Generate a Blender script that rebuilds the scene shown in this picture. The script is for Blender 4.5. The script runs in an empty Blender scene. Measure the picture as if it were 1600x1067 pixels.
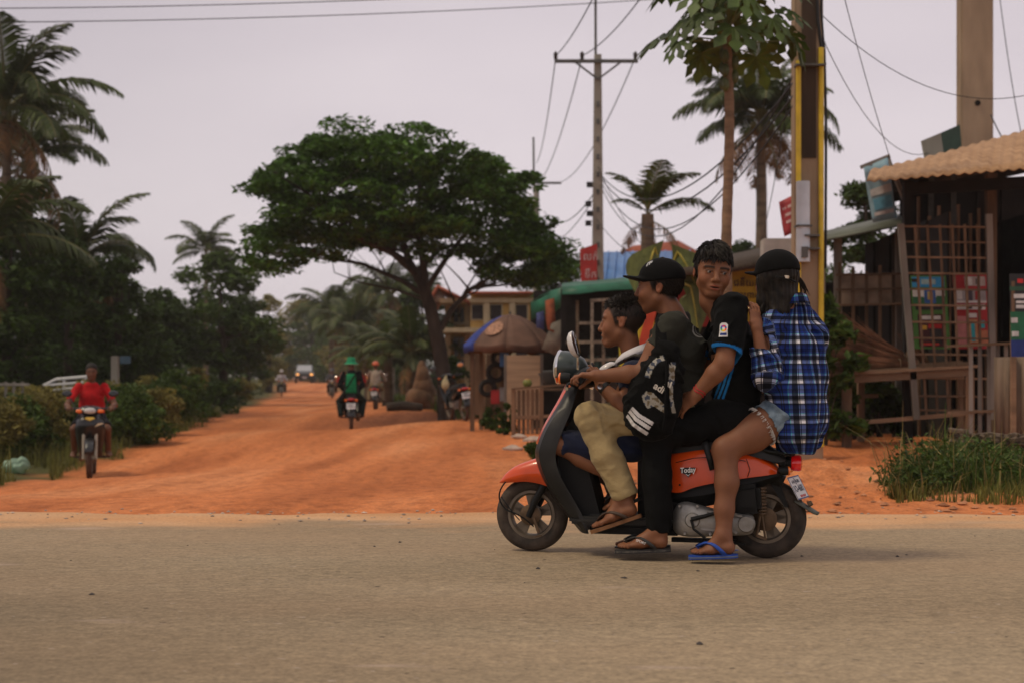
import bpy, bmesh, math, random, time
import numpy as np
from mathutils import Vector, Matrix
from mathutils import noise as mnoise
T0 = time.time()
rnd = random.Random(7)
S = bpy.context.scene
COL = S.collection
R = math.radians
# ------------------------------------------------------------------ camera, sky, sun, exposure
F, CX, HY, H = 2222.2, 800.0, 597.0, 0.818      # focal length and horizon of the photograph (1600 px wide), eye height
cam = bpy.data.cameras.new('camera')
co = bpy.data.objects.new('camera', cam)
COL.objects.link(co)
co.location = (0, 0, H)
co.rotation_euler = (R(90), 0, 0)
cam.sensor_width = 36
cam.lens = 50
cam.shift_y = (HY - 533.5) / 1600
cam.clip_end = 4000
cam.dof.use_dof = True
cam.dof.focus_distance = 6.55
cam.dof.aperture_fstop = 3.2
S.camera = co

W = bpy.data.worlds.new('World')
S.world = W
W.use_nodes = True
SUN_EL, SUN_AZ = 58, -75                          # degrees; azimuth from +Y towards +X
def build_world():
    t = W.node_tree
    for n in list(t.nodes): t.nodes.remove(n)
    N, L = t.nodes.new, t.links.new
    out = N('ShaderNodeOutputWorld')
    sky = N('ShaderNodeTexSky'); sky.sky_type = 'NISHITA'; sky.sun_disc = False
    sky.sun_elevation = R(SUN_EL); sky.sun_rotation = R(SUN_AZ)
    b1 = N('ShaderNodeBackground'); b1.inputs[1].default_value = 0.09
    L(sky.outputs[0], b1.inputs[0])
    tc = N('ShaderNodeTexCoord')
    sp = N('ShaderNodeSeparateXYZ'); L(tc.outputs['Generated'], sp.inputs[0])
    ramp = N('ShaderNodeValToRGB'); L(sp.outputs[2], ramp.inputs[0])
    e = ramp.color_ramp.elements
    e[0].position = 0.0; e[0].color = (.72, .64, .68, 1)
    e[1].position = 1.0; e[1].color = (.62, .56, .56, 1)
    m = e.new(.12); m.color = (.715, .635, .66, 1)
    m = e.new(.3); m.color = (.62, .55, .58, 1)
    mp = N('ShaderNodeMapping'); mp.inputs['Scale'].default_value = (1.3, 1.3, 4.2)
    L(tc.outputs['Generated'], mp.inputs[0])
    nz = N('ShaderNodeTexNoise'); nz.inputs['Scale'].default_value = 1.6; nz.inputs['Detail'].default_value = 5
    L(mp.outputs[0], nz.inputs['Vector'])
    r2 = N('ShaderNodeValToRGB'); L(nz.outputs[0], r2.inputs[0])
    r2.color_ramp.elements[0].position = .3; r2.color_ramp.elements[0].color = (.9, .895, .915, 1)
    r2.color_ramp.elements[1].position = .7; r2.color_ramp.elements[1].color = (1.07, 1.07, 1.06, 1)
    mul = N('ShaderNodeMix'); mul.data_type = 'RGBA'; mul.blend_type = 'MULTIPLY'; mul.inputs[0].default_value = 1
    L(ramp.outputs[0], mul.inputs[6]); L(r2.outputs[0], mul.inputs[7])
    az = N('ShaderNodeMapRange'); az.interpolation_type = 'SMOOTHSTEP'       # the cloud is thinner, and brighter, towards the right
    for i, v in ((1, -.36), (2, .02), (3, .95), (4, 1.13)): az.inputs[i].default_value = v
    L(sp.outputs[0], az.inputs[0])
    b2 = N('ShaderNodeBackground'); L(az.outputs[0], b2.inputs[1])
    L(mul.outputs[2], b2.inputs[0])
    mx = N('ShaderNodeMixShader'); mx.inputs[0].default_value = .93
    L(b1.outputs[0], mx.inputs[1]); L(b2.outputs[0], mx.inputs[2]); L(mx.outputs[0], out.inputs[0])
build_world()
sl = bpy.data.lights.new('sun', 'SUN')
sl.energy = 1.5; sl.angle = R(12); sl.color = (1, .84, .60)
so = bpy.data.objects.new('sun', sl)
COL.objects.link(so)
_d = Vector((math.sin(R(SUN_AZ)) * math.cos(R(SUN_EL)), math.cos(R(SUN_AZ)) * math.cos(R(SUN_EL)) - .25, math.sin(R(SUN_EL))))
so.rotation_euler = _d.to_track_quat('Z', 'Y').to_euler()
so.location = (0, 0, 30)
S.view_settings.view_transform = 'Standard'
S.view_settings.look = 'None'
S.view_settings.exposure = 0.0
S.view_settings.gamma = 1.0
S.view_settings.use_curve_mapping = False
S.cycles.max_bounces = 6
S.cycles.diffuse_bounces = 3
S.cycles.glossy_bounces = 3
S.cycles.transparent_max_bounces = 8
S.cycles.use_adaptive_sampling = True
S.cycles.use_denoising = True
# ------------------------------------------------------------------ helpers
def P(px, py, Y):
    """point of the place at distance Y that the photograph shows at (px, py)"""
    return Vector(((px - CX) * Y / F, Y, H + (HY - py) * Y / F))
def lin(r, g, b):
    f = lambda c: (c / 255 / 12.92) if c / 255 <= .04045 else ((c / 255 + .055) / 1.055) ** 2.4
    return (f(r), f(g), f(b))
_M = {}
def mat(name, col, rough=.6, var=.15, scale=8, bump=0, bscale=60, metal=0, spec=.4, coat=0, col2=None, island=0, objvar=0, trans=0, emit=None, emit_s=0, detail=4, stretch=None, sheen=0):
    if name in _M: return _M[name]
    m = bpy.data.materials.new(name); m.use_nodes = True
    t = m.node_tree; N, L = t.nodes.new, t.links.new
    b = t.nodes['Principled BSDF']
    b.inputs['Roughness'].default_value = rough
    b.inputs['Metallic'].default_value = metal
    b.inputs['Specular IOR Level'].default_value = spec
    b.inputs['Coat Weight'].default_value = coat
    b.inputs['Coat Roughness'].default_value = .12
    if sheen: b.inputs['Sheen Weight'].default_value = sheen
    tc = N('ShaderNodeTexCoord'); vec = tc.outputs['Object']
    if stretch:
        mp = N('ShaderNodeMapping'); mp.inputs['Scale'].default_value = stretch; L(vec, mp.inputs[0]); vec = mp.outputs[0]
    nz = N('ShaderNodeTexNoise'); nz.inputs['Scale'].default_value = scale; nz.inputs['Detail'].default_value = detail
    L(vec, nz.inputs['Vector'])
    a = tuple(max(0, c * (1 - var)) for c in col); c2 = tuple(c * (1 + var) for c in col) if col2 is None else col2
    rp = N('ShaderNodeValToRGB'); L(nz.outputs[0], rp.inputs[0])
    rp.color_ramp.elements[0].position = .32; rp.color_ramp.elements[0].color = (*a, 1)
    rp.color_ramp.elements[1].position = .68; rp.color_ramp.elements[1].color = (*c2, 1)
    c = rp.outputs[0]
    if island:
        g = N('ShaderNodeNewGeometry')
        mr = N('ShaderNodeMapRange'); mr.inputs[3].default_value = 1 - island; mr.inputs[4].default_value = 1 + island
        L(g.outputs['Random Per Island'], mr.inputs[0])
        mm = N('ShaderNodeMix'); mm.data_type = 'RGBA'; mm.blend_type = 'MULTIPLY'; mm.inputs[0].default_value = 1
        L(c, mm.inputs[6]); L(mr.outputs[0], mm.inputs[7]); c = mm.outputs[2]
    if objvar:
        g = N('ShaderNodeObjectInfo')
        mr = N('ShaderNodeMapRange'); mr.inputs[3].default_value = 1 - objvar; mr.inputs[4].default_value = 1 + objvar
        L(g.outputs['Random'], mr.inputs[0])
        mm = N('ShaderNodeMix'); mm.data_type = 'RGBA'; mm.blend_type = 'MULTIPLY'; mm.inputs[0].default_value = 1
        L(c, mm.inputs[6]); L(mr.outputs[0], mm.inputs[7]); c = mm.outputs[2]
    L(c, b.inputs['Base Color'])
    if emit:
        b.inputs['Emission Color'].default_value = (*emit, 1); b.inputs['Emission Strength'].default_value = emit_s
    if bump:
        n2 = N('ShaderNodeTexNoise'); n2.inputs['Scale'].default_value = bscale; n2.inputs['Detail'].default_value = 5
        L(vec, n2.inputs['Vector'])
        bp = N('ShaderNodeBump'); bp.inputs['Strength'].default_value = bump; bp.inputs['Distance'].default_value = .02
        L(n2.outputs[0], bp.inputs['Height']); L(bp.outputs[0], b.inputs['Normal'])
    if trans:
        o = t.nodes['Material Output']
        tr = N('ShaderNodeBsdfTranslucent'); L(c, tr.inputs[0])
        mx = N('ShaderNodeMixShader'); mx.inputs[0].default_value = trans
        L(b.outputs[0], mx.inputs[1]); L(tr.outputs[0], mx.inputs[2]); L(mx.outputs[0], o.inputs[0])
    _M[name] = m
    return m

def ortho(d):
    d = Vector(d).normalized()
    a = Vector((0, 0, 1)) if abs(d.z) < .9 else Vector((1, 0, 0))
    e1 = d.cross(a).normalized()
    return d, e1, d.cross(e1).normalized()

class MB:
    """collects shapes and links them as ONE mesh object"""
    def __init__(s): s.v, s.f, s.m, s.mi = [], [], [], 0
    def add(s, vs, fs):
        o = len(s.v); s.v += [tuple(v) for v in vs]
        s.f += [tuple(i + o for i in f) for f in fs]; s.m += [s.mi] * len(fs)
    def slot(s, i): s.mi = i; return s
    def box(s, c, size, rot=None, bev=0):
        x, y, z = (d / 2 for d in size)
        M = rot.to_3x3() if rot is not None else Matrix.Identity(3)
        c = Vector(c)
        if not bev:
            vs = [c + M @ Vector((a * x, b * y, d * z)) for a in (-1, 1) for b in (-1, 1) for d in (-1, 1)]
            s.add(vs, [(0, 1, 3, 2), (4, 6, 7, 5), (0, 4, 5, 1), (2, 3, 7, 6), (0, 2, 6, 4), (1, 5, 7, 3)])
        else:
            bm = bmesh.new(); bmesh.ops.create_cube(bm, size=1)
            for v in bm.verts: v.co = Vector((v.co.x * x * 2, v.co.y * y * 2, v.co.z * z * 2))
            bmesh.ops.bevel(bm, geom=bm.edges[:], offset=bev, segments=2, affect='EDGES')
            s.bm(bm, Matrix.Translation(c) @ M.to_4x4())
        return s
    def bm(s, bm, M=None):
        bm.verts.index_update()
        s.add([(M @ v.co if M else v.co) for v in bm.verts], [[v.index for v in f.verts] for f in bm.faces]); bm.free()
    def bar(s, a, b, w, t=None, up=(0, 0, 1)):
        a, b = Vector(a), Vector(b); d = (b - a); L = d.length; d.normalize()
        u = Vector(up); e = d.cross(u)
        if e.length < 1e-4: e = d.cross(Vector((1, 0, 0)))
        e.normalize(); g = e.cross(d)
        M = Matrix((e, d, g)).transposed()
        return s.box((a + b) / 2, (w, L, t or w), M.to_4x4())
    def tube(s, pts, r, n=8, cap=True, close=False):
        pts = [Vector(p) for p in pts]; k = len(pts)
        rs = r if isinstance(r, (list, tuple)) else [r] * k
        vs, fs = [], []
        d0 = (pts[1] - pts[0]).normalized(); _, e1, e2 = ortho(d0)
        for i, p in enumerate(pts):
            if close: d = (pts[(i + 1) % k] - pts[i - 1]).normalized()
            else: d = (pts[min(i + 1, k - 1)] - pts[max(i - 1, 0)]).normalized()
            e1 = (e1 - d * e1.dot(d)).normalized(); e2 = d.cross(e1)
            for j in range(n):
                a = 2 * math.pi * j / n
                vs.append(p + (e1 * math.cos(a) + e2 * math.sin(a)) * rs[i])
        m = k if close else k - 1
        for i in range(m):
            for j in range(n):
                a, b = i * n + j, i * n + (j + 1) % n
                c, d_ = ((i + 1) % k) * n + (j + 1) % n, ((i + 1) % k) * n + j
                fs.append((a, b, c, d_))
        if cap and not close:
            fs.append(tuple(range(n - 1, -1, -1))); fs.append(tuple((k - 1) * n + j for j in range(n)))
        s.add(vs, fs); return s
    def lathe(s, prof, M=None, n=24, arc=2 * math.pi):
        """prof: (radius, height) about local Z"""
        M = M or Matrix.Identity(4); full = abs(arc - 2 * math.pi) < 1e-6
        k = n if full else n + 1
        vs = [M @ Vector((r * math.cos(arc * j / n), r * math.sin(arc * j / n), h)) for r, h in prof for j in range(k)]
        fs = []
        for i in range(len(prof) - 1):
            for j in range(n):
                a, b = i * k + j, i * k + (j + 1) % k
                fs.append((a, b, (i + 1) * k + (j + 1) % k, (i + 1) * k + j))
        s.add(vs, fs); return s
    def ell(s, c, rad, rot=None, n=14, m=9):
        c = Vector(c); M = rot.to_3x3() if rot is not None else Matrix.Identity(3)
        rad = rad if isinstance(rad, (tuple, list)) else (rad,) * 3
        vs, fs = [], []
        for i in range(m + 1):
            th = math.pi * i / m
            for j in range(n):
                a = 2 * math.pi * j / n
                vs.append(c + M @ Vector((rad[0] * math.sin(th) * math.cos(a), rad[1] * math.sin(th) * math.sin(a), rad[2] * math.cos(th))))
        for i in range(m):
            for j in range(n): fs.append((i * n + j, (i + 1) * n + j, (i + 1) * n + (j + 1) % n, i * n + (j + 1) % n))
        s.add(vs, fs); return s
    def prism(s, poly, depth, M):
        """polygon in local XY extruded by depth along local Z"""
        n = len(poly)
        vs = [M @ Vector((x, y, 0)) for x, y in poly] + [M @ Vector((x, y, depth)) for x, y in poly]
        fs = [tuple(range(n - 1, -1, -1)), tuple(range(n, 2 * n))] + [(i, (i + 1) % n, n + (i + 1) % n, n + i) for i in range(n)]
        s.add(vs, fs); return s
    def sheet(s, rows, th=0):
        """grid of points (rows of equal length)"""
        k = len(rows[0]); vs = [p for r in rows for p in r]
        fs = [(i * k + j, i * k + j + 1, (i + 1) * k + j + 1, (i + 1) * k + j) for i in range(len(rows) - 1) for j in range(k - 1)]
        s.add(vs, fs); return s
    def mesh(s, name, smooth=True):
        me = bpy.data.meshes.new(name); me.from_pydata(s.v, [], s.f)
        if len(set(s.m)) > 1 or (s.m and s.m[0]): me.polygons.foreach_set('material_index', s.m)
        bm = bmesh.new(); bm.from_mesh(me)
        bmesh.ops.recalc_face_normals(bm, faces=bm.faces[:])
        if smooth:
            for e in bm.edges:
                if len(e.link_faces) == 2 and e.calc_face_angle(0) > .65: e.smooth = False
            for f in bm.faces: f.smooth = True
        bm.to_mesh(me); bm.free()
        return me
    def build(s, name, m, parent=None, smooth=True, off=None):
        if off is not None:
            off = Vector(off); s.v = [(v[0] - off[0], v[1] - off[1], v[2] - off[2]) for v in s.v]
        me = s.mesh(name, smooth)
        for q in (m if isinstance(m, (list, tuple)) else [m]): me.materials.append(q)
        return link(name, me, parent)
def link(name, me, parent=None):
    o = bpy.data.objects.new(name, me); COL.objects.link(o)
    if parent is not None: o.parent = parent
    return o
def tag(o, label=None, cat=None, group=None, kind=None):
    if label: o['label'] = label
    if cat: o['category'] = cat
    if group: o['group'] = group
    if kind: o['kind'] = kind
    return o
def thing(name, loc, label, cat, group=None, rz=0):
    o = bpy.data.objects.new(name, None); COL.objects.link(o)
    o.location = loc; o.rotation_euler = (0, 0, rz); o.empty_display_size = .1
    return tag(o, label, cat, group)
def npmesh(name, V, Fq, m, parent=None, smooth=False, attrs=None):
    """mesh from numpy arrays; Fq is (n,3) or (n,4)"""
    me = bpy.data.meshes.new(name)
    V = np.asarray(V, np.float32); Fq = np.asarray(Fq, np.int32); k = Fq.shape[1]
    me.vertices.add(len(V)); me.vertices.foreach_set('co', V.ravel())
    me.loops.add(Fq.size); me.loops.foreach_set('vertex_index', Fq.ravel())
    me.polygons.add(len(Fq)); me.polygons.foreach_set('loop_start', np.arange(0, Fq.size, k, dtype=np.int32))
    me.polygons.foreach_set('use_smooth', np.full(len(Fq), smooth))
    me.update(calc_edges=True)
    for an, (ty, arr) in (attrs or {}).items():
        at = me.attributes.new(an, ty, 'POINT')
        arr = np.asarray(arr, np.float32)
        if ty == 'FLOAT_COLOR': at.data.foreach_set('color', np.c_[arr, np.ones(len(arr))].astype(np.float32).ravel())
        elif ty == 'FLOAT_VECTOR': at.data.foreach_set('vector', arr.ravel())
        else: at.data.foreach_set('value', arr.ravel())
    for q in (m if isinstance(m, (list, tuple)) else [m]): me.materials.append(q)
    return link(name, me, parent)
def text(name, body, size, M, m, parent=None, ext=.0008, sx=1, shear=0, align='CENTER', bold=0):
    cu = bpy.data.curves.new(name, 'FONT'); cu.body = body; cu.size = size; cu.extrude = ext
    cu.align_x = align; cu.align_y = 'CENTER'; cu.shear = shear; cu.offset = bold; cu.resolution_u = 3
    ob = bpy.data.objects.new(name, cu)
    me = bpy.data.meshes.new_from_object(ob)
    bpy.data.objects.remove(ob); bpy.data.curves.remove(cu)
    me.name = name
    for v in me.vertices: v.co = M @ Vector((v.co.x * sx, v.co.y, v.co.z))
    me.materials.clear(); me.materials.append(m)
    return link(name, me, parent)
def frame(o, x, y):
    """4x4 with local x along x, local y along y, local z their cross"""
    x = Vector(x).normalized(); y = Vector(y); z = x.cross(y).normalized(); y = z.cross(x)
    M = Matrix((x, y, z)).transposed().to_4x4(); M.translation = Vector(o)
    return M
# ------------------------------------------------------------------ terrain height
_CT = [(-6.2, 20.8, -.58), (-3.7, 33, -.31), (-14.6, 90, -.07), (-19, 131, .75), (-1.2, 31.7, .0), (-2, 42, .05), (4.6, 19, .06), (8, 18, .1),
       (-6.5, 14, -.3), (-9, 20, -.4), (-14, 28, -.35), (-30, 45, -.2), (2.5, 12, .0), (6, 12, .03), (12, 20, .1), (10, 40, .1), (1.5, 22, .02), (0, 14, -.1), (-2.5, 13, -.16),
       (-8, 45, -.2), (-12, 60, -.15), (-40, 120, .6), (30, 60, .2), (20, 120, .7), (-60, 200, 1.4), (60, 200, 1.4), (0, 260, 1.9), (-150, 150, 1), (150, 150, 1), (0, 600, 3), (-500, 600, 3), (500, 600, 3)]
_CA = np.array(_CT)
EDGE = 8.95
def gz_np(x, y):
    x = np.asarray(x, float); y = np.asarray(y, float)
    d2 = (x[..., None] - _CA[:, 0]) ** 2 + ((y[..., None] - _CA[:, 1]) * .8) ** 2
    w = 1 / (d2 + 2.0) ** 1.6
    z = (w * _CA[:, 2]).sum(-1) / w.sum(-1)
    t = np.clip((y - EDGE + .25) / 5.0, 0, 1); t = t * t * (3 - 2 * t)
    return z * t
def gz(x, y): return float(gz_np(np.array([x]), np.array([y]))[0])
def G(px, py):
    """ground point the photograph shows at (px, py)"""
    Y = 12.0
    for _ in range(60):
        x = (px - CX) * Y / F
        Yn = (H - gz(x, Y)) * F / max(1, py - HY)
        Y = .5 * Y + .5 * min(Yn, 400)
    x = (px - CX) * Y / F
    return Vector((x, Y, gz(x, Y)))
def at(px, Y):
    x = (px - CX) * Y / F
    return Vector((x, Y, gz(x, Y)))
# ------------------------------------------------------------------ ground, road, verge
_ng = np.random.default_rng(5)
_lat = _ng.random((256, 256))
def vnoise(x, y, s):
    """2-d value noise with cell size s, in -1..1"""
    x = np.asarray(x, float) / s; y = np.asarray(y, float) / s
    i, j = np.floor(x).astype(int), np.floor(y).astype(int); fx, fy = x - i, y - j
    fx, fy = fx * fx * (3 - 2 * fx), fy * fy * (3 - 2 * fy)
    g = lambda a, b: _lat[a & 255, b & 255]
    return 2 * ((g(i, j) * (1 - fx) + g(i + 1, j) * fx) * (1 - fy) + (g(i, j + 1) * (1 - fx) + g(i + 1, j + 1) * fx) * fy) - 1
LB = [G(-300, 800), G(0, 764), G(110, 737), G(175, 722), G(262, 692), G(345, 652), at(398, 55), at(436, 90), at(446, 131), at(452, 250), at(455, 900)]
LBy = np.array([p.y for p in LB]); LBx = np.array([p.x for p in LB])
RB = [at(700, 36), at(640, 48), at(590, 70), at(507, 131), at(480, 250), at(475, 900)]
RBy = np.array([p.y for p in RB]); RBx = np.array([p.x for p in RB])
def grassy(x, y):
    n = vnoise(x, y, .9) * .35 + vnoise(x, y, .3) * .18
    a = np.clip((np.interp(y, LBy, LBx) - x + n) / .5, 0, 1) * (y > EDGE + .6)
    b = np.clip((x - np.interp(y, RBy, RBx) + n * 1.5) / .8, 0, 1) * np.clip((y - 33) / 3, 0, 1) * np.clip((y - 36 - np.abs(x) * 0) / 3, 0, 1)
    return np.clip(a + b, 0, 1)
def _axis(segs):
    out = [np.array([segs[0][0]])]
    for a, b, h in segs: out.append(np.linspace(a, b, max(2, int(round((b - a) / h)) + 1))[1:])
    return np.concatenate(out)
def ground_detail(x, y):
    off = np.clip((y - EDGE - .1) / 1.2, 0, 1)
    rough = .012 + .05 * np.clip((x + 1.0) / 2.5, 0, 1) * np.clip((22 - y) / 6, 0, 1)
    z = off * rough * (vnoise(x, y, 1.1) + .8 * vnoise(x + 9, y, .45) + .55 * vnoise(x, y + 5, .21) + .3 * vnoise(x, y, .12))
    rut = .015 * off * vnoise(x + .12 * y, y * .08, .35) * np.clip((1.5 - x) / 2, 0, 1)
    return z + rut - .012 * (1 - off)
def build_ground():
    xs = _axis([(-1500, -200, 130), (-200, -40, 8), (-40, -13, .9), (-13, 13, .13), (13, 40, .9), (40, 200, 8), (200, 1500, 130)])
    ys = _axis([(-40, 8.5, 6), (8.5, 15, .08), (15, 42, .28), (42, 140, 2), (140, 400, 12), (400, 2600, 200)])
    X, Y = np.meshgrid(xs, ys, indexing='ij')
    Z = gz_np(X, Y) + ground_detail(X, Y)
    V = np.stack([X, Y, Z], -1).reshape(-1, 3)
    n, k = len(xs), len(ys)
    I = np.arange(n * k).reshape(n, k)
    Fq = np.stack([I[:-1, :-1], I[1:, :-1], I[1:, 1:], I[:-1, 1:]], -1).reshape(-1, 4)
    g = grassy(X, Y).reshape(-1)
    m = bpy.data.materials.new('red_dirt'); m.use_nodes = True
    t = m.node_tree; N, L = t.nodes.new, t.links.new
    b = t.nodes['Principled BSDF']; b.inputs['Roughness'].default_value = .95; b.inputs['Specular IOR Level'].default_value = .15
    tc = N('ShaderNodeTexCoord')
    def nz(scale, st=(1, 1, 1), d=5):
        mp = N('ShaderNodeMapping'); mp.inputs['Scale'].default_value = st; L(tc.outputs['Object'], mp.inputs[0])
        q = N('ShaderNodeTexNoise'); q.inputs['Scale'].default_value = scale; q.inputs['Detail'].default_value = d; L(mp.outputs[0], q.inputs['Vector']); return q.outputs[0]
    def ramp(v, stops):
        r = N('ShaderNodeValToRGB'); L(v, r.inputs[0]); e = r.color_ramp.elements
        e[0].position, e[0].color = stops[0][0], (*stops[0][1], 1); e[1].position, e[1].color = stops[-1][0], (*stops[-1][1], 1)
        for p, c in stops[1:-1]: q = e.new(p); q.color = (*c, 1)
        return r.outputs[0]
    def mix(f, a, c, mode='MIX'):
        q = N('ShaderNodeMix'); q.data_type = 'RGBA'; q.blend_type = mode
        if isinstance(f, (int, float)): q.inputs[0].default_value = f
        else: L(f, q.inputs[0])
        L(a, q.inputs[6]); L(c, q.inputs[7]); return q.outputs[2]
    base = ramp(nz(.75, (1, .16, 1), 6), [(.3, (.38, .118, .038)), (.5, (.50, .168, .056)), (.72, (.58, .24, .10))])
    fine = ramp(nz(9, (1, .5, 1), 8), [(.3, (.74, .7, .68)), (.5, (1, 1, 1)), (.72, (1.18, 1.16, 1.12))])
    c = mix(1, base, fine, 'MULTIPLY')
    c = mix(1, c, ramp(nz(42, (1, 1, 1), 3), [(.3, (.72, .7, .68)), (.5, (1, 1, 1)), (.75, (1.2, 1.2, 1.2))]), 'MULTIPLY')
    c = mix(1, c, ramp(nz(1.7, (1, .045, 1), 3), [(.32, (.82, .80, .78)), (.5, (1, 1, 1)), (.68, (1.14, 1.2, 1.28))]), 'MULTIPLY')
    leaf = ramp(nz(60, (1, 1, 1), 2), [(.70, (0, 0, 0)), (.74, (1, 1, 1))])
    peb = N('ShaderNodeRGB'); peb.outputs[0].default_value = (.34, .27, .2, 1)
    c = mix(leaf, c, peb.outputs[0])
    at_ = N('ShaderNodeAttribute'); at_.attribute_name = 'grass'
    gr = ramp(nz(3), [(.3, (.045, .042, .014)), (.6, (.075, .075, .02)), (.8, (.12, .085, .03))])
    c = mix(at_.outputs['Fac'], c, gr)
    L(c, b.inputs['Base Color'])
    bp = N('ShaderNodeBump'); bp.inputs['Strength'].default_value = .7; bp.inputs['Distance'].default_value = .03
    L(nz(14, (1, 1, 1), 8), bp.inputs['Height']); L(bp.outputs[0], b.inputs['Normal'])
    o = npmesh('ground', V, Fq, m, smooth=True, attrs={'grass': ('FLOAT', g)})
    tag(o, 'rust red dirt ground and side road running off between the trees', kind='structure')
build_ground()
def build_road():
    xs = _axis([(-900, -60, 60), (-60, -14, 2), (-14, 14, .1), (14, 60, 2), (60, 900, 60)])
    rows = []
    ys = [-14, 0, 4, 7, 8.2, 8.6]
    e = EDGE + .09 * vnoise(xs, xs * 0, .8) + .06 * vnoise(xs, xs * 0 + 3, .23) + .17 * vnoise(xs, xs * 0 + 7, 3.1)
    for y in ys: rows.append([(x, y, .004) for x in xs])
    rows.append([(x, y - .1, .002) for x, y in zip(xs, e)])
    rows.append([(x, y, -.03) for x, y in zip(xs, e)])
    m = bpy.data.materials.new('dusty_asphalt'); m.use_nodes = True
    t = m.node_tree; N, L = t.nodes.new, t.links.new
    b = t.nodes['Principled BSDF']; b.inputs['Roughness'].default_value = .9; b.inputs['Specular IOR Level'].default_value = .12
    tc = N('ShaderNodeTexCoord')
    def nz(scale, st=(1, 1, 1), d=5):
        mp = N('ShaderNodeMapping'); mp.inputs['Scale'].default_value = st; L(tc.outputs['Object'], mp.inputs[0])
        q = N('ShaderNodeTexNoise'); q.inputs['Scale'].default_value = scale; q.inputs['Detail'].default_value = d; L(mp.outputs[0], q.inputs['Vector']); return q.outputs[0]
    def ramp(v, stops):
        r = N('ShaderNodeValToRGB'); L(v, r.inputs[0]); e = r.color_ramp.elements
        e[0].position, e[0].color = stops[0][0], (*stops[0][1], 1); e[1].position, e[1].color = stops[-1][0], (*stops[-1][1], 1)
        for p, c in stops[1:-1]: q = e.new(p); q.color = (*c, 1)
        return r.outputs[0]
    def mix(f, a, c, mode='MIX'):
        q = N('ShaderNodeMix'); q.data_type = 'RGBA'; q.blend_type = mode
        if isinstance(f, (int, float)): q.inputs[0].default_value = f
        else: L(f, q.inputs[0])
        L(a, q.inputs[6]); L(c, q.inputs[7]); return q.outputs[2]
    def rgb(*c):
        q = N('ShaderNodeRGB'); q.outputs[0].default_value = (*c, 1); return q.outputs[0]
    def math_(op, a, v):
        q = N('ShaderNodeMath'); q.operation = op
        for i, z in enumerate((a, v)):
            if isinstance(z, (int, float)): q.inputs[i].default_value = z
            else: L(z, q.inputs[i])
        return q.outputs[0]
    base = ramp(nz(.7, (.35, 1, 1)), [(.3, (.268, .211, .137)), (.7, (.338, .272, .184))])
    grain = ramp(nz(75, (.8, 1, 1), 4), [(.25, (.55, .55, .56)), (.5, (1, 1, 1)), (.78, (1.5, 1.45, 1.4))])
    c = mix(.8, base, grain, 'MULTIPLY')
    grain2 = ramp(nz(22, (.6, 1, 1), 4), [(.3, (.82, .82, .82)), (.7, (1.15, 1.14, 1.12))])
    c = mix(1, c, grain2, 'MULTIPLY')
    big = ramp(nz(.32, (.12, 1.3, 1), 4), [(.3, (.76, .74, .72)), (.7, (1.14, 1.14, 1.14))]); c = mix(1, c, big, 'MULTIPLY')
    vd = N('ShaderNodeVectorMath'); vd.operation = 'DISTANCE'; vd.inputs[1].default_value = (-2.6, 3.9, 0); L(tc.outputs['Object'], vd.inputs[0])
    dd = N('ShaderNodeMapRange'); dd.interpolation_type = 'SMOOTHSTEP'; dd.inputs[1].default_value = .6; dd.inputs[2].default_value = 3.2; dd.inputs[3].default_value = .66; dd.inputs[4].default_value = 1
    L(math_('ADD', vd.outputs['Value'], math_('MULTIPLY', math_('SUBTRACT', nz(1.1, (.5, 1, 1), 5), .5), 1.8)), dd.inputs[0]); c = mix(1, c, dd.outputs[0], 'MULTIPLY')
    chips = ramp(nz(38, (.45, 1, 1), 2), [(.71, (0, 0, 0)), (.75, (1, 1, 1))]); c = mix(chips, c, rgb(.40, .33, .27))
    dark = ramp(nz(26, (.6, 1, 1), 2), [(.735, (0, 0, 0)), (.75, (1, 1, 1))]); c = mix(dark, c, rgb(.05, .042, .035))
    scr = ramp(nz(3.2, (.3, 1.2, 1), 4), [(.67, (0, 0, 0)), (.76, (.75, .75, .75))]); c = mix(scr, c, rgb(.42, .33, .27))
    sp = N('ShaderNodeSeparateXYZ'); L(tc.outputs['Object'], sp.inputs[0])
    yy = math_('ADD', sp.outputs[1], math_('MULTIPLY', math_('SUBTRACT', nz(1.4, (.5, 1, 1), 8), .5), 2.4))
    mr = N('ShaderNodeMapRange'); mr.interpolation_type = 'SMOOTHSTEP'
    mr.inputs[1].default_value = 7.75; mr.inputs[2].default_value = 8.45; L(yy, mr.inputs[0])
    dust = ramp(nz(2.2, (.5, 1, 1), 7), [(.3, (.53, .28, .128)), (.7, (.60, .37, .205))])
    c = mix(mr.outputs[0], c, mix(.55, dust, grain, 'MULTIPLY'))
    mr2 = N('ShaderNodeMapRange'); mr2.inputs[1].default_value = 2; mr2.inputs[2].default_value = 8.4; mr2.inputs[3].default_value = .08; mr2.inputs[4].default_value = .34; L(yy, mr2.inputs[0])
    pt = math_('MULTIPLY', mr2.outputs[0], ramp(nz(.9, (.4, 1, 1), 6), [(.35, (0, 0, 0)), (.7, (1, 1, 1))]))
    c = mix(pt, c, rgb(.42, .27, .16))
    L(c, b.inputs['Base Color'])
    bp = N('ShaderNodeBump'); bp.inputs['Strength'].default_value = .45; bp.inputs['Distance'].default_value = .008
    L(nz(90, (1, 1, 1), 3), bp.inputs['Height']); L(bp.outputs[0], b.inputs['Normal'])
    mb = MB(); mb.sheet([[Vector(p) for p in r] for r in rows])
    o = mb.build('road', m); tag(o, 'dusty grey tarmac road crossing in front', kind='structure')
build_road()
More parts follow.
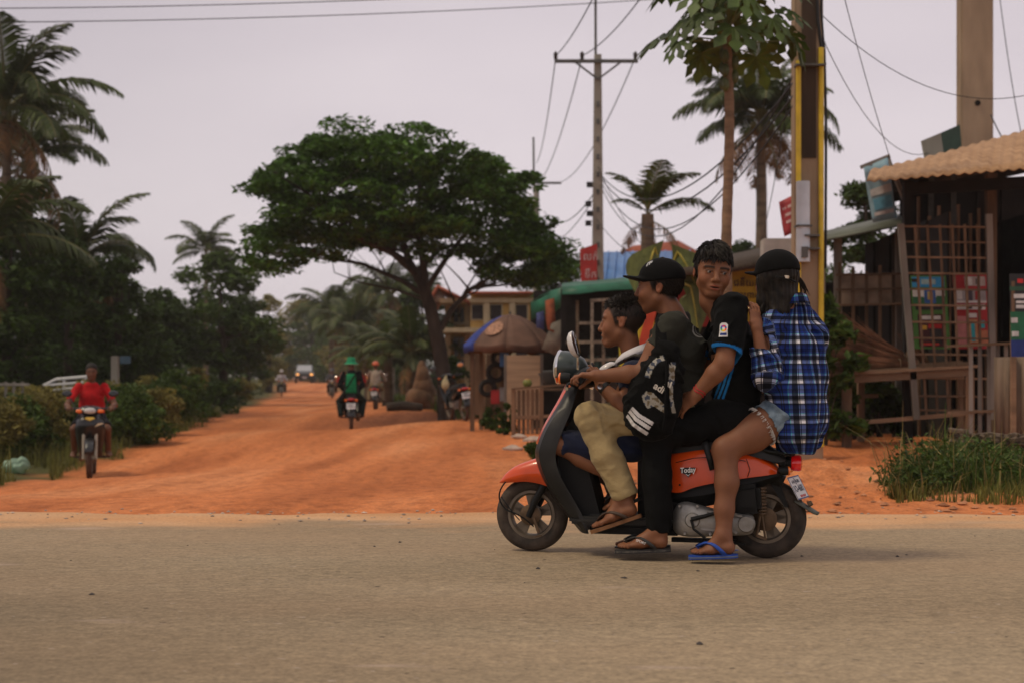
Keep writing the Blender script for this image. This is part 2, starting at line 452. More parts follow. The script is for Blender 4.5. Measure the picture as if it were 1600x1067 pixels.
# loose pebbles and clods along the dirt edge
def pebbles(name, label, n, area, size, m, seed):
    r = np.random.default_rng(seed); V = []; Fs = []
    base = np.array([(1, 0, 0), (-1, 0, 0), (0, 1, 0), (0, -1, 0), (0, 0, .8), (0, 0, -.6)], float)
    fc = np.array([(0, 2, 4), (2, 1, 4), (1, 3, 4), (3, 0, 4), (2, 0, 5), (1, 2, 5), (3, 1, 5), (0, 3, 5)])
    for i in range(n):
        x, y = area(r); s = size * (.4 + r.random() ** 3 * 2.2)
        z = (gz(x, y) + float(ground_detail(np.array([x]), np.array([y]))[0])) if y > EDGE else .004
        a = r.random() * 6.28; c, d = math.cos(a), math.sin(a)
        q = base * (1 + r.uniform(-.35, .35, (6, 3))) * s * np.array([1.2, .9, .6])
        q = np.c_[q[:, 0] * c - q[:, 1] * d, q[:, 0] * d + q[:, 1] * c, q[:, 2]] + (x, y, z + s * .2)
        Fs.append(fc + len(V) * 6); V.append(q)
    tag(npmesh(name, np.concatenate(V), np.concatenate(Fs), m, smooth=False), label, kind='stuff')
M_PEB = mat('clod', (.34, .15, .07), .95, .4, 6, island=.4)
M_STN = mat('grey_stone', (.36, .29, .23), .9, .3, 5, island=.45)
pebbles('pebbles', 'small stones and clods of red earth beside the tarmac', 800, lambda r: (r.uniform(.6, 6.5), EDGE + .1 + abs(r.normal()) * 2.2), .015, M_PEB, 1)
pebbles('gravel', 'scattered grit along the road edge', 700, lambda r: (r.uniform(-7, 7), EDGE - .2 + r.normal() * .25), .007, M_STN, 2)
pebbles('litter_grit', 'loose dark bits on the tarmac', 60, lambda r: (r.uniform(-4, 4), r.uniform(4.2, 8.2)), .0055, mat('dark_grit', (.06, .05, .045), .9), 3)
# ------------------------------------------------------------------ vegetation
M_LEAF = mat('leaf_dark', (.045, .082, .012), .6, .35, 1.2, island=.55, objvar=.2, trans=.25, spec=.25)
M_LEAF2 = mat('leaf_mid', (.054, .094, .015), .6, .35, 1.2, island=.5, objvar=.2, trans=.3, spec=.25)
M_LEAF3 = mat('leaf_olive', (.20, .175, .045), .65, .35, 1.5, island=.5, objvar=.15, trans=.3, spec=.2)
M_PALM = mat('palm_green', (.046, .066, .013), .55, .4, 2, island=.4, objvar=.3, trans=.25)
M_PALMD = mat('palm_dry', (.20, .10, .035), .8, .3, 2, island=.4, trans=.2)
M_RACH = mat('rachis', (.13, .12, .035), .6, .3, 4)
M_BARK = mat('bark', (.05, .036, .025), .9, .4, 5, bump=.6, bscale=14, stretch=(1, 1, .3))
M_PBARK = mat('palm_bark', (.13, .095, .062), .9, .35, 3, bump=.7, bscale=9, stretch=(.6, .6, 3))
def leaves(C, Rd, n, size, r, up=.5, asp=.5, shell=0.0):
    """n leaves in each ellipsoid: C (k,3) centres, Rd (k,3) radii -> quads"""
    C = np.asarray(C, float); Rd = np.asarray(Rd, float); k = len(C)
    d = r.normal(size=(k, n, 3)); d /= np.linalg.norm(d, axis=-1, keepdims=True)
    rad = (shell + (1 - shell) * r.random((k, n, 1))) ** (1 / 2.4)
    p = (C[:, None] + d * rad * Rd[:, None]).reshape(-1, 3); m = len(p)
    nrm = r.normal(size=(m, 3)); nrm[:, 2] = np.abs(nrm[:, 2]) + up * 2; nrm /= np.linalg.norm(nrm, axis=1, keepdims=True)
    t = r.normal(size=(m, 3)); t -= nrm * (t * nrm).sum(1, keepdims=True); t /= np.linalg.norm(t, axis=1, keepdims=True)
    b = np.cross(nrm, t)
    s = size * (.6 + .8 * r.random((m, 1)))
    V = np.stack([p - t * s, p + b * s * asp + nrm * s * .12, p + t * s - nrm * s * .15, p - b * s * asp + nrm * s * .12], 1).reshape(-1, 3)
    return V, np.arange(m * 4).reshape(-1, 4)
def bez(a, b, c, n=7):
    a, b, c = Vector(a), Vector(b), Vector(c)
    return [a * (1 - t) ** 2 + b * 2 * t * (1 - t) + c * t * t for t in [i / (n - 1) for i in range(n)]]
def inpoly(x, y, poly):
    c = False; n = len(poly); j = n - 1
    for i in range(n):
        (xi, yi), (xj, yj) = poly[i], poly[j]
        if (yi > y) != (yj > y) and x < (xj - xi) * (y - yi) / (yj - yi) + xi: c = not c
        j = i
    return c
# --- the umbrella-shaped tree by the junction
def big_tree():
    Y = 36.0; base = at(698, Y); s = F / Y
    root = thing('rain_tree', base, 'wide umbrella shaped tree with forked dark trunk standing alone at the roadside', 'tree')
    poly = [(366, 290), (400, 262), (440, 245), (470, 225), (510, 205), (525, 193), (585, 193), (612, 206), (660, 198), (700, 214), (740, 240), (775, 248), (782, 270), (830, 273), (840, 290), (805, 300), (830, 320), (862, 345), (850, 365), (882, 385), (890, 430), (840, 445), (800, 440), (770, 432), (735, 415), (700, 405), (660, 392), (600, 388), (560, 393), (520, 402), (480, 396), (450, 412), (425, 432), (408, 420), (392, 395), (398, 365), (430, 345), (436, 315), (420, 296), (385, 302)]
    r = np.random.default_rng(11); C = []; Rd = []
    while len(C) < 390:
        x, y = r.uniform(365, 895), r.uniform(193, 445)
        if not inpoly(x, y, poly): continue
        u = (x - 625) / 270; dep = 3.6 * math.sqrt(max(.06, 1 - u * u))
        yy = Y + r.uniform(-1, 1) * dep
        # umbrella: underside is hollow except near the rim
        q = P(x, y, yy)
        rs = .5 + .55 * r.random()
        C.append(q - base); Rd.append((rs * .64, rs * .64, rs * .23))
    V, Fq = leaves(C, Rd, 125, .088, r, up=.6, asp=.5, shell=.1)
    npmesh('crown', V, Fq, mat('leaf_rain_tree', (.058, .122, .017), .6, .4, 1.0, island=.6, trans=.3, spec=.2), root)
    pp = lambda x, y, dy=0: P(x, y, Y) + Vector((0, dy, 0)) - base
    mb = MB()
    tr = [Vector((0, 0, -.1)), pp(695, 600), pp(686, 540), pp(672, 480), pp(660, 445)]
    mb.tube(tr, [.24, .2, .19, .17, .15], 10)
    mb.build('trunk', M_BARK, root)
    brs = [([pp(662, 450), pp(640, 410), pp(618, 340), pp(600, 260, .5)], .13), ([pp(666, 460), pp(660, 400), pp(655, 330), pp(660, 250, -.6)], .12), ([pp(668, 465), pp(630, 440), pp(560, 408, .8), pp(470, 395, 1.2)], .085),
           ([pp(682, 525), pp(705, 485), pp(735, 452), pp(800, 420, -.8)], .1), ([pp(664, 455), pp(700, 400), pp(740, 340, .9), pp(790, 300, 1.6)], .085), ([pp(640, 412), pp(590, 380), pp(520, 330, -1), pp(430, 275, -1.6)], .075),
           ([pp(655, 420), pp(690, 380, 1), pp(720, 370, 2.2), pp(740, 340, 3)], .07), ([pp(650, 430), pp(620, 405, -1.2), pp(560, 380, -2.2), pp(520, 340, -3)], .07), ([pp(668, 470), pp(618, 452, .5), pp(560, 440, .4), pp(520, 425, .2)], .04), ([pp(735, 452), pp(760, 448), pp(830, 440, .5)], .05)]
    ends = []
    for pts, rr in brs:
        b2 = MB(); n = len(pts)
        b2.tube(pts, [rr * (1 - .72 * i / (n - 1)) for i in range(n)], 7)
        for k in range(9):
            t = r.uniform(.35, 1); i = min(n - 2, int(t * (n - 1))); q = pts[i].lerp(pts[i + 1], t * (n - 1) - i)
            c = Vector(min((C[j] for j in r.integers(0, len(C), 30)), key=lambda z: (Vector(z) - q).length))
            b2.tube(bez(q, q.lerp(c, .5) + Vector((0, 0, .15)), c, 5), [rr * .3, rr * .22, rr * .16, rr * .12, .008], 5, cap=False)
        b2.build('branch', M_BARK, root)
big_tree()
_tm = {}
def tree(px, Y, htop, wpx, label, m=None, group=None, seed=0, name='broadleaf_tree', low=.25, n=46, lsize=None, lean=0, base_y=None, trunkw=1):
    """tree with base at pixel column px, distance Y, top at pixel row htop, crown width wpx pixels"""
    base = at(px, Y); s = F / Y
    top = H + (HY - htop) / s; h = top - base.z; w = wpx / s / 2
    root = thing(name, base, label, 'tree', group)
    r = np.random.default_rng(100 + seed)
    C, Rd = [], []
    for i in range(n):
        t = r.random(); a = r.random() * 6.28
        prof = math.sin(math.pi * min(1, (.12 + .88 * t) ** .8)) ** .6
        rad = w * prof * math.sqrt(r.random()) * (1 - .1 * r.random())
        rs = w * (.2 + .2 * r.random())
        z = h * (low + (1 - low) * t) - rs * .3
        C.append((math.cos(a) * rad * .85 + lean * t, math.sin(a) * rad * .85, z)); Rd.append((rs, rs, rs * .55))
    V, Fq = leaves(C, Rd, 150, (lsize or max(.07, w * .055)), r, up=.5, asp=.5, shell=.2)
    npmesh('crown', V, Fq, m or M_LEAF, root)
    mb = MB(); k = h * (low + .25)
    tw = .035 * h * trunkw
    mb.tube([(0, 0, -.1), (.05 * w, 0, k * .5), (.1 * lean, 0, k), (.4 * lean, 0, h * .75)], [tw, tw * .8, tw * .65, tw * .2], 8)
    for j in range(7):
        c = Vector(C[int(r.integers(len(C)))]); q = Vector((0, 0, k * (.6 + .4 * r.random())))
        mb.tube(bez(q, q.lerp(c, .5) + Vector((0, 0, .1 * h)), c, 5), [tw * .45, tw * .35, tw * .25, tw * .2, tw * .08], 5, cap=False)
    mb.build('trunk', M_BARK, root)
    return root
# --- palm fronds: a few meshes shared by all palms
def frond_mesh(name, e0, droop, hang, seed, nl=46, gap=.0, m=None):
    """unit length frond along +X: e0 start slope, droop total bend (radians)"""
    r = random.Random(seed); mb = MB(); pts = []; p = Vector((0, 0, 0)); N = 14
    for i in range(N + 1):
        pts.append(p.copy()); t = i / N; a = e0 - droop * t ** 1.4
        p = p + Vector((math.cos(a), 0, math.sin(a))) / N
    mb.mi = 1
    mb.tube(pts, [.012 * (1 - .85 * i / N) + .002 for i in range(N + 1)], 4)
    mb.mi = 0
    for k in range(nl):
        t = .14 + .85 * k / nl; f = t * N; i = min(N - 1, int(f)); q = pts[i].lerp(pts[i + 1], f - i)
        tg = (pts[i + 1] - pts[i]).normalized(); upv = Vector((0, 1, 0)).cross(tg) * -1
        L = .30 * (math.sin(math.pi * min(1, .12 + t * .86)) ** .7) * r.uniform(.85, 1.1)
        for sgn in (-1, 1):
            if r.random() < gap: continue
            fw = .55 + .5 * t
            d = (Vector((0, sgn, 0)) * 1.0 + tg * fw + upv * (.25 - hang * r.uniform(.3, .7))).normalized()
            d2 = (d + Vector((0, 0, -1)) * hang * r.uniform(.7, 1.5)).normalized()
            wv = tg * .0125
            a, b_ = q - wv * .6, q + wv * .6; mid = q + d * L * .5; tip = mid + d2 * L * .5
            mb.add([a, b_, mid + wv, mid - wv, tip], [(0, 1, 2, 3), (3, 2, 4)])
    me = mb.mesh(name, smooth=False)
    for q in (m or M_PALM, M_RACH): me.materials.append(q)
    return me
FR = [frond_mesh('frond', .9, 1.5, .7, 1), frond_mesh('frond', .55, 1.5, .9, 2), frond_mesh('frond', .2, 1.2, 1.1, 3), frond_mesh('frond', 1.2, 1.2, .5, 4), frond_mesh('frond', .7, 2.3, .9, 6, gap=.15)]
FRD = frond_mesh('frond', -.5, 1.0, 1.3, 5, gap=.25, m=M_PALMD)
_VEC = np.array
def palm(px, Y, crown_y, L, label, nf=17, group='coconut palms', seed=0, lean=0, dry=3, tw=.13, name='coconut_palm', fr=None, flat=1.0, nuts=True, spec=None):
    base = at(px, Y); h = H + (HY - crown_y) * Y / F - base.z
    root = thing(name, base, label, 'palm tree', group)
    r = random.Random(seed + 50)
    top = Vector((lean, 0, h))
    mb = MB(); n = 12
    pts = [Vector((lean * (i / n) ** 1.7, .02 * math.sin(i * 2), -.1 + (h + .1) * i / n)) for i in range(n + 1)]
    mb.tube(pts, [tw * (1.25 if i == 0 else 1 - .35 * i / n) * (1 + .05 * (i % 2)) for i in range(n + 1)], 9)
    mb.build('trunk', M_PBARK, root)
    def put(me, az, L_, tilt=0, roll=0, dz=0):
        o = link('frond', me, root)
        o.location = top + Vector((0, 0, dz)); o.rotation_euler = (roll, tilt, az); o.scale = (L_, L_, L_)
        if me is FRD: o['label'] = 'dry brown hanging frond'
    for i in range(nf):
        az = i * 2.39996 + r.uniform(-.25, .25); lev = i / nf
        me = FR[fr if fr is not None else [3, 0, 0, 4, 1, 1, 2][min(6, int(lev * 7))]]
        put(me, az, L * r.uniform(.85, 1.1), r.uniform(-.15, .15), r.uniform(-.25, .25), .1 * (1 - lev))
    for i in range(dry):
        put(FRD, r.random() * 6.28, L * r.uniform(.6, .85), r.uniform(-.1, .3), r.uniform(-.3, .3), -.1)
    for az, L_, k, tl in (spec or []): put(FR[k], az, L_, tl)
    if nuts:
        mb = MB()
        for i in range(7):
            a = i * .9; mb.ell(top + Vector((math.cos(a) * tw * 1.4, math.sin(a) * tw * 1.4, -.18 - .1 * (i % 2))), (.1, .1, .13), n=8, m=6)
        mb.build('coconut_cluster', mat('coconut_husk', (.12, .11, .03), .6, .3), root)
    return root
# --- a shrub or weed clump as a thing: stems with leaves
def shrub(p, w, h, label, m, seed, n=16, leaf=.05, group=None, name='shrub', cat='shrub', per=110):
    root = thing(name, p, label, cat, group); r = np.random.default_rng(seed)
    C, Rd = [], []
    for i in range(n):
        a, q = r.random() * 6.28, math.sqrt(r.random()) * .8; t = r.random()
        rs = w * (.16 + .16 * r.random())
        C.append((math.cos(a) * q * w * (1 - .4 * t), math.sin(a) * q * w * (1 - .4 * t), h * (.12 + .78 * t))); Rd.append((rs, rs, rs * .8))
    V, Fq = leaves(C, Rd, per, leaf, r, up=.2, asp=.42)
    V[:, 2] = np.maximum(V[:, 2], -.03)
    npmesh('foliage', V, Fq, m, root)
    mb = MB()
    for c in C[:12]:
        mb.tube(bez((c[0] * .1, c[1] * .1, -.05), (c[0] * .3, c[1] * .3, c[2] * .7), c, 4), [.012, .01, .007, .003], 4, cap=False)
    mb.build('stem', M_BARK, root)
    return root
def blades(name, label, pts, hs, m, seed, wid=.008, lean=.5):
    """grass: one curved 2-quad blade per point"""
    r = np.random.default_rng(seed); pts = np.asarray(pts, float); n = len(pts); hs = np.asarray(hs)[:, None] * (.6 + .8 * r.random((n, 1)))
    a = r.random(n) * 6.283; d = np.c_[np.cos(a), np.sin(a), np.zeros(n)]; s = np.c_[-np.sin(a), np.cos(a), np.zeros(n)]
    l = lean * r.random((n, 1)); w = wid * (.7 + .6 * r.random((n, 1)))
    up = np.array([0, 0, 1.0])
    p1 = pts + up * hs * .55 + d * hs * l * .3; p2 = pts + up * hs * (1 - .3 * l) + d * hs * l
    V = np.stack([pts - s * w, pts + s * w, p1 + s * w * .8, p1 - s * w * .8, p2 + s * w * .15, p2 - s * w * .15], 1).reshape(-1, 3)
    i = np.arange(n)[:, None] * 6
    Fq = np.concatenate([i + np.array([[0, 1, 2, 3]]), i + np.array([[3, 2, 4, 5]])])
    return tag(npmesh(name, V, Fq, m), label, kind='stuff')
M_GRASS = mat('grass_blade', (.07, .11, .02), .6, .3, 1.5, island=.5, trans=.3, spec=.2)
M_GRASSD = mat('grass_olive', (.13, .13, .03), .65, .3, 1.5, island=.5, trans=.3, spec=.2)
# ------------------------------------------------------------------ trees and plants where they stand
def place_plants():
    # left side of the side road
    palm(10, 40, 175, 3.3, 'tallest coconut palm at the far left edge, its crown topping all others there', 19, seed=1, dry=5, tw=.17)
    palm(46, 44, 250, 3.0, 'coconut palm with a grey trunk just right of the tallest left palm', 16, seed=2, dry=4, tw=.15)
    palm(128, 47, 405, 3.0, 'shorter coconut palm with a brown drooping frond, right of the tall left palms', 16, seed=3, dry=5, tw=.15)
    palm(-25, 34, 380, 2.8, 'low coconut palm cut by the left picture edge', 15, seed=4, dry=4, tw=.15)
    palm(322, 72, 395, 2.3, 'small palm crown poking above the round trees left of the road', 13, seed=5, dry=0)
    L = [(60, 50, 400, 230, 'dark dense tree below the tall left palms', M_LEAF), (180, 54, 430, 190, 'dark tree filling the gap behind the red shirted rider', M_LEAF),
         (250, 58, 455, 150, 'low dark tree left of the round tree with a slim trunk', M_LEAF), (345, 60, 398, 215, 'round spreading tree on a slim dark trunk left of the dirt road', M_LEAF2),
         (385, 82, 440, 110, 'pale green bushy tree at the left bend of the dirt road', M_LEAF2), (300, 75, 420, 160, 'mid green tree behind the round left tree', M_LEAF2), (10, 38, 330, 230, 'dark tree at the left edge behind the scrub', M_LEAF), (105, 41, 372, 170, 'dense dark tree hiding the foot of the shorter left palm', M_LEAF), (185, 44, 392, 170, 'dense dark tree above the white post', M_LEAF2), (48, 46, 285, 190, 'tall dark tree between the trunks of the two tall left palms', M_LEAF),
         (130, 62, 395, 200, 'tall hazy tree behind the shorter left palm', M_LEAF), (420, 105, 452, 80, 'narrow olive tree at the end of the left tree row', M_LEAF3)]
    for i, (px, Y, t, w, lab, m) in enumerate(L):
        tree(px, Y, t, w, lab, m, 'trees on the left of the dirt road', i, low=.04 if i != 3 else .3, n=70 if Y < 60 else 40)
    # the end of the road
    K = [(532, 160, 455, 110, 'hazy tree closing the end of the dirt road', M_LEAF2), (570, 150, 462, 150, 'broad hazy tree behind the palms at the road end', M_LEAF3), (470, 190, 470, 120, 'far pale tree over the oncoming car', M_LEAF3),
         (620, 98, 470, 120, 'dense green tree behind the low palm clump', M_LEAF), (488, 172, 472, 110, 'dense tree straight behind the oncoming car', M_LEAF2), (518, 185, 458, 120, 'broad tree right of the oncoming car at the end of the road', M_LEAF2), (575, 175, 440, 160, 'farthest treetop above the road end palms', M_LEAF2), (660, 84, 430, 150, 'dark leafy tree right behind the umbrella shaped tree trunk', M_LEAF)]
    for i, (px, Y, t, w, lab, m) in enumerate(K):
        tree(px, Y, t, w, lab, m, 'trees at the end of the road', 30 + i, low=.08, n=44)
    palm(518, 92, 492, 3.4, 'tallest palm at the end of the dirt road', 16, 'palms at the road end', 7, dry=3, tw=.2)
    palm(548, 84, 515, 2.9, 'palm with low yellowing fronds right of the tallest road end palm', 16, 'palms at the road end', 8, dry=4, tw=.18)
    palm(612, 78, 462, 2.9, 'palm rising beside the umbrella shaped tree on its left', 16, 'palms at the road end', 9, dry=2, tw=.18)
    palm(606, 58, 560, 2.5, 'squat bushy palm behind the orange helmet rider', 17, 'palms at the road end', 10, dry=1, tw=.25, nuts=False)
    palm(643, 54, 552, 2.5, 'squat bushy palm next to the termite mound', 17, 'palms at the road end', 11, dry=1, tw=.25, nuts=False)
    palm(575, 70, 560, 2.4, 'squat palm behind the green hat rider', 15, 'palms at the road end', 12, dry=1, tw=.2, nuts=False)
    # right of the umbrella-shaped tree and behind the stalls
    T = [(880, 44, 372, 130, 'dark rounded tree touching the right end of the umbrella shaped tree', M_LEAF), (845, 64, 405, 120, 'dark tree behind the right half of the umbrella shaped tree', M_LEAF), (1360, 34, 262, 190, 'dark tree behind the roofs on the right', M_LEAF),
         (1160, 50, 372, 110, 'pale green treetop between the papaya trunk and the white box', M_LEAF2), (1260, 40, 330, 120, 'dark tree just left of the light blue banner', M_LEAF)]
    for i, (px, Y, t, w, lab, m) in enumerate(T):
        tree(px, Y, t, w, lab, m, 'trees behind the stalls', 50 + i, low=.2)
    palm(1190, 40, 188, 2.75, 'coconut palm with a brown skirt of dead fronds behind the papaya trunk', 24, 'palms behind the stalls', 21, dry=9, tw=.2, nuts=True)
    palm(1012, 30, 335, 1.4, 'young palm behind the black capped driver', 7, 'palms behind the stalls', 22, dry=3, tw=.2, nuts=False, fr=3, spec=[(.15, 1.6, 1, -.1), (.5, 1.25, 3, -.2), (3.0, .9, 0, 0)])
place_plants()
def papaya():
    Y = 15.0; base = at(1138, Y); root = thing('papaya_tree', base, 'slim papaya tree with a bare ringed trunk and big lobed leaves at the top', 'tree')
    top = P(1137, 40, Y) - base; mb = MB(); n = 40
    pts = [Vector((top.x * (i / n) + .02 * math.sin(i * .25), .02 * math.cos(i * .2), -.1 + (top.z + .1) * i / n)) for i in range(n + 1)]
    mb.tube(pts, [(.062 - .016 * i / n) * (1 + .08 * (i % 2)) for i in range(n + 1)], 10); mb.build('trunk', mat('papaya_bark', (.19, .12, .07), .85, .3, 7, bump=.5, bscale=30, stretch=(.6, .6, 2)), root)
    r = random.Random(3)
    for v in range(3):
        m = MB()
        # palmate leaf with seven deep lobes, blade in local XY, petiole end at origin
        for j in range(7):
            a = (j - 3) * .62; L = 1 - .07 * abs(j - 3); d = Vector((math.cos(a), math.sin(a), 0)); s = Vector((-d.y, d.x, 0)); dz = -.16 - .1 * rnd.random()
            k = [Vector((0, 0, 0)), d * L * .35 + s * .11, d * L * .55 + s * .09 + Vector((0, 0, dz * .3)), d * L * .7 + s * .2 + Vector((0, 0, dz * .55)), d * L + Vector((0, 0, dz)), d * L * .7 - s * .2 + Vector((0, 0, dz * .55)), d * L * .55 - s * .09 + Vector((0, 0, dz * .3)), d * L * .35 - s * .11]
            mid = d * L * .5 + Vector((0, 0, dz * .2 - .03))
            o = len(m.v); m.add(k + [mid], [(i, i + 1, 8) for i in range(7)] + [(7, 0, 8)])
        FRp = m.mesh('leaf', smooth=False); FRp.materials.append(mat('papaya_leaf', (.055, .092, .014), .55, .35, 2, island=.25, objvar=.4, trans=.25)); papaya_leaf.append(FRp)
    mp = mat('papaya_petiole', (.12, .15, .05), .6)
    for i in range(38):
        az = i * 2.4 + r.uniform(-.3, .3); lev = i / 38; el = 1.15 - 1.25 * lev + r.uniform(-.15, .15); L = r.uniform(.42, .78) * (1 - .15 * (lev < .2))
        q0 = top + Vector((0, 0, .16 - .42 * lev)); d = Vector((math.cos(az) * math.cos(el), math.sin(az) * math.cos(el), math.sin(el))); q1 = q0 + d * L
        o = link('leaf', papaya_leaf[i % 3], root)
        o.location = q1; o.rotation_euler = (r.uniform(-.4, .4), .35 + .5 * lev + r.uniform(-.2, .3), az); sc = r.uniform(.27, .42); o.scale = (sc,) * 3
        mb = MB(); mb.tube(bez(q0, q0 + d * L * .55 + Vector((0, 0, .05)), q1, 5), [.011, .009, .008, .006, .005], 5); mb.build('petiole', mp, root)
    for i in range(9):
        a = i * 2.1; q = top + Vector((math.cos(a) * .075, math.sin(a) * .075, -.24 - .05 * i))
        mb = MB(); mb.ell(q, (.045, .045, .075), n=8, m=6); mb.build('fruit', mat('papaya_fruit', (.06, .075, .02), .5, .3), root)
papaya_leaf = []
papaya()
def banana():
    Y = 21.0; base = at(1040, Y); root = thing('banana_plant', base, 'banana plant with one huge rounded leaf behind the driver\'s cap', 'plant')
    M_B = mat('banana_leaf', (.115, .135, .03), .5, .4, 3, trans=.3, stretch=(4, 4, 1)); M_BM = mat('banana_midrib', (.36, .30, .04), .5, .2)
    m = MB(); m.tube([(0, 0, -.1), (.02, 0, 1), (.03, 0, 2)], [.12, .1, .07], 9); m.build('trunk', mat('banana_stem', (.12, .11, .05), .7, .4, 5, stretch=(1, 1, .2)), root)
    def leaf(a, b, c, w, seed):
        sp = bez(Vector((.03, 0, 1.85)), a, b, 4)[:-1] + bez(b, b.lerp(c, .5) + Vector((0, 0, .12)), c, 9); n = len(sp); rows = []
        for i, q in enumerate(sp):
            t = i / (n - 1); ww = w * math.sin(math.pi * min(.985, max(0, (t - .18) / .82)) ** .75) if t > .18 else .0
            ww = max(ww, .004); tg = (sp[min(i + 1, n - 1)] - sp[max(0, i - 1)]).normalized(); sd = tg.cross(Vector((.0, -1, .25))).normalized()
            rows.append([q + sd * ww * k + Vector((0, 0, -abs(k) * ww * .25)) + tg * abs(k) * .05 for k in (-1, -.66, -.33, 0, .33, .66, 1)])
        m = MB(); m.sheet(rows); o = m.build('leaf', M_B, root)
        m = MB(); m.tube([q + Vector((0, -.012, 0)) for q in sp], [.022 * (1 - .8 * i / n) for i in range(n)], 6); m.build('midrib', M_BM, o)
    q = lambda x, y, dy=0: P(x, y, Y) + Vector((0, dy, 0)) - base
    leaf(q(1032, 412, -.05), q(1022, 388, -.1), q(1000, 470, -.3), .36, 1); leaf(q(1046, 412, .1), q(1058, 394, -.05), q(1090, 462, -.2), .30, 2); leaf(q(1045, 420), q(1075, 450, -.3), q(1085, 520, -.4), .22, 4)
banana()
def verge():
    r = np.random.default_rng(21)
    # left scrub: individual shrubs
    spots = [(-20, 23), (18, 24.2), (55, 25), (98, 26), (30, 28), (205, 26.5), (238, 29), (190, 30.5), (158, 29), (255, 32.5), (220, 33.5), (280, 37), (300, 40), (330, 46), (75, 30), (120, 32), (0, 31), (285, 45), (250, 38), (352, 58), (372, 66), (335, 64)]
    labs = ['olive scrub bush at the lower left corner beyond the green plastic bag', 'scrub bush directly above the green plastic bag', 'scrub bush left of the red shirted rider', 'scrub bush half hidden by the red shirted rider', 'scrub bush behind the one above the plastic bag',
            'rounded olive bush right of the red shirted rider', 'bush at the dirt road edge right of the red shirted rider', 'bush behind the rounded olive bush', 'bush showing behind the red shirted rider\'s arm', 'small bush where the left verge narrows', 'bush below the white post', 'leafy bush at the far end of the left scrub', 'low bush along the left verge, before the slim trunk', 'low bush at the foot of the slim dark trunk',
            'bush in front of the white railings', 'bush between the white railings and white post', 'bush in front of the wooden fence', 'dark hedge bush near the slim trunk', 'hedge bush right of the white post', 'bush beyond the slim trunk on the left road bend', 'last bush on the left road bend', 'bush left of the far white shirted rider']
    for i, (px, Y) in enumerate(spots):
        p = at(px, Y); far = Y > 33
        shrub(p, .95 if Y < 34 else 1.1, (1.0 if Y < 34 else 1.2) * r.uniform(.8, 1.15), labs[i], [M_LEAF3, M_LEAF2][i % 2], 200 + i, n=30 if Y < 34 else 16, leaf=.05 if Y < 34 else .09, group='scrub on the left verge', per=150 if not far else 90)
    # grass on the left verge
    pts = []
    while len(pts) < 30000:
        y = 9.6 + 34 * r.random() ** 1.6; x = np.interp(y, LBy, LBx) - abs(r.normal()) * 2.2 + .25 * r.normal() * (r.random() < .2)
        if grassy(np.array([x]), np.array([y]))[0] < .35 or (abs(x / y + .349) < .024 and 16.2 < y < 22): continue
        pts.append((x, y, gz(x, y) - .01))
    pts = np.array(pts); blades('grass', 'short grass on the left verge', pts, .08 + .26 * r.random(len(pts)) ** 2, M_GRASSD, 1, .007)
    pts = []
    while len(pts) < 6000:
        y = r.uniform(36, 70); x = np.interp(y, RBy, RBx) + abs(r.normal()) * 3
        pts.append((x, y, gz(x, y) - .01))
    blades('grass', 'pale grass around the foot of the umbrella shaped tree', np.array(pts), .25 + .2 * r.random(len(pts)), M_GRASS, 2, .02)
    # weeds on the right, in front of the stalls
    clumps = [(1470, 11.2, .38, .46, 'tall feathery grass clump beside the dirt patch right of the scooter', M_GRASS), (1500, 10.6, .42, .36, 'leafy weed clump in front of the wicker trough', M_GRASS), (1560, 10.9, .5, .34, 'weed clump near the right picture edge', M_GRASS), (1440, 10.3, .24, .2, 'low weed clump at the left end of the right verge', M_GRASSD), (1610, 11.2, .5, .4, 'weed clump cut by the right picture edge', M_GRASS), (1492, 12.2, .36, .4, 'pale grass clump in front of the bench', M_GRASS), (1530, 12.0, .4, .34, 'grass clump below the wicker trough', M_GRASSD)]
    for i, (px, Y, w, h, lab, m) in enumerate(clumps):
        p = at(px, Y); root = thing('weed_clump', p, lab, 'weeds', 'weed clumps on the right verge'); k = 1500
        a = r.random(k) * 6.283; q = w * np.sqrt(r.random(k)); ps = np.c_[np.cos(a) * q * 1.25, np.sin(a) * q, np.zeros(k) - .02]
        hs = h * (1 - .45 * (q / w)) * (.25 + 1.0 * r.random(k) ** 1.5) * (.75 + .5 * vnoise(ps[:, 0] + i, ps[:, 1], .16))
        o = blades('grass_blades', None, ps, hs, m, 300 + i, .0055, .8); o.parent = root
        C = np.c_[r.normal(0, w * .5, 26), r.normal(0, w * .45, 26), h * r.uniform(.2, .75, 26)]
        V, Fq = leaves(C, np.full((26, 3), .09), 26, .026, r, .2, .4); npmesh('foliage', V, Fq, M_LEAF2, root)
        kk = 80; a = r.random(kk) * 6.283; q = w * np.sqrt(r.random(kk)); o = blades('dry_blades', None, np.c_[np.cos(a) * q * 1.3, np.sin(a) * q, np.zeros(kk)], h * (.4 + .9 * r.random(kk)), mat('dry_blade', (.26, .20, .07), .8, .3, 2, island=.4, trans=.25), 340 + i, .004, 1.0); o.parent = root
    pts = []
    while len(pts) < 5000:
        px = r.uniform(1400, 1700); y = r.uniform(9.6, 14); x = (px - CX) * y / F
        if vnoise(np.array([x]), np.array([y]), .5)[0] < -.1 : continue
        pts.append((x, y, gz(x, y) - .01))
    blades('grass', 'sparse short grass on the right verge', np.array(pts), .05 + .09 * r.random(len(pts)), M_GRASSD, 3, .005)
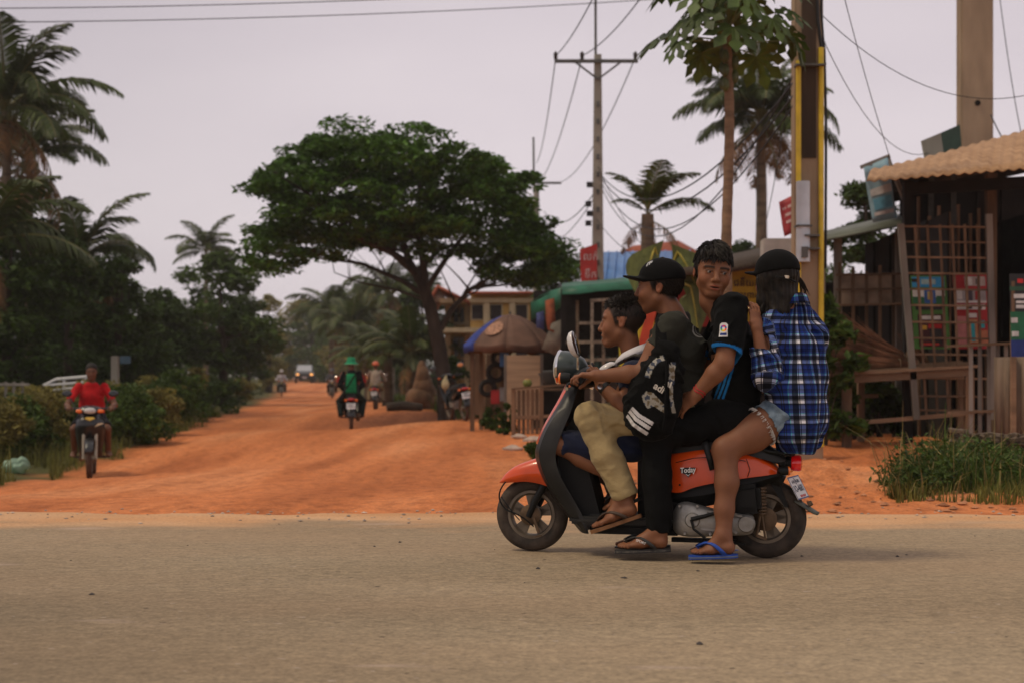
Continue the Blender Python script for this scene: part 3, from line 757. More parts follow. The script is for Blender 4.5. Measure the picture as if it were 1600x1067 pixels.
    # leafy plants behind the girl and under the bench
    for i, (px, Y, w, h, lab, lf) in enumerate([(1285, 17.2, .68, 1.95, 'leafy cassava like plant right behind the girl in the plaid shirt', .085), (1335, 19.2, .55, 1.5, 'green plant between the concrete pole and the shed', .08), (1300, 18.6, .5, 1.05, 'bushy plant behind the broom bench', .07), (1375, 19.6, .6, .8, 'low dark plant under the broom bench', .06), (1425, 19.8, .4, .75, 'dark plant at the right end of the broom bench', .06)]):
        shrub(at(px, Y), w, h, lab, M_LEAF2, 400 + i, 20, lf, 'plants behind the bench', 'leafy_plant', 'plant', 70)
    for i, (px, Y, w, h, lab) in enumerate([(790, 22.5, .25, .5, 'weed beside the wooden stall'), (838, 16, .28, .2, 'small yellow green weed left of the scooter'), (760, 33, .6, 1.5, 'bush behind the parked motorbike'), (720, 38, .9, 1.6, 'bush left of the yellow building'), (770, 26.5, .3, .45, 'weed at the foot of the stall post')]):
        shrub(at(px, Y), w, h, lab, M_LEAF2, 420 + i, 12, .04 if h < 1 else .08, None, 'weed' if h < 1 else 'shrub', 'weed' if h < 1 else 'shrub', 80)
verge()
# ------------------------------------------------------------------ the scooter (local frame: x rearward, y away from camera, z up; origin under the front wheel)
SF = Vector((.099, 6.88, .004)); SA = R(-14.5)
_ca, _sa = math.cos(SA), math.sin(SA)
def toL(p): d = Vector(p) - SF; return Vector((d.x * _ca + d.y * _sa, -d.x * _sa + d.y * _ca, d.z))
def Q(px, py, y=0.0):
    """scooter-frame point in the lengthwise plane y that the photograph shows at (px, py)"""
    o = toL((0, 0, H)); e = toL(P(px, py, 1.0)); d = e - o
    return o + d * ((y - o.y) / d.y)
def xz(px, py, y=0.0): q = Q(px, py, y); return q.x, q.z
M_TYRE = mat('tyre', (.03, .025, .02), .9, .3, 14, bump=.3, bscale=40, col2=(.075, .055, .04))
M_RIM = mat('dusty_rim', (.17, .14, .105), .5, .35, 9, metal=.55)
M_BLACKP = mat('black_plastic', (.006, .0065, .006), .5, .3, 7, spec=.25)
M_SHIELD = mat('shield_plastic', (.010, .011, .010), .42, .5, 5, col2=(.026, .025, .021), spec=.35, bump=.05, bscale=90)
M_ORANGE = mat('orange_paint', (.66, .07, .005), .3, .16, 7, coat=.5, bump=.02, bscale=30)
M_SEAT = mat('seat_vinyl', (.009, .009, .0085), .55, .2, 12, bump=.15, bscale=120)
M_ALU = mat('engine_casing', (.33, .32, .29), .5, .35, 8, metal=.6, bump=.15, bscale=50)
M_CHROME = mat('chrome', (.7, .7, .7), .15, .05, 5, metal=1)
M_DARKG = mat('headlamp_case', (.032, .045, .042), .35, .12, 6, coat=.2)
M_AMBER = mat('amber_lens', (.85, .17, .01), .15, .12, 20, coat=1)
M_RED = mat('red_lens', (.55, .005, .008), .15, .2, 25, coat=1, emit=(.9, .01, .01), emit_s=.12)
M_WHITE = mat('white_print', (.75, .74, .7), .6, .05)
M_RUST = mat('rusty_metal', (.13, .085, .05), .7, .4, 18, metal=.5)
def wheel(root, c, r, tw, spokes, twist=0, name='wheel'):
    M = Matrix.Translation(c) @ Matrix.Rotation(R(90), 4, 'X')      # lathe axis -> y
    ri = r - tw * .95
    t = MB(); n = 14
    prof = [(r - tw * .5 + tw * .5 * math.cos(a), tw * .55 * math.sin(a)) for a in [2 * math.pi * i / n for i in range(n + 1)]]
    t.lathe(prof, M, 48)
    wo = bpy.data.objects.new(name, None); COL.objects.link(wo); wo.parent = root
    tyre = t.build('tyre', M_TYRE, wo)
    rm = MB(); h = tw * .42
    rm.lathe([(ri + .012, -h), (ri + .014, -h + .004), (ri - .006, -h * .9), (ri - .014, -h * .4), (ri - .014, h * .4), (ri - .006, h * .9), (ri + .014, h - .004), (ri + .012, h)], M, 40)
    rm.lathe([(.0, -h * 1.0), (.03, -h * 1.0), (.045, -h * .7), (.048, h * .7), (.03, h), (0, h)], M, 24)
    rm.lathe([(.0, -h * 1.5), (.012, -h * 1.5), (.014, -h)], M, 10)
    for k in range(spokes):
        for s in (-1, 1):
            a = twist + 2 * math.pi * k / spokes; a2 = a + s * .17
            p0 = M @ Vector((math.cos(a) * .035, math.sin(a) * .035, 0)); p1 = M @ Vector((math.cos(a2) * (ri - .01), math.sin(a2) * (ri - .01), 0))
            rm.bar(p0, p1, h * 1.1, .016, up=(0, 1, 0))
    rm.build('rim', M_RIM, wo)
    return wo
def arch(x, top, low, w, n=13, p=.55, flat=0):
    """cross-section: from the near lower edge over the top to the far lower edge"""
    out = []
    for i in range(n):
        a = math.pi * i / (n - 1); c = math.cos(a); s = math.sin(a)
        out.append(Vector((x, -w * math.copysign(abs(c) ** p, c), low + (top - low) * (s ** p))))
    return out
def interp_rows(rows, k=4):
    """smooth in-between rows (Catmull-Rom) of number tuples"""
    out = []
    for i in range(len(rows) - 1):
        p0, p1, p2, p3 = rows[max(0, i - 1)], rows[i], rows[i + 1], rows[min(len(rows) - 1, i + 2)]
        for j in range(k):
            t = j / k
            out.append(tuple(.5 * (2 * b + (c - a) * t + (2 * a - 5 * b + 4 * c - d) * t * t + (3 * b - a - 3 * c + d) * t ** 3) for a, b, c, d in zip(p0, p1, p2, p3)))
    out.append(rows[-1]); return out
SCOOT = None
def scooter():
    global SCOOT
    root = thing('scooter', SF, 'orange scooter with black leg shield carrying four young riders across the tarmac', 'scooter', None, SA)
    SCOOT = root
    wb = toL((1.179, 6.6, .004)).x
    wheel(root, Vector((0, 0, .178)), .178, .072, 5, .3, 'front_wheel')
    wheel(root, Vector((wb, 0, .185)), .185, .082, 5, .1, 'rear_wheel')
    hub = MB(); hub.lathe([(0, .03), (.05, .03), (.055, .055), (.035, .062), (0, .062)], Matrix.Translation((wb, 0, .185)) @ Matrix.Rotation(R(90), 4, 'X'), 20); hub.build('drum_brake', M_RUST, root)
    # fork, brake arm, cable
    f = MB()
    for s in (-1, 1):
        f.tube([Vector((-.005, s * .062, .17)), Vector((.03, s * .062, .25)), Q(853, 752, s * .06), Q(862, 725, s * .055)], [.014, .017, .019, .019], 10)
    f.build('fork', M_BLACKP, root)
    f = MB(); f.lathe([(0, .03), (.045, .03), (.05, .05), (.03, .058), (0, .058)], Matrix.Translation((0, 0, .178)) @ Matrix.Rotation(R(90), 4, 'X'), 20)
    f.bar(Q(834, 808, -.065), Q(842, 832, -.065), .012, .008, (0, 1, 0)); f.bar(Q(836, 838, -.065), Q(846, 836, -.065), .006); f.build('front_drum_brake', M_RUST, root)
    f = MB(); f.tube(bez(Q(790, 752, -.07), Q(770, 775, -.08), Q(790, 795, -.08), 8) + bez(Q(793, 797, -.08), Q(815, 803, -.08), Q(834, 822, -.07), 6), .0042, 6); f.tube(bez(Q(812, 812, -.07), Q(800, 800, -.09), Q(783, 775, -.08), 7), .003, 5); f.build('brake_cable', M_BLACKP, root)
    # front fender
    rows = interp_rows([(780, 752.5, 754, .016), (790, 739, 754, .045), (806, 727, 753, .066), (826, 719, 752, .078), (846, 713, 755, .086), (868, 711, 762, .09)], 4)
    sec = []
    for px, t, l, w in rows:
        x, zt = xz(px, t, -.02); _, zl = xz(px, l, -w); sec.append(arch(x, zt, zl, w, 13, .62))
    m = MB(); m.sheet(sec); o = m.build('front_fender', M_ORANGE, root)
    sd = o.modifiers.new('thick', 'SOLIDIFY'); sd.thickness = .005; sd.offset = -1
    # leg shield
    data = interp_rows([(598, 891, 905, .07), (620, 880, 899, .105), (645, 865, 891, .15), (670, 850.5, 880, .178), (695, 840.5, 871, .19), (712, 838, 868, .19), (730, 842, 871, .187), (750, 850, 879, .18), (772, 863, 892, .168), (795, 879, 905, .158), (815, 895, 915, .15), (833, 910, 920, .145)], 3)
    sec = []; fr = []
    for py, a, b, w in data:
        xa, z = xz(a + 4, py, -w); xb, _ = xz(b, py, -w); bul = .035 + .1 * w
        ring = [Vector((xb, -w, z)), Vector(((xa * .35 + xb * .65), -w - .008, z)), Vector((xa, -w, z))]
        for y in (-.75, -.4, 0, .4, .75): ring.append(Vector((xa - bul * (1 - y * y), w * y, z)))
        ring += [Vector((xa, w, z)), Vector(((xa * .35 + xb * .65), w + .008, z)), Vector((xb, w, z))]
        for y in (.6, 0, -.6): ring.append(Vector((xb + .005 - .045 * (1 - y * y), w * y, z)))
        sec.append(ring + [ring[0]])
        if py < 700:
            ww = w * .86
            fr.append([Vector((xa + .003 - bul * (1 - y * y) - .006, ww * y, z)) for y in (-1, -.75, -.4, 0, .4, .75, 1)])
    m = MB(); m.sheet(sec); n = len(sec[0]) - 1; m.f.append(tuple(range(n))); m.m.append(0); m.f.append(tuple(len(sec) * (n + 1) - 1 - n + i for i in range(n))); m.m.append(0)
    m.build('leg_shield', M_SHIELD, root)
    m = MB(); m.sheet(fr); o = m.build('front_panel', M_ORANGE, root); sd = o.modifiers.new('thick', 'SOLIDIFY'); sd.thickness = .006; sd.offset = 0
    m = MB(); m.box(Q(893, 607, -.07) + Vector((0, .01, 0)), (.02, .03, .045), Matrix.Rotation(R(-30), 4, 'Y'), .006); m.build('orange_trim', M_AMBER, root)
    # inner box and floor
    m = MB()
    poly = [xz(*p, -.1) for p in ((868, 690), (905, 640), (915, 700), (922, 745), (938, 806), (905, 812), (880, 770))]
    m.prism(poly, .2, Matrix(((1, 0, 0, 0), (0, 0, 1, -.1), (0, 1, 0, 0), (0, 0, 0, 1)))); m.build('inner_cover', M_BLACKP, root)
    x0, z0 = xz(888, 806, -.17); x1, _ = xz(1050, 806, -.17)
    m = MB(); m.box(((x0 + x1) / 2, 0, z0 - .018), (x1 - x0, .33, .036), None, .012)
    for k in range(5): m.box(((x0 + x1) / 2 + .03, -.1 + .05 * k, z0 + .003), (x1 - x0 - .12, .012, .006))
    xa, za = xz(912, 834, -.13)
    m.build('floorboard', M_SHIELD, root)
    m = MB(); m.box(((x0 + x1) / 2 + .06, 0, z0 - .06), (x1 - x0 - .06, .24, .05), None, .015); m.build('belly_cover', M_BLACKP, root)
    # under-seat body
    m = MB(); xa, za = xz(1000, 700, 0); xb, zb = xz(1075, 832, 0)
    m.box(((xa + xb) / 2, 0, (za + zb) / 2), (xb - xa, .2, za - zb), None, .03); m.build('under_seat_cover', M_BLACKP, root)
    rows = interp_rows([(1040, 708, 762, .10), (1050, 703, 768, .132), (1066, 699, 768.5, .148), (1090, 694, 760, .16), (1130, 693, 752, .166), (1170, 702, 746, .152), (1200, 718, 742, .118), (1218, 735, 739, .075)], 4)
    sec = []
    for px, t, l, w in rows:
        x, zt = xz(px, t, -w * .7); _, zl = xz(px, l, -w); sec.append(arch(x, zt, zl, w, 17, .5))
    m = MB(); m.sheet(sec); m.f.append(tuple(range(17))); m.m.append(0); k = (len(sec) - 1) * 17; m.f.append(tuple(k + i for i in range(17))); m.m.append(0)
    m.build('body_panel', M_ORANGE, root)
    m = MB(); m.tube([Q(x_, y_, -.171) for x_, y_ in ((1056, 722), (1085, 715), (1130, 713), (1165, 720))], .0018, 4); m.tube([Q(x_, y_, -.162) for x_, y_ in ((1166, 716), (1172, 733), (1168, 745))], .0018, 4); m.build('panel_gap', M_BLACKP, root)
    for x_, y_ in ((1062, 757), (1120, 748), (1150, 744)):
        m = MB(); m.ell(Q(x_, y_, -.166), .005, n=8, m=6); m.build('screw', M_BLACKP, root)
    # dark lower cover under the orange panel
    rows = [(1050, 764, 790, .12), (1100, 754, 792, .14), (1160, 742, 775, .13), (1200, 738, 756, .1), (1222, 735, 748, .08)]
    sec = []
    for px, t, l, w in interp_rows(rows, 3):
        x, zt = xz(px, t, -w); _, zl = xz(px, l, -w); sec.append([Vector((x, -w * .7, zl)), Vector((x, -w, zl * .5 + zt * .5)), Vector((x, -w * .95, zt)), Vector((x, w * .95, zt)), Vector((x, w, zl * .5 + zt * .5)), Vector((x, w * .7, zl)), Vector((x, -w * .7, zl))])
    m = MB(); m.sheet(sec); m.build('lower_cover', M_BLACKP, root)
    # seat
    rows = interp_rows([(982, 692, 704, .06), (990, 684, 708, .09), (1015, 680, 709, .105), (1060, 677, 708, .12), (1105, 672, 702, .135), (1145, 675, 704, .14), (1185, 687, 714, .13), (1215, 704, 722, .1), (1228, 714, 720, .06)], 3)
    sec = []
    for px, t, l, w in rows:
        x, zt = xz(px, t, 0); _, zl = xz(px, l, -w); sec.append(arch(x, zt, zl, w, 13, .5))
    m = MB(); m.sheet(sec); m.f.append(tuple(range(13))); m.m.append(0); k = (len(sec) - 1) * 13; m.f.append(tuple(k + i for i in range(13))); m.m.append(0)
    m.build('seat', M_SEAT, root)
    m = MB(); m.sheet([[Q(1096, 686, -.150), Q(1105, 684, -.150)], [Q(1098, 697, -.170), Q(1107, 695, -.170)], [Q(1104, 716, -.176), Q(1113, 714, -.176)], [Q(1109, 735, -.176), Q(1117, 732, -.176)]]); o = m.build('seat_strap', M_SEAT, root); o.modifiers.new('t', 'SOLIDIFY').thickness = .004
    # badge
    yb = -.169; c = Q(1075, 736, yb); a = Q(1065, 733.6, yb); b = Q(1087, 732, yb)
    ux = (b - a); uz = Vector((0, 0, 1))
    M = frame(c + Vector((0, -.003, .0)), ux, uz)
    poly = [(-.036, .016), (-.012, .019), (.036, .016), (.03, -.004), (.012, -.012), (0, -.027), (-.012, -.012), (-.03, -.004)]
    m = MB(); m.prism(poly, .002, M); bd = m.build('badge', M_BLACKP, root, smooth=False)
    text('lettering', 'Today', .034, M @ Matrix.Translation((0, .006, .003)), M_WHITE, bd, .0006, sx=.82, shear=.12, bold=.0008)
    m = MB(); m.prism([(-.011, -.011), (0, -.021), (.011, -.011), (.0085, -.0105), (0, -.0175), (-.0085, -.0105)], .0012, M @ Matrix.Translation((0, 0, .0022))); m.build('chevron', M_WHITE, bd, smooth=False)
    # engine
    m = MB(); ye = -.125
    rows = [(1052, 798, 826, .02), (1060, 786, 834, .05), (1075, 783, 838, .06), (1100, 790, 838, .062), (1130, 797, 836, .06), (1155, 800, 836, .055), (1172, 803, 834, .05), (1178, 808, 828, .03)]
    sec = []
    for px, t, l, w in interp_rows(rows, 3):
        x, zt = xz(px, t, ye); _, zl = xz(px, l, ye); zc = (zt + zl) / 2; hh = (zt - zl) / 2
        sec.append([Vector((x, ye + w * math.copysign(abs(math.cos(a)) ** .6, math.cos(a)), zc + hh * math.copysign(abs(math.sin(a)) ** .6, math.sin(a)))) for a in [2 * math.pi * i / 16 for i in range(17)]])
    m.sheet(sec); m.lathe([(0, .012), (.034, .012), (.04, 0), (.04, -.02)], Matrix.Translation(Q(1166, 818, -.175)) @ Matrix.Rotation(R(90), 4, 'X'), 20)
    m.lathe([(0, .01), (.03, .01), (.036, 0)], Matrix.Translation(Q(1082, 812, -.185)) @ Matrix.Rotation(R(90), 4, 'X'), 20)
    for q in ((1062, 790), (1090, 790), (1120, 800), (1150, 803), (1070, 833), (1110, 834), (1150, 832)): m.lathe([(0, .008), (.006, .008), (.007, 0)], Matrix.Translation(Q(q[0], q[1], -.18)) @ Matrix.Rotation(R(90), 4, 'X'), 8)
    m.bar(Q(1105, 798, -.183), Q(1160, 806, -.183), .008, .008); m.bar(Q(1095, 826, -.183), Q(1150, 830, -.183), .008, .008)
    m.build('engine', M_ALU, root)
    m = MB(); m.box(Q(1155, 779, -.13), (.2, .09, .135), Matrix.Rotation(R(-4), 4, 'Y'), .02); m.box(Q(1155, 779, -.178), (.16, .012, .09), Matrix.Rotation(R(-4), 4, 'Y'), .006); m.build('air_filter_box', M_BLACKP, root)
    m = MB(); m.tube([Q(1122, 800, -.2), Q(1100, 806, -.205), Q(1080, 811, -.205)], [.008, .009, .011], 8); m.tube([Q(1080, 811, -.205), Q(1084, 826, -.21), Q(1102, 840, -.215)], [.007, .006, .006], 8); m.build('kick_starter', M_BLACKP, root)
    m = MB(); m.bar(Q(1150, 845, -.06), Q(1050, 842, -.06), .04, .02); m.bar(Q(1150, 845, .06), Q(1050, 842, .06), .04, .02); m.bar(Q(1135, 846, -.1), Q(1165, 850, -.1), .012, .012); m.build('centre_stand', M_BLACKP, root)
    m = MB(); m.tube([Q(1192, 762, -.1), Q(1188, 800, -.1), Q(1182, 838, -.1)], [.011, .008, .006], 8); m.bar(Q(1183, 836, -.105), Q(1198, 842, -.105), .012, .012); m.tube([Q(1186, 772, -.09), Q(1196, 842, -.09)], .006, 6); m.build('rear_shock', M_RUST, root)
    m = MB()
    for k in range(9): m.lathe([(.02, -.005), (.024, 0), (.02, .005)], Matrix.Translation(Q(1190, 762 + 5 * k, -.1)), 10)
    m.build('shock_spring', M_RUST, root)
    m = MB(); m.tube([Vector((wb - .38, .12, .16)), Vector((wb - .2, .15, .17)), Vector((wb + .12, .15, .25))], [.02, .05, .045], 12); m.build('exhaust', M_RUST, root)
    # rear fender, plate, lamps
    sec = []
    for i in range(13):
        a = R(125 - 60 * i / 12); rr = .215; w = .075 - .015 * (i / 12)
        cx, cz = wb + math.cos(a) * rr, .185 + math.sin(a) * rr
        n = Vector((math.cos(a), 0, math.sin(a)))
        sec.append([Vector((cx, y, cz)) - n * d for y, d in ((-w, .05), (-w, .015), (-w * .7, 0), (0, -.004), (w * .7, 0), (w, .015), (w, .05))])
    m = MB(); m.sheet(sec); o = m.build('rear_fender', M_BLACKP, root); o.modifiers.new('t', 'SOLIDIFY').thickness = .005
    m = MB(); m.prism([xz(*p, -.05) for p in ((1196, 742), (1214, 738), (1224, 770), (1232, 792), (1226, 792), (1208, 762))], .1, Matrix(((1, 0, 0, 0), (0, 0, 1, -.05), (0, 1, 0, 0), (0, 0, 0, 1)))); m.build('plate_bracket', M_BLACKP, root)
    tl, bl = Q(1229, 746, -.075), Q(1248, 780.5, -.075)
    down = (bl - tl); xd = (Vector((.28, 1, .03))).normalized()
    pw, ph = .15, down.length
    M = frame((tl + bl) / 2 + xd * pw / 2, xd, -down)
    if M.col[2].to_3d().x < 0: pass
    M2 = M
    m = MB(); m.prism([(-pw / 2, -ph / 2), (pw / 2, -ph / 2), (pw / 2, ph / 2), (-pw / 2, ph / 2)], .003, M2 @ Matrix.Translation((0, 0, -.0015))); pl = m.build('licence_plate', mat('plate_white', (.62, .6, .58), .55, .1, 12), root, smooth=False)
    blue = mat('plate_blue', (.03, .05, .16), .5)
    zf = .0017
    # the readable face looks rearward and to the camera side: decide by the sign of the normal
    nx = M2.to_3x3() @ Vector((0, 0, 1))
    Mf = M2 if nx.x > 0 else M2 @ Matrix.Rotation(math.pi, 4, 'Y')
    m = MB()
    for a in ((0, ph / 2 - .003, pw, .006), (0, -ph / 2 + .003, pw, .006), (-pw / 2 + .002, 0, .004, ph), (pw / 2 - .002, 0, .004, ph)): m.box(Mf @ Vector((a[0], a[1], zf)), (a[2], a[3], .0012), Mf)
    m.build('plate_border', blue, pl)
    text('lettering', 'សៀមរាប', .026, Mf @ Matrix.Translation((0, ph * .27, zf)), mat('plate_ink', (.03, .035, .06), .6), pl, .0006, bold=.0006)
    text('lettering', '1O-4681', .045, Mf @ Matrix.Translation((0, -.006, zf)), mat('plate_ink', (.03, .035, .06), .6), pl, .0006, sx=.8, bold=.0012)
    text('lettering', 'SIEM REAP', .016, Mf @ Matrix.Translation((.01, -ph * .38, zf)), mat('plate_red', (.5, .04, .03), .6), pl, .0006, bold=.0004)
    m = MB(); tp, bt = Q(1243, 780, 0), Q(1279, 803, 0); dd = (bt - tp).normalized(); w = .05
    sec = []
    for i in range(7):
        t = i / 6; c = tp.lerp(bt, t); ww = w * (1 if t < .7 else math.sqrt(max(.02, 1 - ((t - .7) / .3) ** 2))); nz_ = Vector((0, 1, 0)).cross(dd).normalized()
        sec.append([c + Vector((0, y * ww, 0)) + nz_ * (.012 * abs(y) - .01) for y in (-1, -.5, 0, .5, 1)])
    m.sheet(sec); o = m.build('mud_flap', mat('faded_rubber', (.09, .095, .075), .75, .35, 14), root); o.modifiers.new('t', 'SOLIDIFY').thickness = .006
    m = MB(); m.lathe([(0, .01), (.011, .01), (.013, 0), (.013, -.012)], Matrix.Translation(Q(1266, 786, -.02)) @ Matrix.Rotation(R(60), 4, 'Y'), 10); m.build('reflector', M_RUST, root)
    m = MB(); Mt = Matrix.Translation(Q(1236, 723, 0)) @ Matrix.Rotation(R(90), 4, 'Y')
    m.lathe([(.03, 0), (.036, .012), (.038, .036), (.034, .046), (.02, .05), (0, .051)], Mt, 20); m.build('tail_lamp', M_RED, root)
    m = MB(); m.lathe([(0, -.06), (.03, -.055), (.034, 0), (.03, .005)], Mt, 16); m.box(Q(1215, 718, 0), (.1, .11, .03), Matrix.Rotation(R(14), 4, 'Y'), .01); m.build('lamp_mount', M_BLACKP, root)
    for s in (-1, 1):
        Mi = Matrix.Translation(Q(1229, 735, -.11) if s < 0 else Q(1229, 735, -.11) + Vector((0, .22, 0))) @ Matrix.Rotation(R(90), 4, 'Y') @ Matrix.Rotation(R(20 * s), 4, 'X')
        b_ = MB(); b_.lathe([(0, -.04), (.012, -.04), (.02, -.02), (.02, .004), (.0, .004)], Mi, 14); io = b_.build('turn_signal', M_BLACKP, root)
        b_ = MB(); b_.lathe([(.02, .004), (.021, .012), (.014, .018), (0, .019)], Mi, 14); b_.build('amber_lens', M_AMBER, io)
    m = MB()
    for s in (-1, 1): m.tube([Q(1170, 696, 0) + Vector((0, s * .11, 0)), Q(1205, 703, 0) + Vector((0, s * .12, 0)), Q(1236, 709, 0) + Vector((0, s * .07, 0)), Q(1240, 710, 0)], .008, 8)
    m.build('grab_rail', M_BLACKP, root)
    # headset
    Mh = Matrix.Translation(Q(872, 573, 0)) @ Matrix.Rotation(R(90 + 4), 4, 'Y')
    m = MB(); m.lathe([(.078, .014), (.08, .03), (.078, .06), (.068, .095), (.05, .125), (.02, .145), (0, .15)], Mh, 28); hl = m.build('headlamp', M_DARKG, root)
    m = MB(); m.lathe([(.076, -.002), (.081, .0), (.083, .005), (.081, .012), (.078, .014)], Mh, 28); m.build('bezel', M_CHROME, hl)
    m = MB(); m.lathe([(.075, .004), (.06, -.01), (.03, -.018), (0, -.02)], Mh, 24); m.build('lens', mat('lamp_glass', (.5, .5, .48), .08, .1, 30, spec=.8), hl)
    hb = MB(); hb.tube([Q(905, 594, -.3), Q(912, 592, -.17), Q(922, 588, 0), Q(912, 592, -.17) + Vector((0, .34, 0)), Q(905, 594, -.3) + Vector((0, .6, 0))], .011, 8)
    hb.build('handlebar', M_BLACKP, root)
    for s in (0, 1):
        o_ = Vector((0, .6 * s, 0)); sg = -1 if s else 1
        g = MB(); g.tube([Q(905, 594, -.3) + o_, Q(909, 593, -.18) + o_ + Vector((0, 0, 0)) * sg if not s else Q(909, 593, -.18) + Vector((0, .36, 0))], .017, 12); g.build('grip', M_BLACKP, root)
        g = MB(); g.tube(bez(Q(893, 596, -.16) + Vector((0, .32 * s, 0)), Q(884, 600, -.22) + Vector((0, .44 * s, 0)), Q(885, 607, -.3) + Vector((0, .6 * s, 0)), 6), [.006] * 5 + [.009], 6); g.build('brake_lever', M_CHROME, root)
    m = MB(); sec = []
    for px, t, l, w in interp_rows([(893, 588, 606, .07), (905, 578, 608, .13), (920, 572, 606, .15), (940, 578, 602, .11), (955, 585, 598, .05)], 3):
        x, zt = xz(px, t, 0); _, zl = xz(px, l, 0); zc, hh = (zt + zl) / 2, (zt - zl) / 2
        sec.append([Vector((x, w * math.cos(a), zc + hh * math.sin(a))) for a in [2 * math.pi * i / 14 for i in range(15)]])
    m.sheet(sec); m.build('handlebar_cover', M_BLACKP, root)
    for s in (-1, 1):
        yb = -.13 if s < 0 else .13
        Mi = Matrix.Translation(Q(874, 590.5, -.13) + Vector((0, 0 if s < 0 else .26, 0))) @ Matrix.Rotation(R(90), 4, 'Y')
        b_ = MB(); b_.lathe([(.027, .008), (.028, .03), (.022, .055), (0, .06)], Mi, 18); io = b_.build('turn_signal', M_BLACKP, root)
        b_ = MB(); b_.lathe([(0, -.006), (.018, -.004), (.027, .002), (.0275, .009)], Mi, 18); b_.build('amber_lens', M_AMBER, io)
    def mirror(c, nrm, stalk0, rx, rz):
        z = Vector(nrm).normalized(); x = Vector((0, 1, 0)); x = (x - z * x.dot(z)).normalized(); y = z.cross(x)
        M = Matrix((x, y, z)).transposed().to_4x4(); M.translation = c
        Sx = M @ Matrix.Diagonal((rx, rz, 1, 1))
        b_ = MB(); b_.lathe([(1.0, .006), (1.02, 0), (.96, -.012), (.7, -.024), (.35, -.03), (0, -.032)], Sx, 24); mo = b_.build('mirror', mat('mirror_shell', (.62, .58, .55), .3, .1, 6, coat=.5), root)
        b_ = MB(); b_.lathe([(1.0, .006), (.93, .0075), (0, .0075)], Sx, 24); b_.build('glass', mat('mirror_glass', (.1, .1, .1), .05, .1, metal=.9), mo)
        b_ = MB(); b_.tube([stalk0, stalk0.lerp(c, .5) + Vector((.006, 0, 0)), c + z * -.02], [.006, .005, .005], 6); b_.build('mirror_stalk', M_CHROME, mo)
    mirror(Q(898, 538, -.17), (.975, -.07, .26), Q(903, 577, -.14), .052, .062)
    mirror(Q(949, 579, .19), (.55, -.2, -.8), Q(925, 590, .12), .05, .058)
scooter()
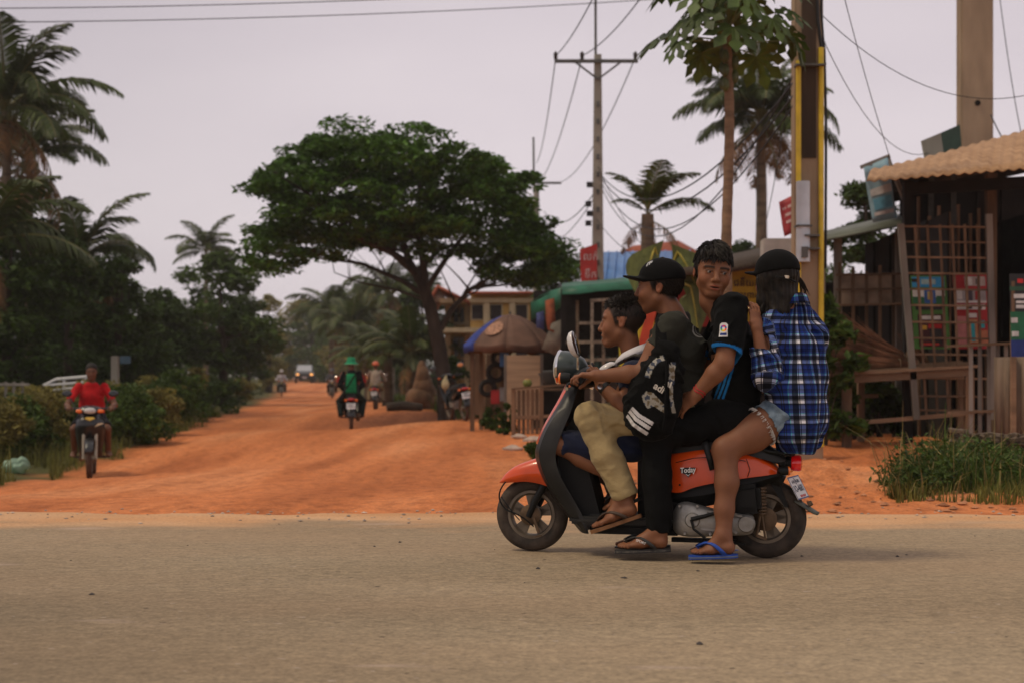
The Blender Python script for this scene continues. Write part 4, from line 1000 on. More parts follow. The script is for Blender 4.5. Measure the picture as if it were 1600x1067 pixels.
# ------------------------------------------------------------------ smooth solids: a small distance-field mesher for bodies, clothes and hair
class Sdf:
    def __init__(s, h=.006): s.p = []; s.h = h; s.cuts = []; s.disp = None
    def _add(s, f, lo, hi, k, op):
        s.p.append((f, np.minimum(lo, hi), np.maximum(lo, hi), k, op)); return s
    def rc(s, a, b, ra, rb=None, k=.015, op='u', flat=None):
        """tapered capsule; flat=(dir, factor) widens the section along dir"""
        rb = ra if rb is None else rb
        a, b = np.array(a, float), np.array(b, float); ab = b - a; L2 = max(1e-9, ab @ ab)
        fac = 1
        if flat: e = np.array(flat[0], float); e /= np.linalg.norm(e); fac = flat[1]
        def f(X, Y, Z):
            px, py, pz = X - a[0], Y - a[1], Z - a[2]
            t = np.clip((px * ab[0] + py * ab[1] + pz * ab[2]) / L2, 0, 1)
            qx, qy, qz = px - t * ab[0], py - t * ab[1], pz - t * ab[2]
            r = ra + (rb - ra) * t
            if flat:
                d = qx * e[0] + qy * e[1] + qz * e[2]; g = d * (1 - 1 / fac)
                qx, qy, qz = qx - g * e[0], qy - g * e[1], qz - g * e[2]
            return np.sqrt(qx * qx + qy * qy + qz * qz) - r
        m = max(ra, rb) * max(1, fac)
        return s._add(f, np.minimum(a, b) - m, np.maximum(a, b) + m, k, op)
    def chain(s, pts, rs, k=.02, op='u', flat=None):
        for i in range(len(pts) - 1): s.rc(pts[i], pts[i + 1], rs[i], rs[i + 1], k, op, flat)
        return s
    def el(s, c, r, rot=None, k=.015, op='u'):
        c = np.array(c, float); r = np.array(r, float); M = np.eye(3) if rot is None else np.array(rot)   # columns = axes
        def f(X, Y, Z):
            px, py, pz = X - c[0], Y - c[1], Z - c[2]
            u = [(px * M[0, i] + py * M[1, i] + pz * M[2, i]) for i in range(3)]
            k0 = np.sqrt((u[0] / r[0]) ** 2 + (u[1] / r[1]) ** 2 + (u[2] / r[2]) ** 2)
            k1 = np.sqrt((u[0] / r[0] ** 2) ** 2 + (u[1] / r[1] ** 2) ** 2 + (u[2] / r[2] ** 2) ** 2)
            return k0 * (k0 - 1) / np.maximum(k1, 1e-6)
        m = np.full(3, r.max())
        return s._add(f, c - m, c + m, k, op)
    def cut(s, o, n):
        """remove everything on the side the normal n points to"""
        s.cuts.append((np.array(o, float), np.array(n, float) / np.linalg.norm(n))); return s
    def mesh(s, fine=()):
        us = [q for q in s.p if q[4] == 'u']
        lo = np.min([q[1] for q in us], 0) - 3.5 * s.h; hi = np.max([q[2] for q in us], 0) + 3.5 * s.h
        ax = []
        for d in range(3):
            v = [lo[d]]
            while v[-1] < hi[d]:
                h = s.h
                for flo, fhi, fh in fine:
                    if flo[d] <= v[-1] <= fhi[d]: h = min(h, fh)
                v.append(v[-1] + h)
            ax.append(np.array(v))
        D = np.full(tuple(len(a) for a in ax), .25, np.float32)
        late = [q for q in s.p if q[4] == 'x']
        for f, a, b, k, op in [q for q in s.p if q[4] != 'x'] + ([(None,) * 5] + late if late else [(None,) * 5]):
            if f is None:
                if s.disp is not None:
                    idx = np.nonzero(np.abs(D) < .04)
                    D[idx] += s.disp(ax[0][idx[0]], ax[1][idx[1]], ax[2][idx[2]]).astype(np.float32)
                continue
            pad = .03 + k; sl = []
            for d in range(3):
                i0 = max(0, np.searchsorted(ax[d], a[d] - pad)); i1 = min(len(ax[d]), np.searchsorted(ax[d], b[d] + pad) + 1); sl.append((i0, i1))
            if any(i1 <= i0 for i0, i1 in sl): continue
            X = ax[0][sl[0][0]:sl[0][1]][:, None, None]; Y = ax[1][sl[1][0]:sl[1][1]][None, :, None]; Z = ax[2][sl[2][0]:sl[2][1]][None, None, :]
            v = f(X, Y, Z).astype(np.float32); sub = D[sl[0][0]:sl[0][1], sl[1][0]:sl[1][1], sl[2][0]:sl[2][1]]
            if op == 'u':
                h = np.clip(.5 + .5 * (sub - v) / k, 0, 1); sub[...] = sub * (1 - h) + v * h - k * h * (1 - h)
            else:
                h = np.clip(.5 - .5 * (sub + v) / k, 0, 1); sub[...] = sub * (1 - h) - v * h + k * h * (1 - h)
        X, Y, Z = ax[0][:, None, None], ax[1][None, :, None], ax[2][None, None, :]
        for o, n in s.cuts:
            D = np.maximum(D, ((X - o[0]) * n[0] + (Y - o[1]) * n[1] + (Z - o[2]) * n[2]).astype(np.float32))
        return nets(D, ax)
def nets(D, ax):
    """surface nets on a rectilinear grid -> vertices, quads"""
    s = D < 0; n = np.array(D.shape) - 1
    cnt = np.zeros(n, np.int8)
    O = [(i, j, k) for i in (0, 1) for j in (0, 1) for k in (0, 1)]
    for i, j, k in O: cnt += s[i:n[0] + i, j:n[1] + j, k:n[2] + k]
    I = np.argwhere((cnt > 0) & (cnt < 8)); ids = np.full(n, -1, np.int32); ids[tuple(I.T)] = np.arange(len(I))
    acc = np.zeros((len(I), 3)); num = np.zeros(len(I))
    cv = {o: D[I[:, 0] + o[0], I[:, 1] + o[1], I[:, 2] + o[2]] for o in O}
    for a in O:
        for d in range(3):
            if a[d]: continue
            b = list(a); b[d] = 1; b = tuple(b)
            va, vb = cv[a], cv[b]; x = (va < 0) != (vb < 0); t = np.where(x, va / np.where(va == vb, 1, va - vb), 0)
            for q in range(3):
                c0 = ax[q][I[:, q] + a[q]]; c1 = ax[q][I[:, q] + b[q]]
                acc[:, q] += np.where(x, c0 + (c1 - c0) * t, 0)
            num += x
    V = acc / num[:, None]
    Fs = []
    for d in range(3):
        e, g = [(1, 2), (2, 0), (0, 1)][d]
        sl0 = [slice(None)] * 3; sl1 = [slice(None)] * 3; sl0[d] = slice(0, -1); sl1[d] = slice(1, None)
        sa, sb = s[tuple(sl0)], s[tuple(sl1)]
        E = np.argwhere(sa != sb); E = E[(E[:, e] > 0) & (E[:, g] > 0) & (E[:, e] < n[e]) & (E[:, g] < n[g])]
        if not len(E): continue
        inside = sa[tuple(E.T)]
        q = []
        for de, dg in ((1, 1), (0, 1), (0, 0), (1, 0)):
            c = E.copy(); c[:, e] -= de; c[:, g] -= dg; q.append(ids[tuple(c.T)])
        q = np.stack(q, 1); q[~inside] = q[~inside][:, ::-1]; Fs.append(q)
    Fq = np.concatenate(Fs); Fq = Fq[(Fq >= 0).all(1)]
    # light relaxation along edges
    for _ in range(2):
        A = np.zeros_like(V); c = np.zeros(len(V))
        for i in range(4):
            a, b = Fq[:, i], Fq[:, (i + 1) % 4]
            np.add.at(A, a, V[b]); np.add.at(A, b, V[a]); np.add.at(c, a, 1); np.add.at(c, b, 1)
        V = V + .45 * (A / np.maximum(c, 1)[:, None] - V)
    return V, Fq
_lat3 = np.random.default_rng(9).random((32, 32, 32)).astype(np.float32)
def vn3(x, y, z):
    i, j, k = np.floor(x).astype(int), np.floor(y).astype(int), np.floor(z).astype(int); fx, fy, fz = x - i, y - j, z - k
    fx, fy, fz = fx * fx * (3 - 2 * fx), fy * fy * (3 - 2 * fy), fz * fz * (3 - 2 * fz); r = 0
    for a, wx in ((0, 1 - fx), (1, fx)):
        for b, wy in ((0, 1 - fy), (1, fy)):
            for c, wz in ((0, 1 - fz), (1, fz)): r = r + wx * wy * wz * _lat3[(i + a) & 31, (j + b) & 31, (k + c) & 31]
    return 2 * r - 1
def wr(amp, *waves):
    """cloth folds: ridged noise drawn out across each direction; waves of (direction, spacing, weight)"""
    def f(X, Y, Z):
        v = 0; q = vn3(X * 9 + 3, Y * 9, Z * 9)
        for n, (d, l, w) in enumerate(waves):
            d_, e1, e2 = ortho(d); a = (X * d_.x + Y * d_.y + Z * d_.z) / (l * .8) + 1.1 * q + 7 * n
            b = (X * e1.x + Y * e1.y + Z * e1.z) / (l * 3.4) + 11; c = (X * e2.x + Y * e2.y + Z * e2.z) / (l * 3.4) + 5 * n
            v = v + w * (.55 - 1.9 * np.abs(vn3(a, b, c)))
        return -amp * 2.7 * v * (.65 + .5 * vn3(X * 6, Y * 6 + 4, Z * 6))
    return f
# skin: colour comes per vertex from the attribute 'tint'
def skin_mat(name, rough=.56):
    m = bpy.data.materials.new(name); m.use_nodes = True; t = m.node_tree; N, L = t.nodes.new, t.links.new
    b = t.nodes['Principled BSDF']; b.inputs['Roughness'].default_value = rough; b.inputs['Specular IOR Level'].default_value = .3
    a = N('ShaderNodeAttribute'); a.attribute_name = 'tint'
    tc = N('ShaderNodeTexCoord'); nz = N('ShaderNodeTexNoise'); nz.inputs['Scale'].default_value = 22; nz.inputs['Detail'].default_value = 5; L(tc.outputs['Object'], nz.inputs['Vector'])
    mr = N('ShaderNodeMapRange'); mr.inputs[3].default_value = .82; mr.inputs[4].default_value = 1.18; L(nz.outputs[0], mr.inputs[0])
    mm = N('ShaderNodeMix'); mm.data_type = 'RGBA'; mm.blend_type = 'MULTIPLY'; mm.inputs[0].default_value = 1; L(a.outputs[0], mm.inputs[6]); L(mr.outputs[0], mm.inputs[7]); L(mm.outputs[2], b.inputs['Base Color'])
    b.inputs['Subsurface Weight'].default_value = .12; b.inputs['Subsurface Radius'].default_value = (.012, .004, .002); b.inputs['Subsurface Scale'].default_value = .6
    n2 = N('ShaderNodeTexNoise'); n2.inputs['Scale'].default_value = 260; L(tc.outputs['Object'], n2.inputs['Vector'])
    bp = N('ShaderNodeBump'); bp.inputs['Strength'].default_value = .12; bp.inputs['Distance'].default_value = .004; L(n2.outputs[0], bp.inputs['Height']); L(bp.outputs[0], b.inputs['Normal'])
    return m
M_SKIN = skin_mat('skin')
def cloth(name, col, rough=.85, var=.18, scale=14, bump=.25, bscale=35, sheen=.15, col2=None, stretch=None):
    return mat(name, col, rough, var, scale, bump, bscale, spec=.12, sheen=sheen, col2=col2, stretch=stretch)
def basis(fwd, up):
    """head axes as columns: x forward, y left, z up"""
    f = Vector(fwd).normalized(); u = Vector(up); u = (u - f * u.dot(f)).normalized(); l = u.cross(f)
    return np.array(Matrix((f, l, u)).transposed())
class Head:
    """adult-ish teenage head in its own axes: origin between the ears, x forward, y left, z up"""
    def __init__(s, c, fwd, up=(0, 0, 1), k=1.0, smile=0, open_=0, jaw=1.0, gaze=(0, 0), wide=1.0):
        s.c = np.array(c, float); s.B = basis(fwd, up); s.k = k; s.smile = smile; s.open = open_; s.jaw = jaw; s.gaze = gaze; s.wide = np.array((1, wide, 1))
    def w(s, *v): return s.c + s.B @ (np.array(v, float) * s.k * s.wide)
    def loc(s, V): return ((np.asarray(V) - s.c) @ s.B) / s.k / s.wide
    def put(s, S):
        k = s.k; B = s.B
        def E(c, r, kk=.014, op='u', rot=None): S.el(s.w(*c), np.array(r) * k * (s.wide if rot is None else 1), B if rot is None else B @ np.array(rot), kk * k, op)
        def Cp(a, b, ra, rb, kk=.012, op='u'): S.rc(s.w(*a), s.w(*b), ra * k, rb * k, kk * k, op)
        E((-.012, 0, .038), (.096, .077, .086))
        E((.03, 0, .02), (.064, .064, .075), .02)
        E((.034, 0, -.04), (.056, .052, .064), .02)
        for y in (-1, 1):
            Cp((.004, y * .046, -.048), (.062, y * .016, -.094), .02 * s.jaw, .016, .024)      # jaw line
            E((.055, y * .038, -.026), (.032, .027, .032), .025)                        # cheek
            Cp((.088, y * .012, .031), (.074, y * .05, .030), .0085, .008, .012)       # brow ridge
            E((.099, y * .031, .008), (.014, .017, .011), .010, 's')                   # eye socket
            E((.0775, y * .0315, .0075), (.0125, .0165, .0125), .004)                   # eyelids
            Cp((.0920, y * .018, .0128), (.0860, y * .045, .0122), .0032, .0038, .004)
            Cp((.0900, y * .019, -.0008), (.0840, y * .044, .0006), .0030, .0032, .004)
            E((-.013, y * .0755, .0), (.0155, .0065, .026), .005, 'u', [[.96, 0, -.2], [y * -.12, 1, 0], [.2, 0, .96]])   # ear
            E((-.008, y * .0838, .002), (.0085, .008, .016), .004, 's')
            Cp((.094, y * .012, -.033), (.088, y * .015, -.034), .0085, .007, .007)     # nostril wing
        E((.073, 0, -.092), (.022, .023, .017), .02)                                  # chin
        Cp((.088, 0, .022), (.108, 0, -.026), .0085, .0125, .010)                       # nose bridge
        E((.106, 0, -.029), (.012, .0125, .010), .008)
        for y in (-1, 1): E((.1025, y * .0075, -.040), (.005, .004, .005), .004, 's')
        sm = s.smile; op = s.open
        E((.083, 0, -.062), (.016, .03, .022), .014)                                   # mouth mound
        E((.0955, 0, -.0575), (.0085, .0205 + .004 * sm, .0055), .006)                 # lips
        E((.0925, 0, -.0705 - .007 * op), (.0085, .0185 + .003 * sm, .006), .006)
        E((.103 - .004 * op, 0, -.0635 - .003 * op), (.012 + .004 * op, .021 + .005 * sm, .0018 + .0045 * op), .004, 's')
        return s
    def tint(s, V, base):
        """per-vertex skin colour: lips, brows, lash line, ears"""
        p = s.loc(V); c = np.tile(np.array(base, float), (len(V), 1))
        def g(cx, cy, cz, rx, ry, rz): return np.exp(-(((p[:, 0] - cx) / rx) ** 2 + ((np.abs(p[:, 1]) - cy) / ry) ** 2 + ((p[:, 2] - cz) / rz) ** 2) ** 2)
        near = (np.abs(p) < .2).all(1)[:, None]
        lip = np.maximum(g(.1, 0, -.0575, .03, .021, .0055), g(.1, 0, -.0705 - .007 * s.open, .03, .019, .0065))[:, None] * near
        c = c * (1 - lip) + (np.array(base) * np.array([1.12, .78, .85]) + np.array([.012, 0, .0])) * lip
        if s.open > .1:
            mth = g(.095, 0, -.0635 - .003 * s.open, .02, .018, .0035)[:, None] * near; c = c * (1 - mth) + np.array([.03, .008, .006]) * mth
        y = np.abs(p[:, 1]); arc = .0305 + .12 * (y - .03) * (y < .03) - .10 * (y - .034) * (y > .034)
        brow = np.exp(-(((p[:, 2] - arc) / .0064) ** 2) ** 1.5) * (y > .011) * (y < .053) * (p[:, 0] > .045); brow = brow[:, None] * near
        c = c * (1 - .92 * brow) + np.array([.012, .009, .007]) * .92 * brow
        lash = (np.exp(-((p[:, 2] - .0145) / .003) ** 2) * (y > .017) * (y < .047) * (p[:, 0] > .06))[:, None] * near
        c = c * (1 - .8 * lash) + np.array([.012, .008, .006]) * .8 * lash
        ear = g(-.012, .085, .0, .03, .015, .035)[:, None] * near; c = c * (1 + ear * np.array([.12, -.04, -.05]))
        ch = g(.07, .045, -.02, .03, .025, .025)[:, None] * near; c = c * (1 + ch * np.array([.1, .0, -.02]))
        return c
    def eyes(s, parent, off):
        M_EYE, M_IRIS = mat('eye_white', (.22, .18, .15), .25, .03), mat('iris', (.012, .008, .006), .1, .1)
        for y in (-1, 1):
            c = Vector(s.w(.0800, y * .0315, .0072)); m = MB()
            m.ell(c, .0128 * s.k, n=14, m=10)
            g = Vector(s.B @ np.array([1, s.gaze[0] * 1.0, s.gaze[1]])).normalized()
            o = m.build('eye', M_EYE, parent, off=off)
            m = MB(); m.ell(c + g * .0066 * s.k, .0080 * s.k, n=10, m=8); m.build('iris', M_IRIS, o, off=off)
def hand(S, w, d, n, l, curl=(.5, .55, .6, .7), k=1.0, thumb=(.6, .6, .35), tcurl=.4, spread=.06):
    """w wrist, d towards the fingers, n the way the palm faces, l the thumb side"""
    w, d, n, l = (np.array(q, float) for q in (w, d, n, l)); d /= np.linalg.norm(d); n = n - d * (n @ d); n /= np.linalg.norm(n); l = l - d * (l @ d) - n * (l @ n); l /= np.linalg.norm(l)
    S.rc(w, w + d * .02 * k, .023 * k, .024 * k, .015, flat=(l, 1.25))
    S.rc(w + d * .025 * k, w + d * .075 * k, .0165 * k, .0145 * k, .012, flat=(l, 2.35))
    tips = []
    for i, (off, L, r) in enumerate(((.029, .072, .0088), (.0098, .080, .0092), (-.0095, .074, .0088), (-.0275, .058, .0078))):
        p = w + d * (.078 - .006 * (i == 3)) * k + l * off * k; a = curl[i] * .45; side = (1.5 - i) * spread
        r_ = r * k
        for j, (f, dr) in enumerate(((.46, .95), (.30, .88), (.24, .8))):
            dd = d * math.cos(a) + n * math.sin(a) + l * side * (1 - .4 * j); dd /= np.linalg.norm(dd)
            q = p + dd * L * f * k; S.rc(p, q, r_, r_ * dr, .0045); r_ *= dr; p = q; a += curl[i]
        tips.append(p)
    p = w + d * .022 * k + l * .028 * k; t = d * thumb[1] + l * thumb[0] + n * thumb[2]; t /= np.linalg.norm(t)
    for j, (L, r) in enumerate(((.038, .0125), (.03, .0105), (.024, .009))):
        q = p + t * L * k; S.rc(p, q, r * k, r * .88 * k, .008); p = q; t = t * math.cos(tcurl) + (d * .6 + n * .5 - l * .3) * math.sin(tcurl); t /= np.linalg.norm(t)
    return tips
def foot(S, ankle, heel, toe, side, k=1.0):
    """barefoot: heel and toe are points on the sole; side points to the little toe"""
    a, h, t = (np.array(q, float) for q in (ankle, heel, toe)); d = (t - h); L = np.linalg.norm(d); d /= L; sd = np.array(side, float); sd = sd - d * (sd @ d); sd /= np.linalg.norm(sd); up = np.cross(d, sd); up *= np.sign(up[2])
    S.rc(a, h + d * .035 * k + up * .032 * k, .033 * k, .030 * k, .02)
    S.rc(h + d * .03 * k + up * .026 * k, h + d * L * .5 + up * .03 * k, .026 * k, .026 * k, .02, flat=(sd, 1.15))
    S.rc(a + d * .01, h + d * L * .55 + up * .032 * k, .033 * k, .022 * k, .025, flat=(sd, 1.2))
    S.rc(h + d * L * .5 + up * .022 * k, h + d * L * .76 + up * .015 * k, .022 * k, .014 * k, .015, flat=(sd, 2.3))
    for i in range(5):
        o = (-.030 + .0155 * i) * k; f = L * (1.0 - .03 * i - .012 * i * i * .5); r = (.0115 if i == 0 else .0085 - .0004 * i) * k
        b = h + d * L * .74 + sd * o * .9 + up * .014 * k; e = h + d * (f - r) + sd * o + up * (r + .001)
        m = (b + e) / 2 + up * .006 * k
        S.rc(b, m, r * 1.1, r, .006); S.rc(m, e, r, r * .95, .004)
def finish(S, name, m, parent, off, fine=(), tint=None, extra=None, sub=True):
    V, Fq = S.mesh(fine)
    at_ = {}
    if tint is not None: at_['tint'] = ('FLOAT_COLOR', tint(V))
    if extra: at_.update(extra(V))
    return npmesh(name, V - np.array(off, float), Fq, m, parent, smooth=True, attrs=at_)
def L3(*a): return np.array(Q(*a))
# ------------------------------------------------------------------ poles, wires, stalls and houses
M_CONC = mat('concrete_tan', (.30, .22, .14), .9, .22, 3, bump=.3, bscale=25, stretch=(1, 1, .3))
M_CONCG = mat('concrete_grey', (.27, .25, .20), .9, .22, 3, bump=.3, bscale=25, stretch=(1, 1, .3))
M_STEEL = mat('dull_steel', (.10, .10, .09), .6, .3, 6, metal=.3)
M_WIRE = mat('cable_black', (.012, .012, .012), .6)
M_YEL = mat('yellow_conduit', (.62, .45, .03), .5, .2, 5)
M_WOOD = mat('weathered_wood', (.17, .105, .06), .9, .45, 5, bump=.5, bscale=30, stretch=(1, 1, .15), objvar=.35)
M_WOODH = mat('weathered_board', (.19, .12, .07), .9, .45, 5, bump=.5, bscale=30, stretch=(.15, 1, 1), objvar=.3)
M_SHADEDW = mat('shaded_dark_wood', (.013, .010, .008), .9, .4, 4, objvar=.3)  # near black: shade of the deep interiors put into the wood colour
M_GREYW = mat('grey_wood', (.20, .18, .15), .9, .4, 4, bump=.4, bscale=20, stretch=(1, 1, .2), objvar=.3)
def wire(name, a, b, sag, r=.008, label='thin dark overhead wire', group='overhead wires'):
    a, b = Vector(a), Vector(b); n = 18; o = (a + b) / 2
    pts = [a.lerp(b, i / n) - Vector((0, 0, sag * 4 * (i / n) * (1 - i / n))) - o for i in range(n + 1)]
    m = MB(); m.tube(pts, r, 5); w = m.build(name, M_WIRE); w.location = o
    return tag(w, label, 'wire', group)
def part(mb, name, m, root, off): return mb.build(name, m, root, off=off)
def poles():
    # the concrete pole with a crossarm in the middle distance
    Y = 34.0; b = at(934, Y); root = thing('utility_pole', b, 'slim concrete utility pole with crossarm standing behind the blue roof', 'utility pole', 'utility poles')
    z = lambda py: P(0, py, Y).z - b.z
    m = MB(); m.prism([(-.155, -.13), (.155, -.13), (.155, .13), (-.155, .13)], .01, Matrix.Translation((0, 0, -.2)))
    m = MB(); v = [Vector((sx * w, sy * w * .85, h)) for h, w in ((-.2, .17), (z(86), .085)) for sx, sy in ((-1, -1), (1, -1), (1, 1), (-1, 1))]
    m.add(v, [(0, 1, 5, 4), (1, 2, 6, 5), (2, 3, 7, 6), (3, 0, 4, 7), (4, 5, 6, 7)]); m.build('post', M_CONCG, root)
    m = MB()
    for k in range(16): m.box((0, -.145 + .0037 * k, 1.2 + k * .42), (.07, .03, .12))
    m.build('climbing_slot', M_STEEL, root)
    m = MB(); x0, x1 = (866 - 934) * Y / F, (996 - 934) * Y / F; m.box(((x0 + x1) / 2, -.13, z(98)), (x1 - x0, .08, .075)); m.build('crossarm', M_STEEL, root)
    for s in (-1, 1):
        m = MB(); m.bar((s * .55, -.12, z(99)), (0, -.12, z(126)), .04); m.build('brace', M_STEEL, root)
    for px in (868, 909, 992):
        x = (px - 934) * Y / F; m = MB(); m.lathe([(.02, -.02), (.05, .03), (.035, .05), (.06, .08), (.04, .1), (.06, .14), (.035, .17), (.02, .2), (0, .2)], Matrix.Translation((x, -.13, z(96))), 10); m.build('insulator', mat('insulator_dark', (.03, .02, .018), .25), root)
    m = MB(); m.tube([(-.05, 0, z(90)), (-.055, 0, z(-60))], .035, 6); m.build('mast_rod', M_STEEL, root)
    m = MB()
    for k, py in enumerate((290, 320, 335, 350)): m.box((-.2 - .03 * (k % 2), -.1, z(py)), (.14, .12, .12))
    m.build('junction_box', M_WIRE, root)
    # the far pole
    Y2 = 60.0; b2 = at(838, Y2); r2 = thing('utility_pole', b2, 'farther thin utility pole rising from the right half of the umbrella shaped tree', 'utility pole', 'utility poles')
    z2 = lambda py: P(0, py, Y2).z - b2.z
    m = MB(); m.tube([(0, 0, -.2), (0, 0, z2(290))], [.16, .12], 8); m.build('post', M_CONCG, r2)
    m = MB(); m.tube([(-.1, 0, z2(300)), (-.12, 0, z2(215))], .05, 6); m.build('mast_rod', M_STEEL, r2)
    for py, a, c in ((287, 838, 877), (358, 826, 862)):
        m = MB(); m.box((((a + c) / 2 - 838) * Y2 / F, -.1, z2(py)), ((c - a) * Y2 / F, .09, .09)); m.build('crossarm', M_STEEL, r2)
    # the wide concrete pole with yellow conduits
    Y3 = 16.0; b3 = at(1261, Y3); r3 = thing('utility_pole', b3, 'thick tan concrete pole with yellow conduits and a white sleeve', 'utility pole', 'utility poles')
    w = 44 * Y3 / F; z3 = lambda py: P(0, py, Y3).z - b3.z; hh = z3(-220)
    m = MB(); m.box((0, 0, hh / 2 - .1), (w, .24, hh + .2), None, .015); m.build('post', M_CONC, r3)
    m = MB(); m.box((-.005, -.128, z3(250) / 2 + hh / 2), (w * .5, .02, hh - z3(250))); m.build('dark_channel', mat('brown_channel', (.045, .028, .015), .85, .5, 4, stretch=(1, 1, .2)), r3)  # flat dark brown strip on the face, standing in for the recessed channel
    for s in (-1, 1):
        m = MB(); t = z3(80) if s > 0 else z3(100); m.tube([(s * w * .40, -.15, .1), (s * w * .40, -.15, t)], .03, 8); m.build('conduit', M_YEL, r3)
    m = MB(); m.tube([(-.085, -.19, z3(412)), (-.085, -.19, z3(288))], .078, 16); m.build('sleeve', mat('white_sleeve', (.52, .58, .62), .5, .12, 4), r3)
    for py in (108, 357, 372, 392):
        m = MB(); m.box((0 if py != 357 else -.085, -.16 if py == 108 else -.2, z3(py)), (w * 1.06 if py == 108 else .17, .14 if py == 108 else .17, .02)); m.build('strap', M_STEEL, r3)
    m = MB(); m.box((-.085, -.285, z3(398)), (.07, .03, .12)); m.build('meter_label', M_STEEL, r3)
    m = MB(); m.tube([(w * .62, -.05, z3(420)), (w * .64, -.05, z3(200)), (w * .58, -.05, z3(80)), (w * .3, -.05, z3(-10)), (w * .2, -.05, z3(-150))], .016, 6); m.tube([(w * .55, -.1, z3(95)), (w * .42, -.12, z3(20)), (w * .5, -.12, z3(-120))], .014, 6); m.tube([(w * .5, -.1, z3(100)), (w * .3, -.14, z3(40)), (w * .1, -.14, z3(-150))], .02, 6); m.build('cable', M_WIRE, r3)
    Y4 = 25.0; b4 = at(1523, Y4); r4 = thing('utility_pole', b4, 'broad tan concrete pole standing behind the shop roof', 'utility pole', 'utility poles')
    w4 = 50 * Y4 / F; h4 = P(0, -200, Y4).z - b4.z; m = MB(); m.box((0, 0, h4 / 2), (w4, .3, h4), None, .02); m.build('post', M_CONC, r4)
    m = MB(); m.lathe([(.0, 0), (.05, 0), (.05, .02)], Matrix.Translation((0, -.152, P(0, 164, Y4).z - b4.z)) @ Matrix.Rotation(R(90), 4, 'X'), 10); m.build('hole', M_SHADEDW, r4)
    # wires
    wire('overhead_wire', P(-80, 14, 24), P(640, -2, 26), .04, .009, 'topmost overhead wire crossing the sky at the upper left', None)
    wire('overhead_wire', P(-80, 36, 24), P(1100, -6, 30), .12, .009, 'second overhead wire, right below the topmost one at the upper left', None)
    g = lambda a, b, s, r=.012: wire('overhead_wire', a, b, s, r)
    labs = ['short wire rising from the left insulator of the slim crossarm pole', 'short wire rising from the second insulator of the slim crossarm pole', 'wire from the left insulator down to the farther pole', "wire from the second insulator down to the farther pole's crossarm", 'wire from the right end of the crossarm down to the farther pole', 'uppermost sagging cable between the thick tan pole and the slim crossarm pole', 'second sagging cable down from the thick tan pole', 'third sagging cable between the thick tan pole and the slim pole', 'lowest and slackest cable between the thick tan pole and the slim pole', 'slack wire from the junction boxes to the farther pole', 'lowest wire between the slim pole and the farther pole', 'wire drooping from the slim pole behind the young palm', 'long slack wire from the slim pole to the papaya trunk', 'wire running from the thick tan pole over the shop canopy to the right edge', 'thin curved wire hanging above the grey and green board', 'nearly straight thin wire dropping to the pale blue banner', 'short wire from the broad tan pole down to the canopy', 'faint wire at the top right corner behind the broad pole', 'thin wire from the thick tan pole down to the palm with the brown skirt']
    for (a, b, s, r), lab in zip(((P(868, 88, 34), P(935, -20, 24), .12, .012), (P(909, 88, 34), P(1010, -15, 24), .15, .012), (P(868, 92, 34), P(838, 255, 60), .5, .014), (P(909, 92, 34), P(842, 285, 60), .5, .014), (P(992, 92, 34), P(876, 285, 60), .6, .014),
                       (P(1240, 130, 16), P(940, 275, 34), .9, .012), (P(1240, 150, 16), P(940, 280, 34), 1.0, .012), (P(1240, 165, 16), P(940, 286, 34), 1.25, .01), (P(1240, 120, 16), P(938, 290, 34), 1.5, .01), (P(930, 300, 34), P(850, 330, 60), .6, .014), (P(928, 310, 34), P(845, 372, 60), .5, .012), (P(930, 340, 34), P(1040, 410, 30), .3, .008), (P(930, 250, 34), P(1140, 410, 30), 1.2, .008), (P(1280, 20, 16), P(1600, 150, 17), .35, .005), (P(1285, 60, 16), P(1500, 190, 24), .9, .005), (P(1310, -40, 15), P(1420, 330, 19), .15, .005), (P(1548, 180, 24), P(1640, 270, 22), .3, .012), (P(1560, -20, 24), P(1600, 230, 24), .2, .008), (P(1245, 60, 16), P(1175, 410, 30), .5, .006)), labs):
        wire('overhead_wire', a, b, s, r, lab)
poles()
def corr(p00, p10, p01, p11, period, amp, n2=8, curve=0, name='roof_sheet', m=None, parent=None, off=None, th=.012):
    """corrugated sheet: p00-p10 is the eave, p01-p11 the far edge; the waves run from the eave back"""
    p00, p10, p01, p11 = map(Vector, (p00, p10, p01, p11)); L = (p10 - p00).length; n = int(L / period * 6); rows = []
    up = (p10 - p00).cross(p01 - p00).normalized(); up = up if up.z > 0 else -up
    for i in range(n2 + 1):
        t = i / n2; a, b = p00.lerp(p01, t), p10.lerp(p11, t); bow = curve * (1 - (1 - t) ** 2.2 - t)
        rows.append([a.lerp(b, j / n) + up * (amp * math.sin(j / 6 * 2 * math.pi)) + Vector((0, 0, bow)) for j in range(n + 1)])
    mb = MB(); mb.sheet(rows); o = mb.build(name, m, parent, off=off); o.modifiers.new('t', 'SOLIDIFY').thickness = th
    return o
def slats(root, off, name, m, lines, w, t):
    for a, b in lines:
        mb = MB(); mb.bar(a, b, w, t, up=(0, 1, 0)); mb.build(name, m, root, off=off)
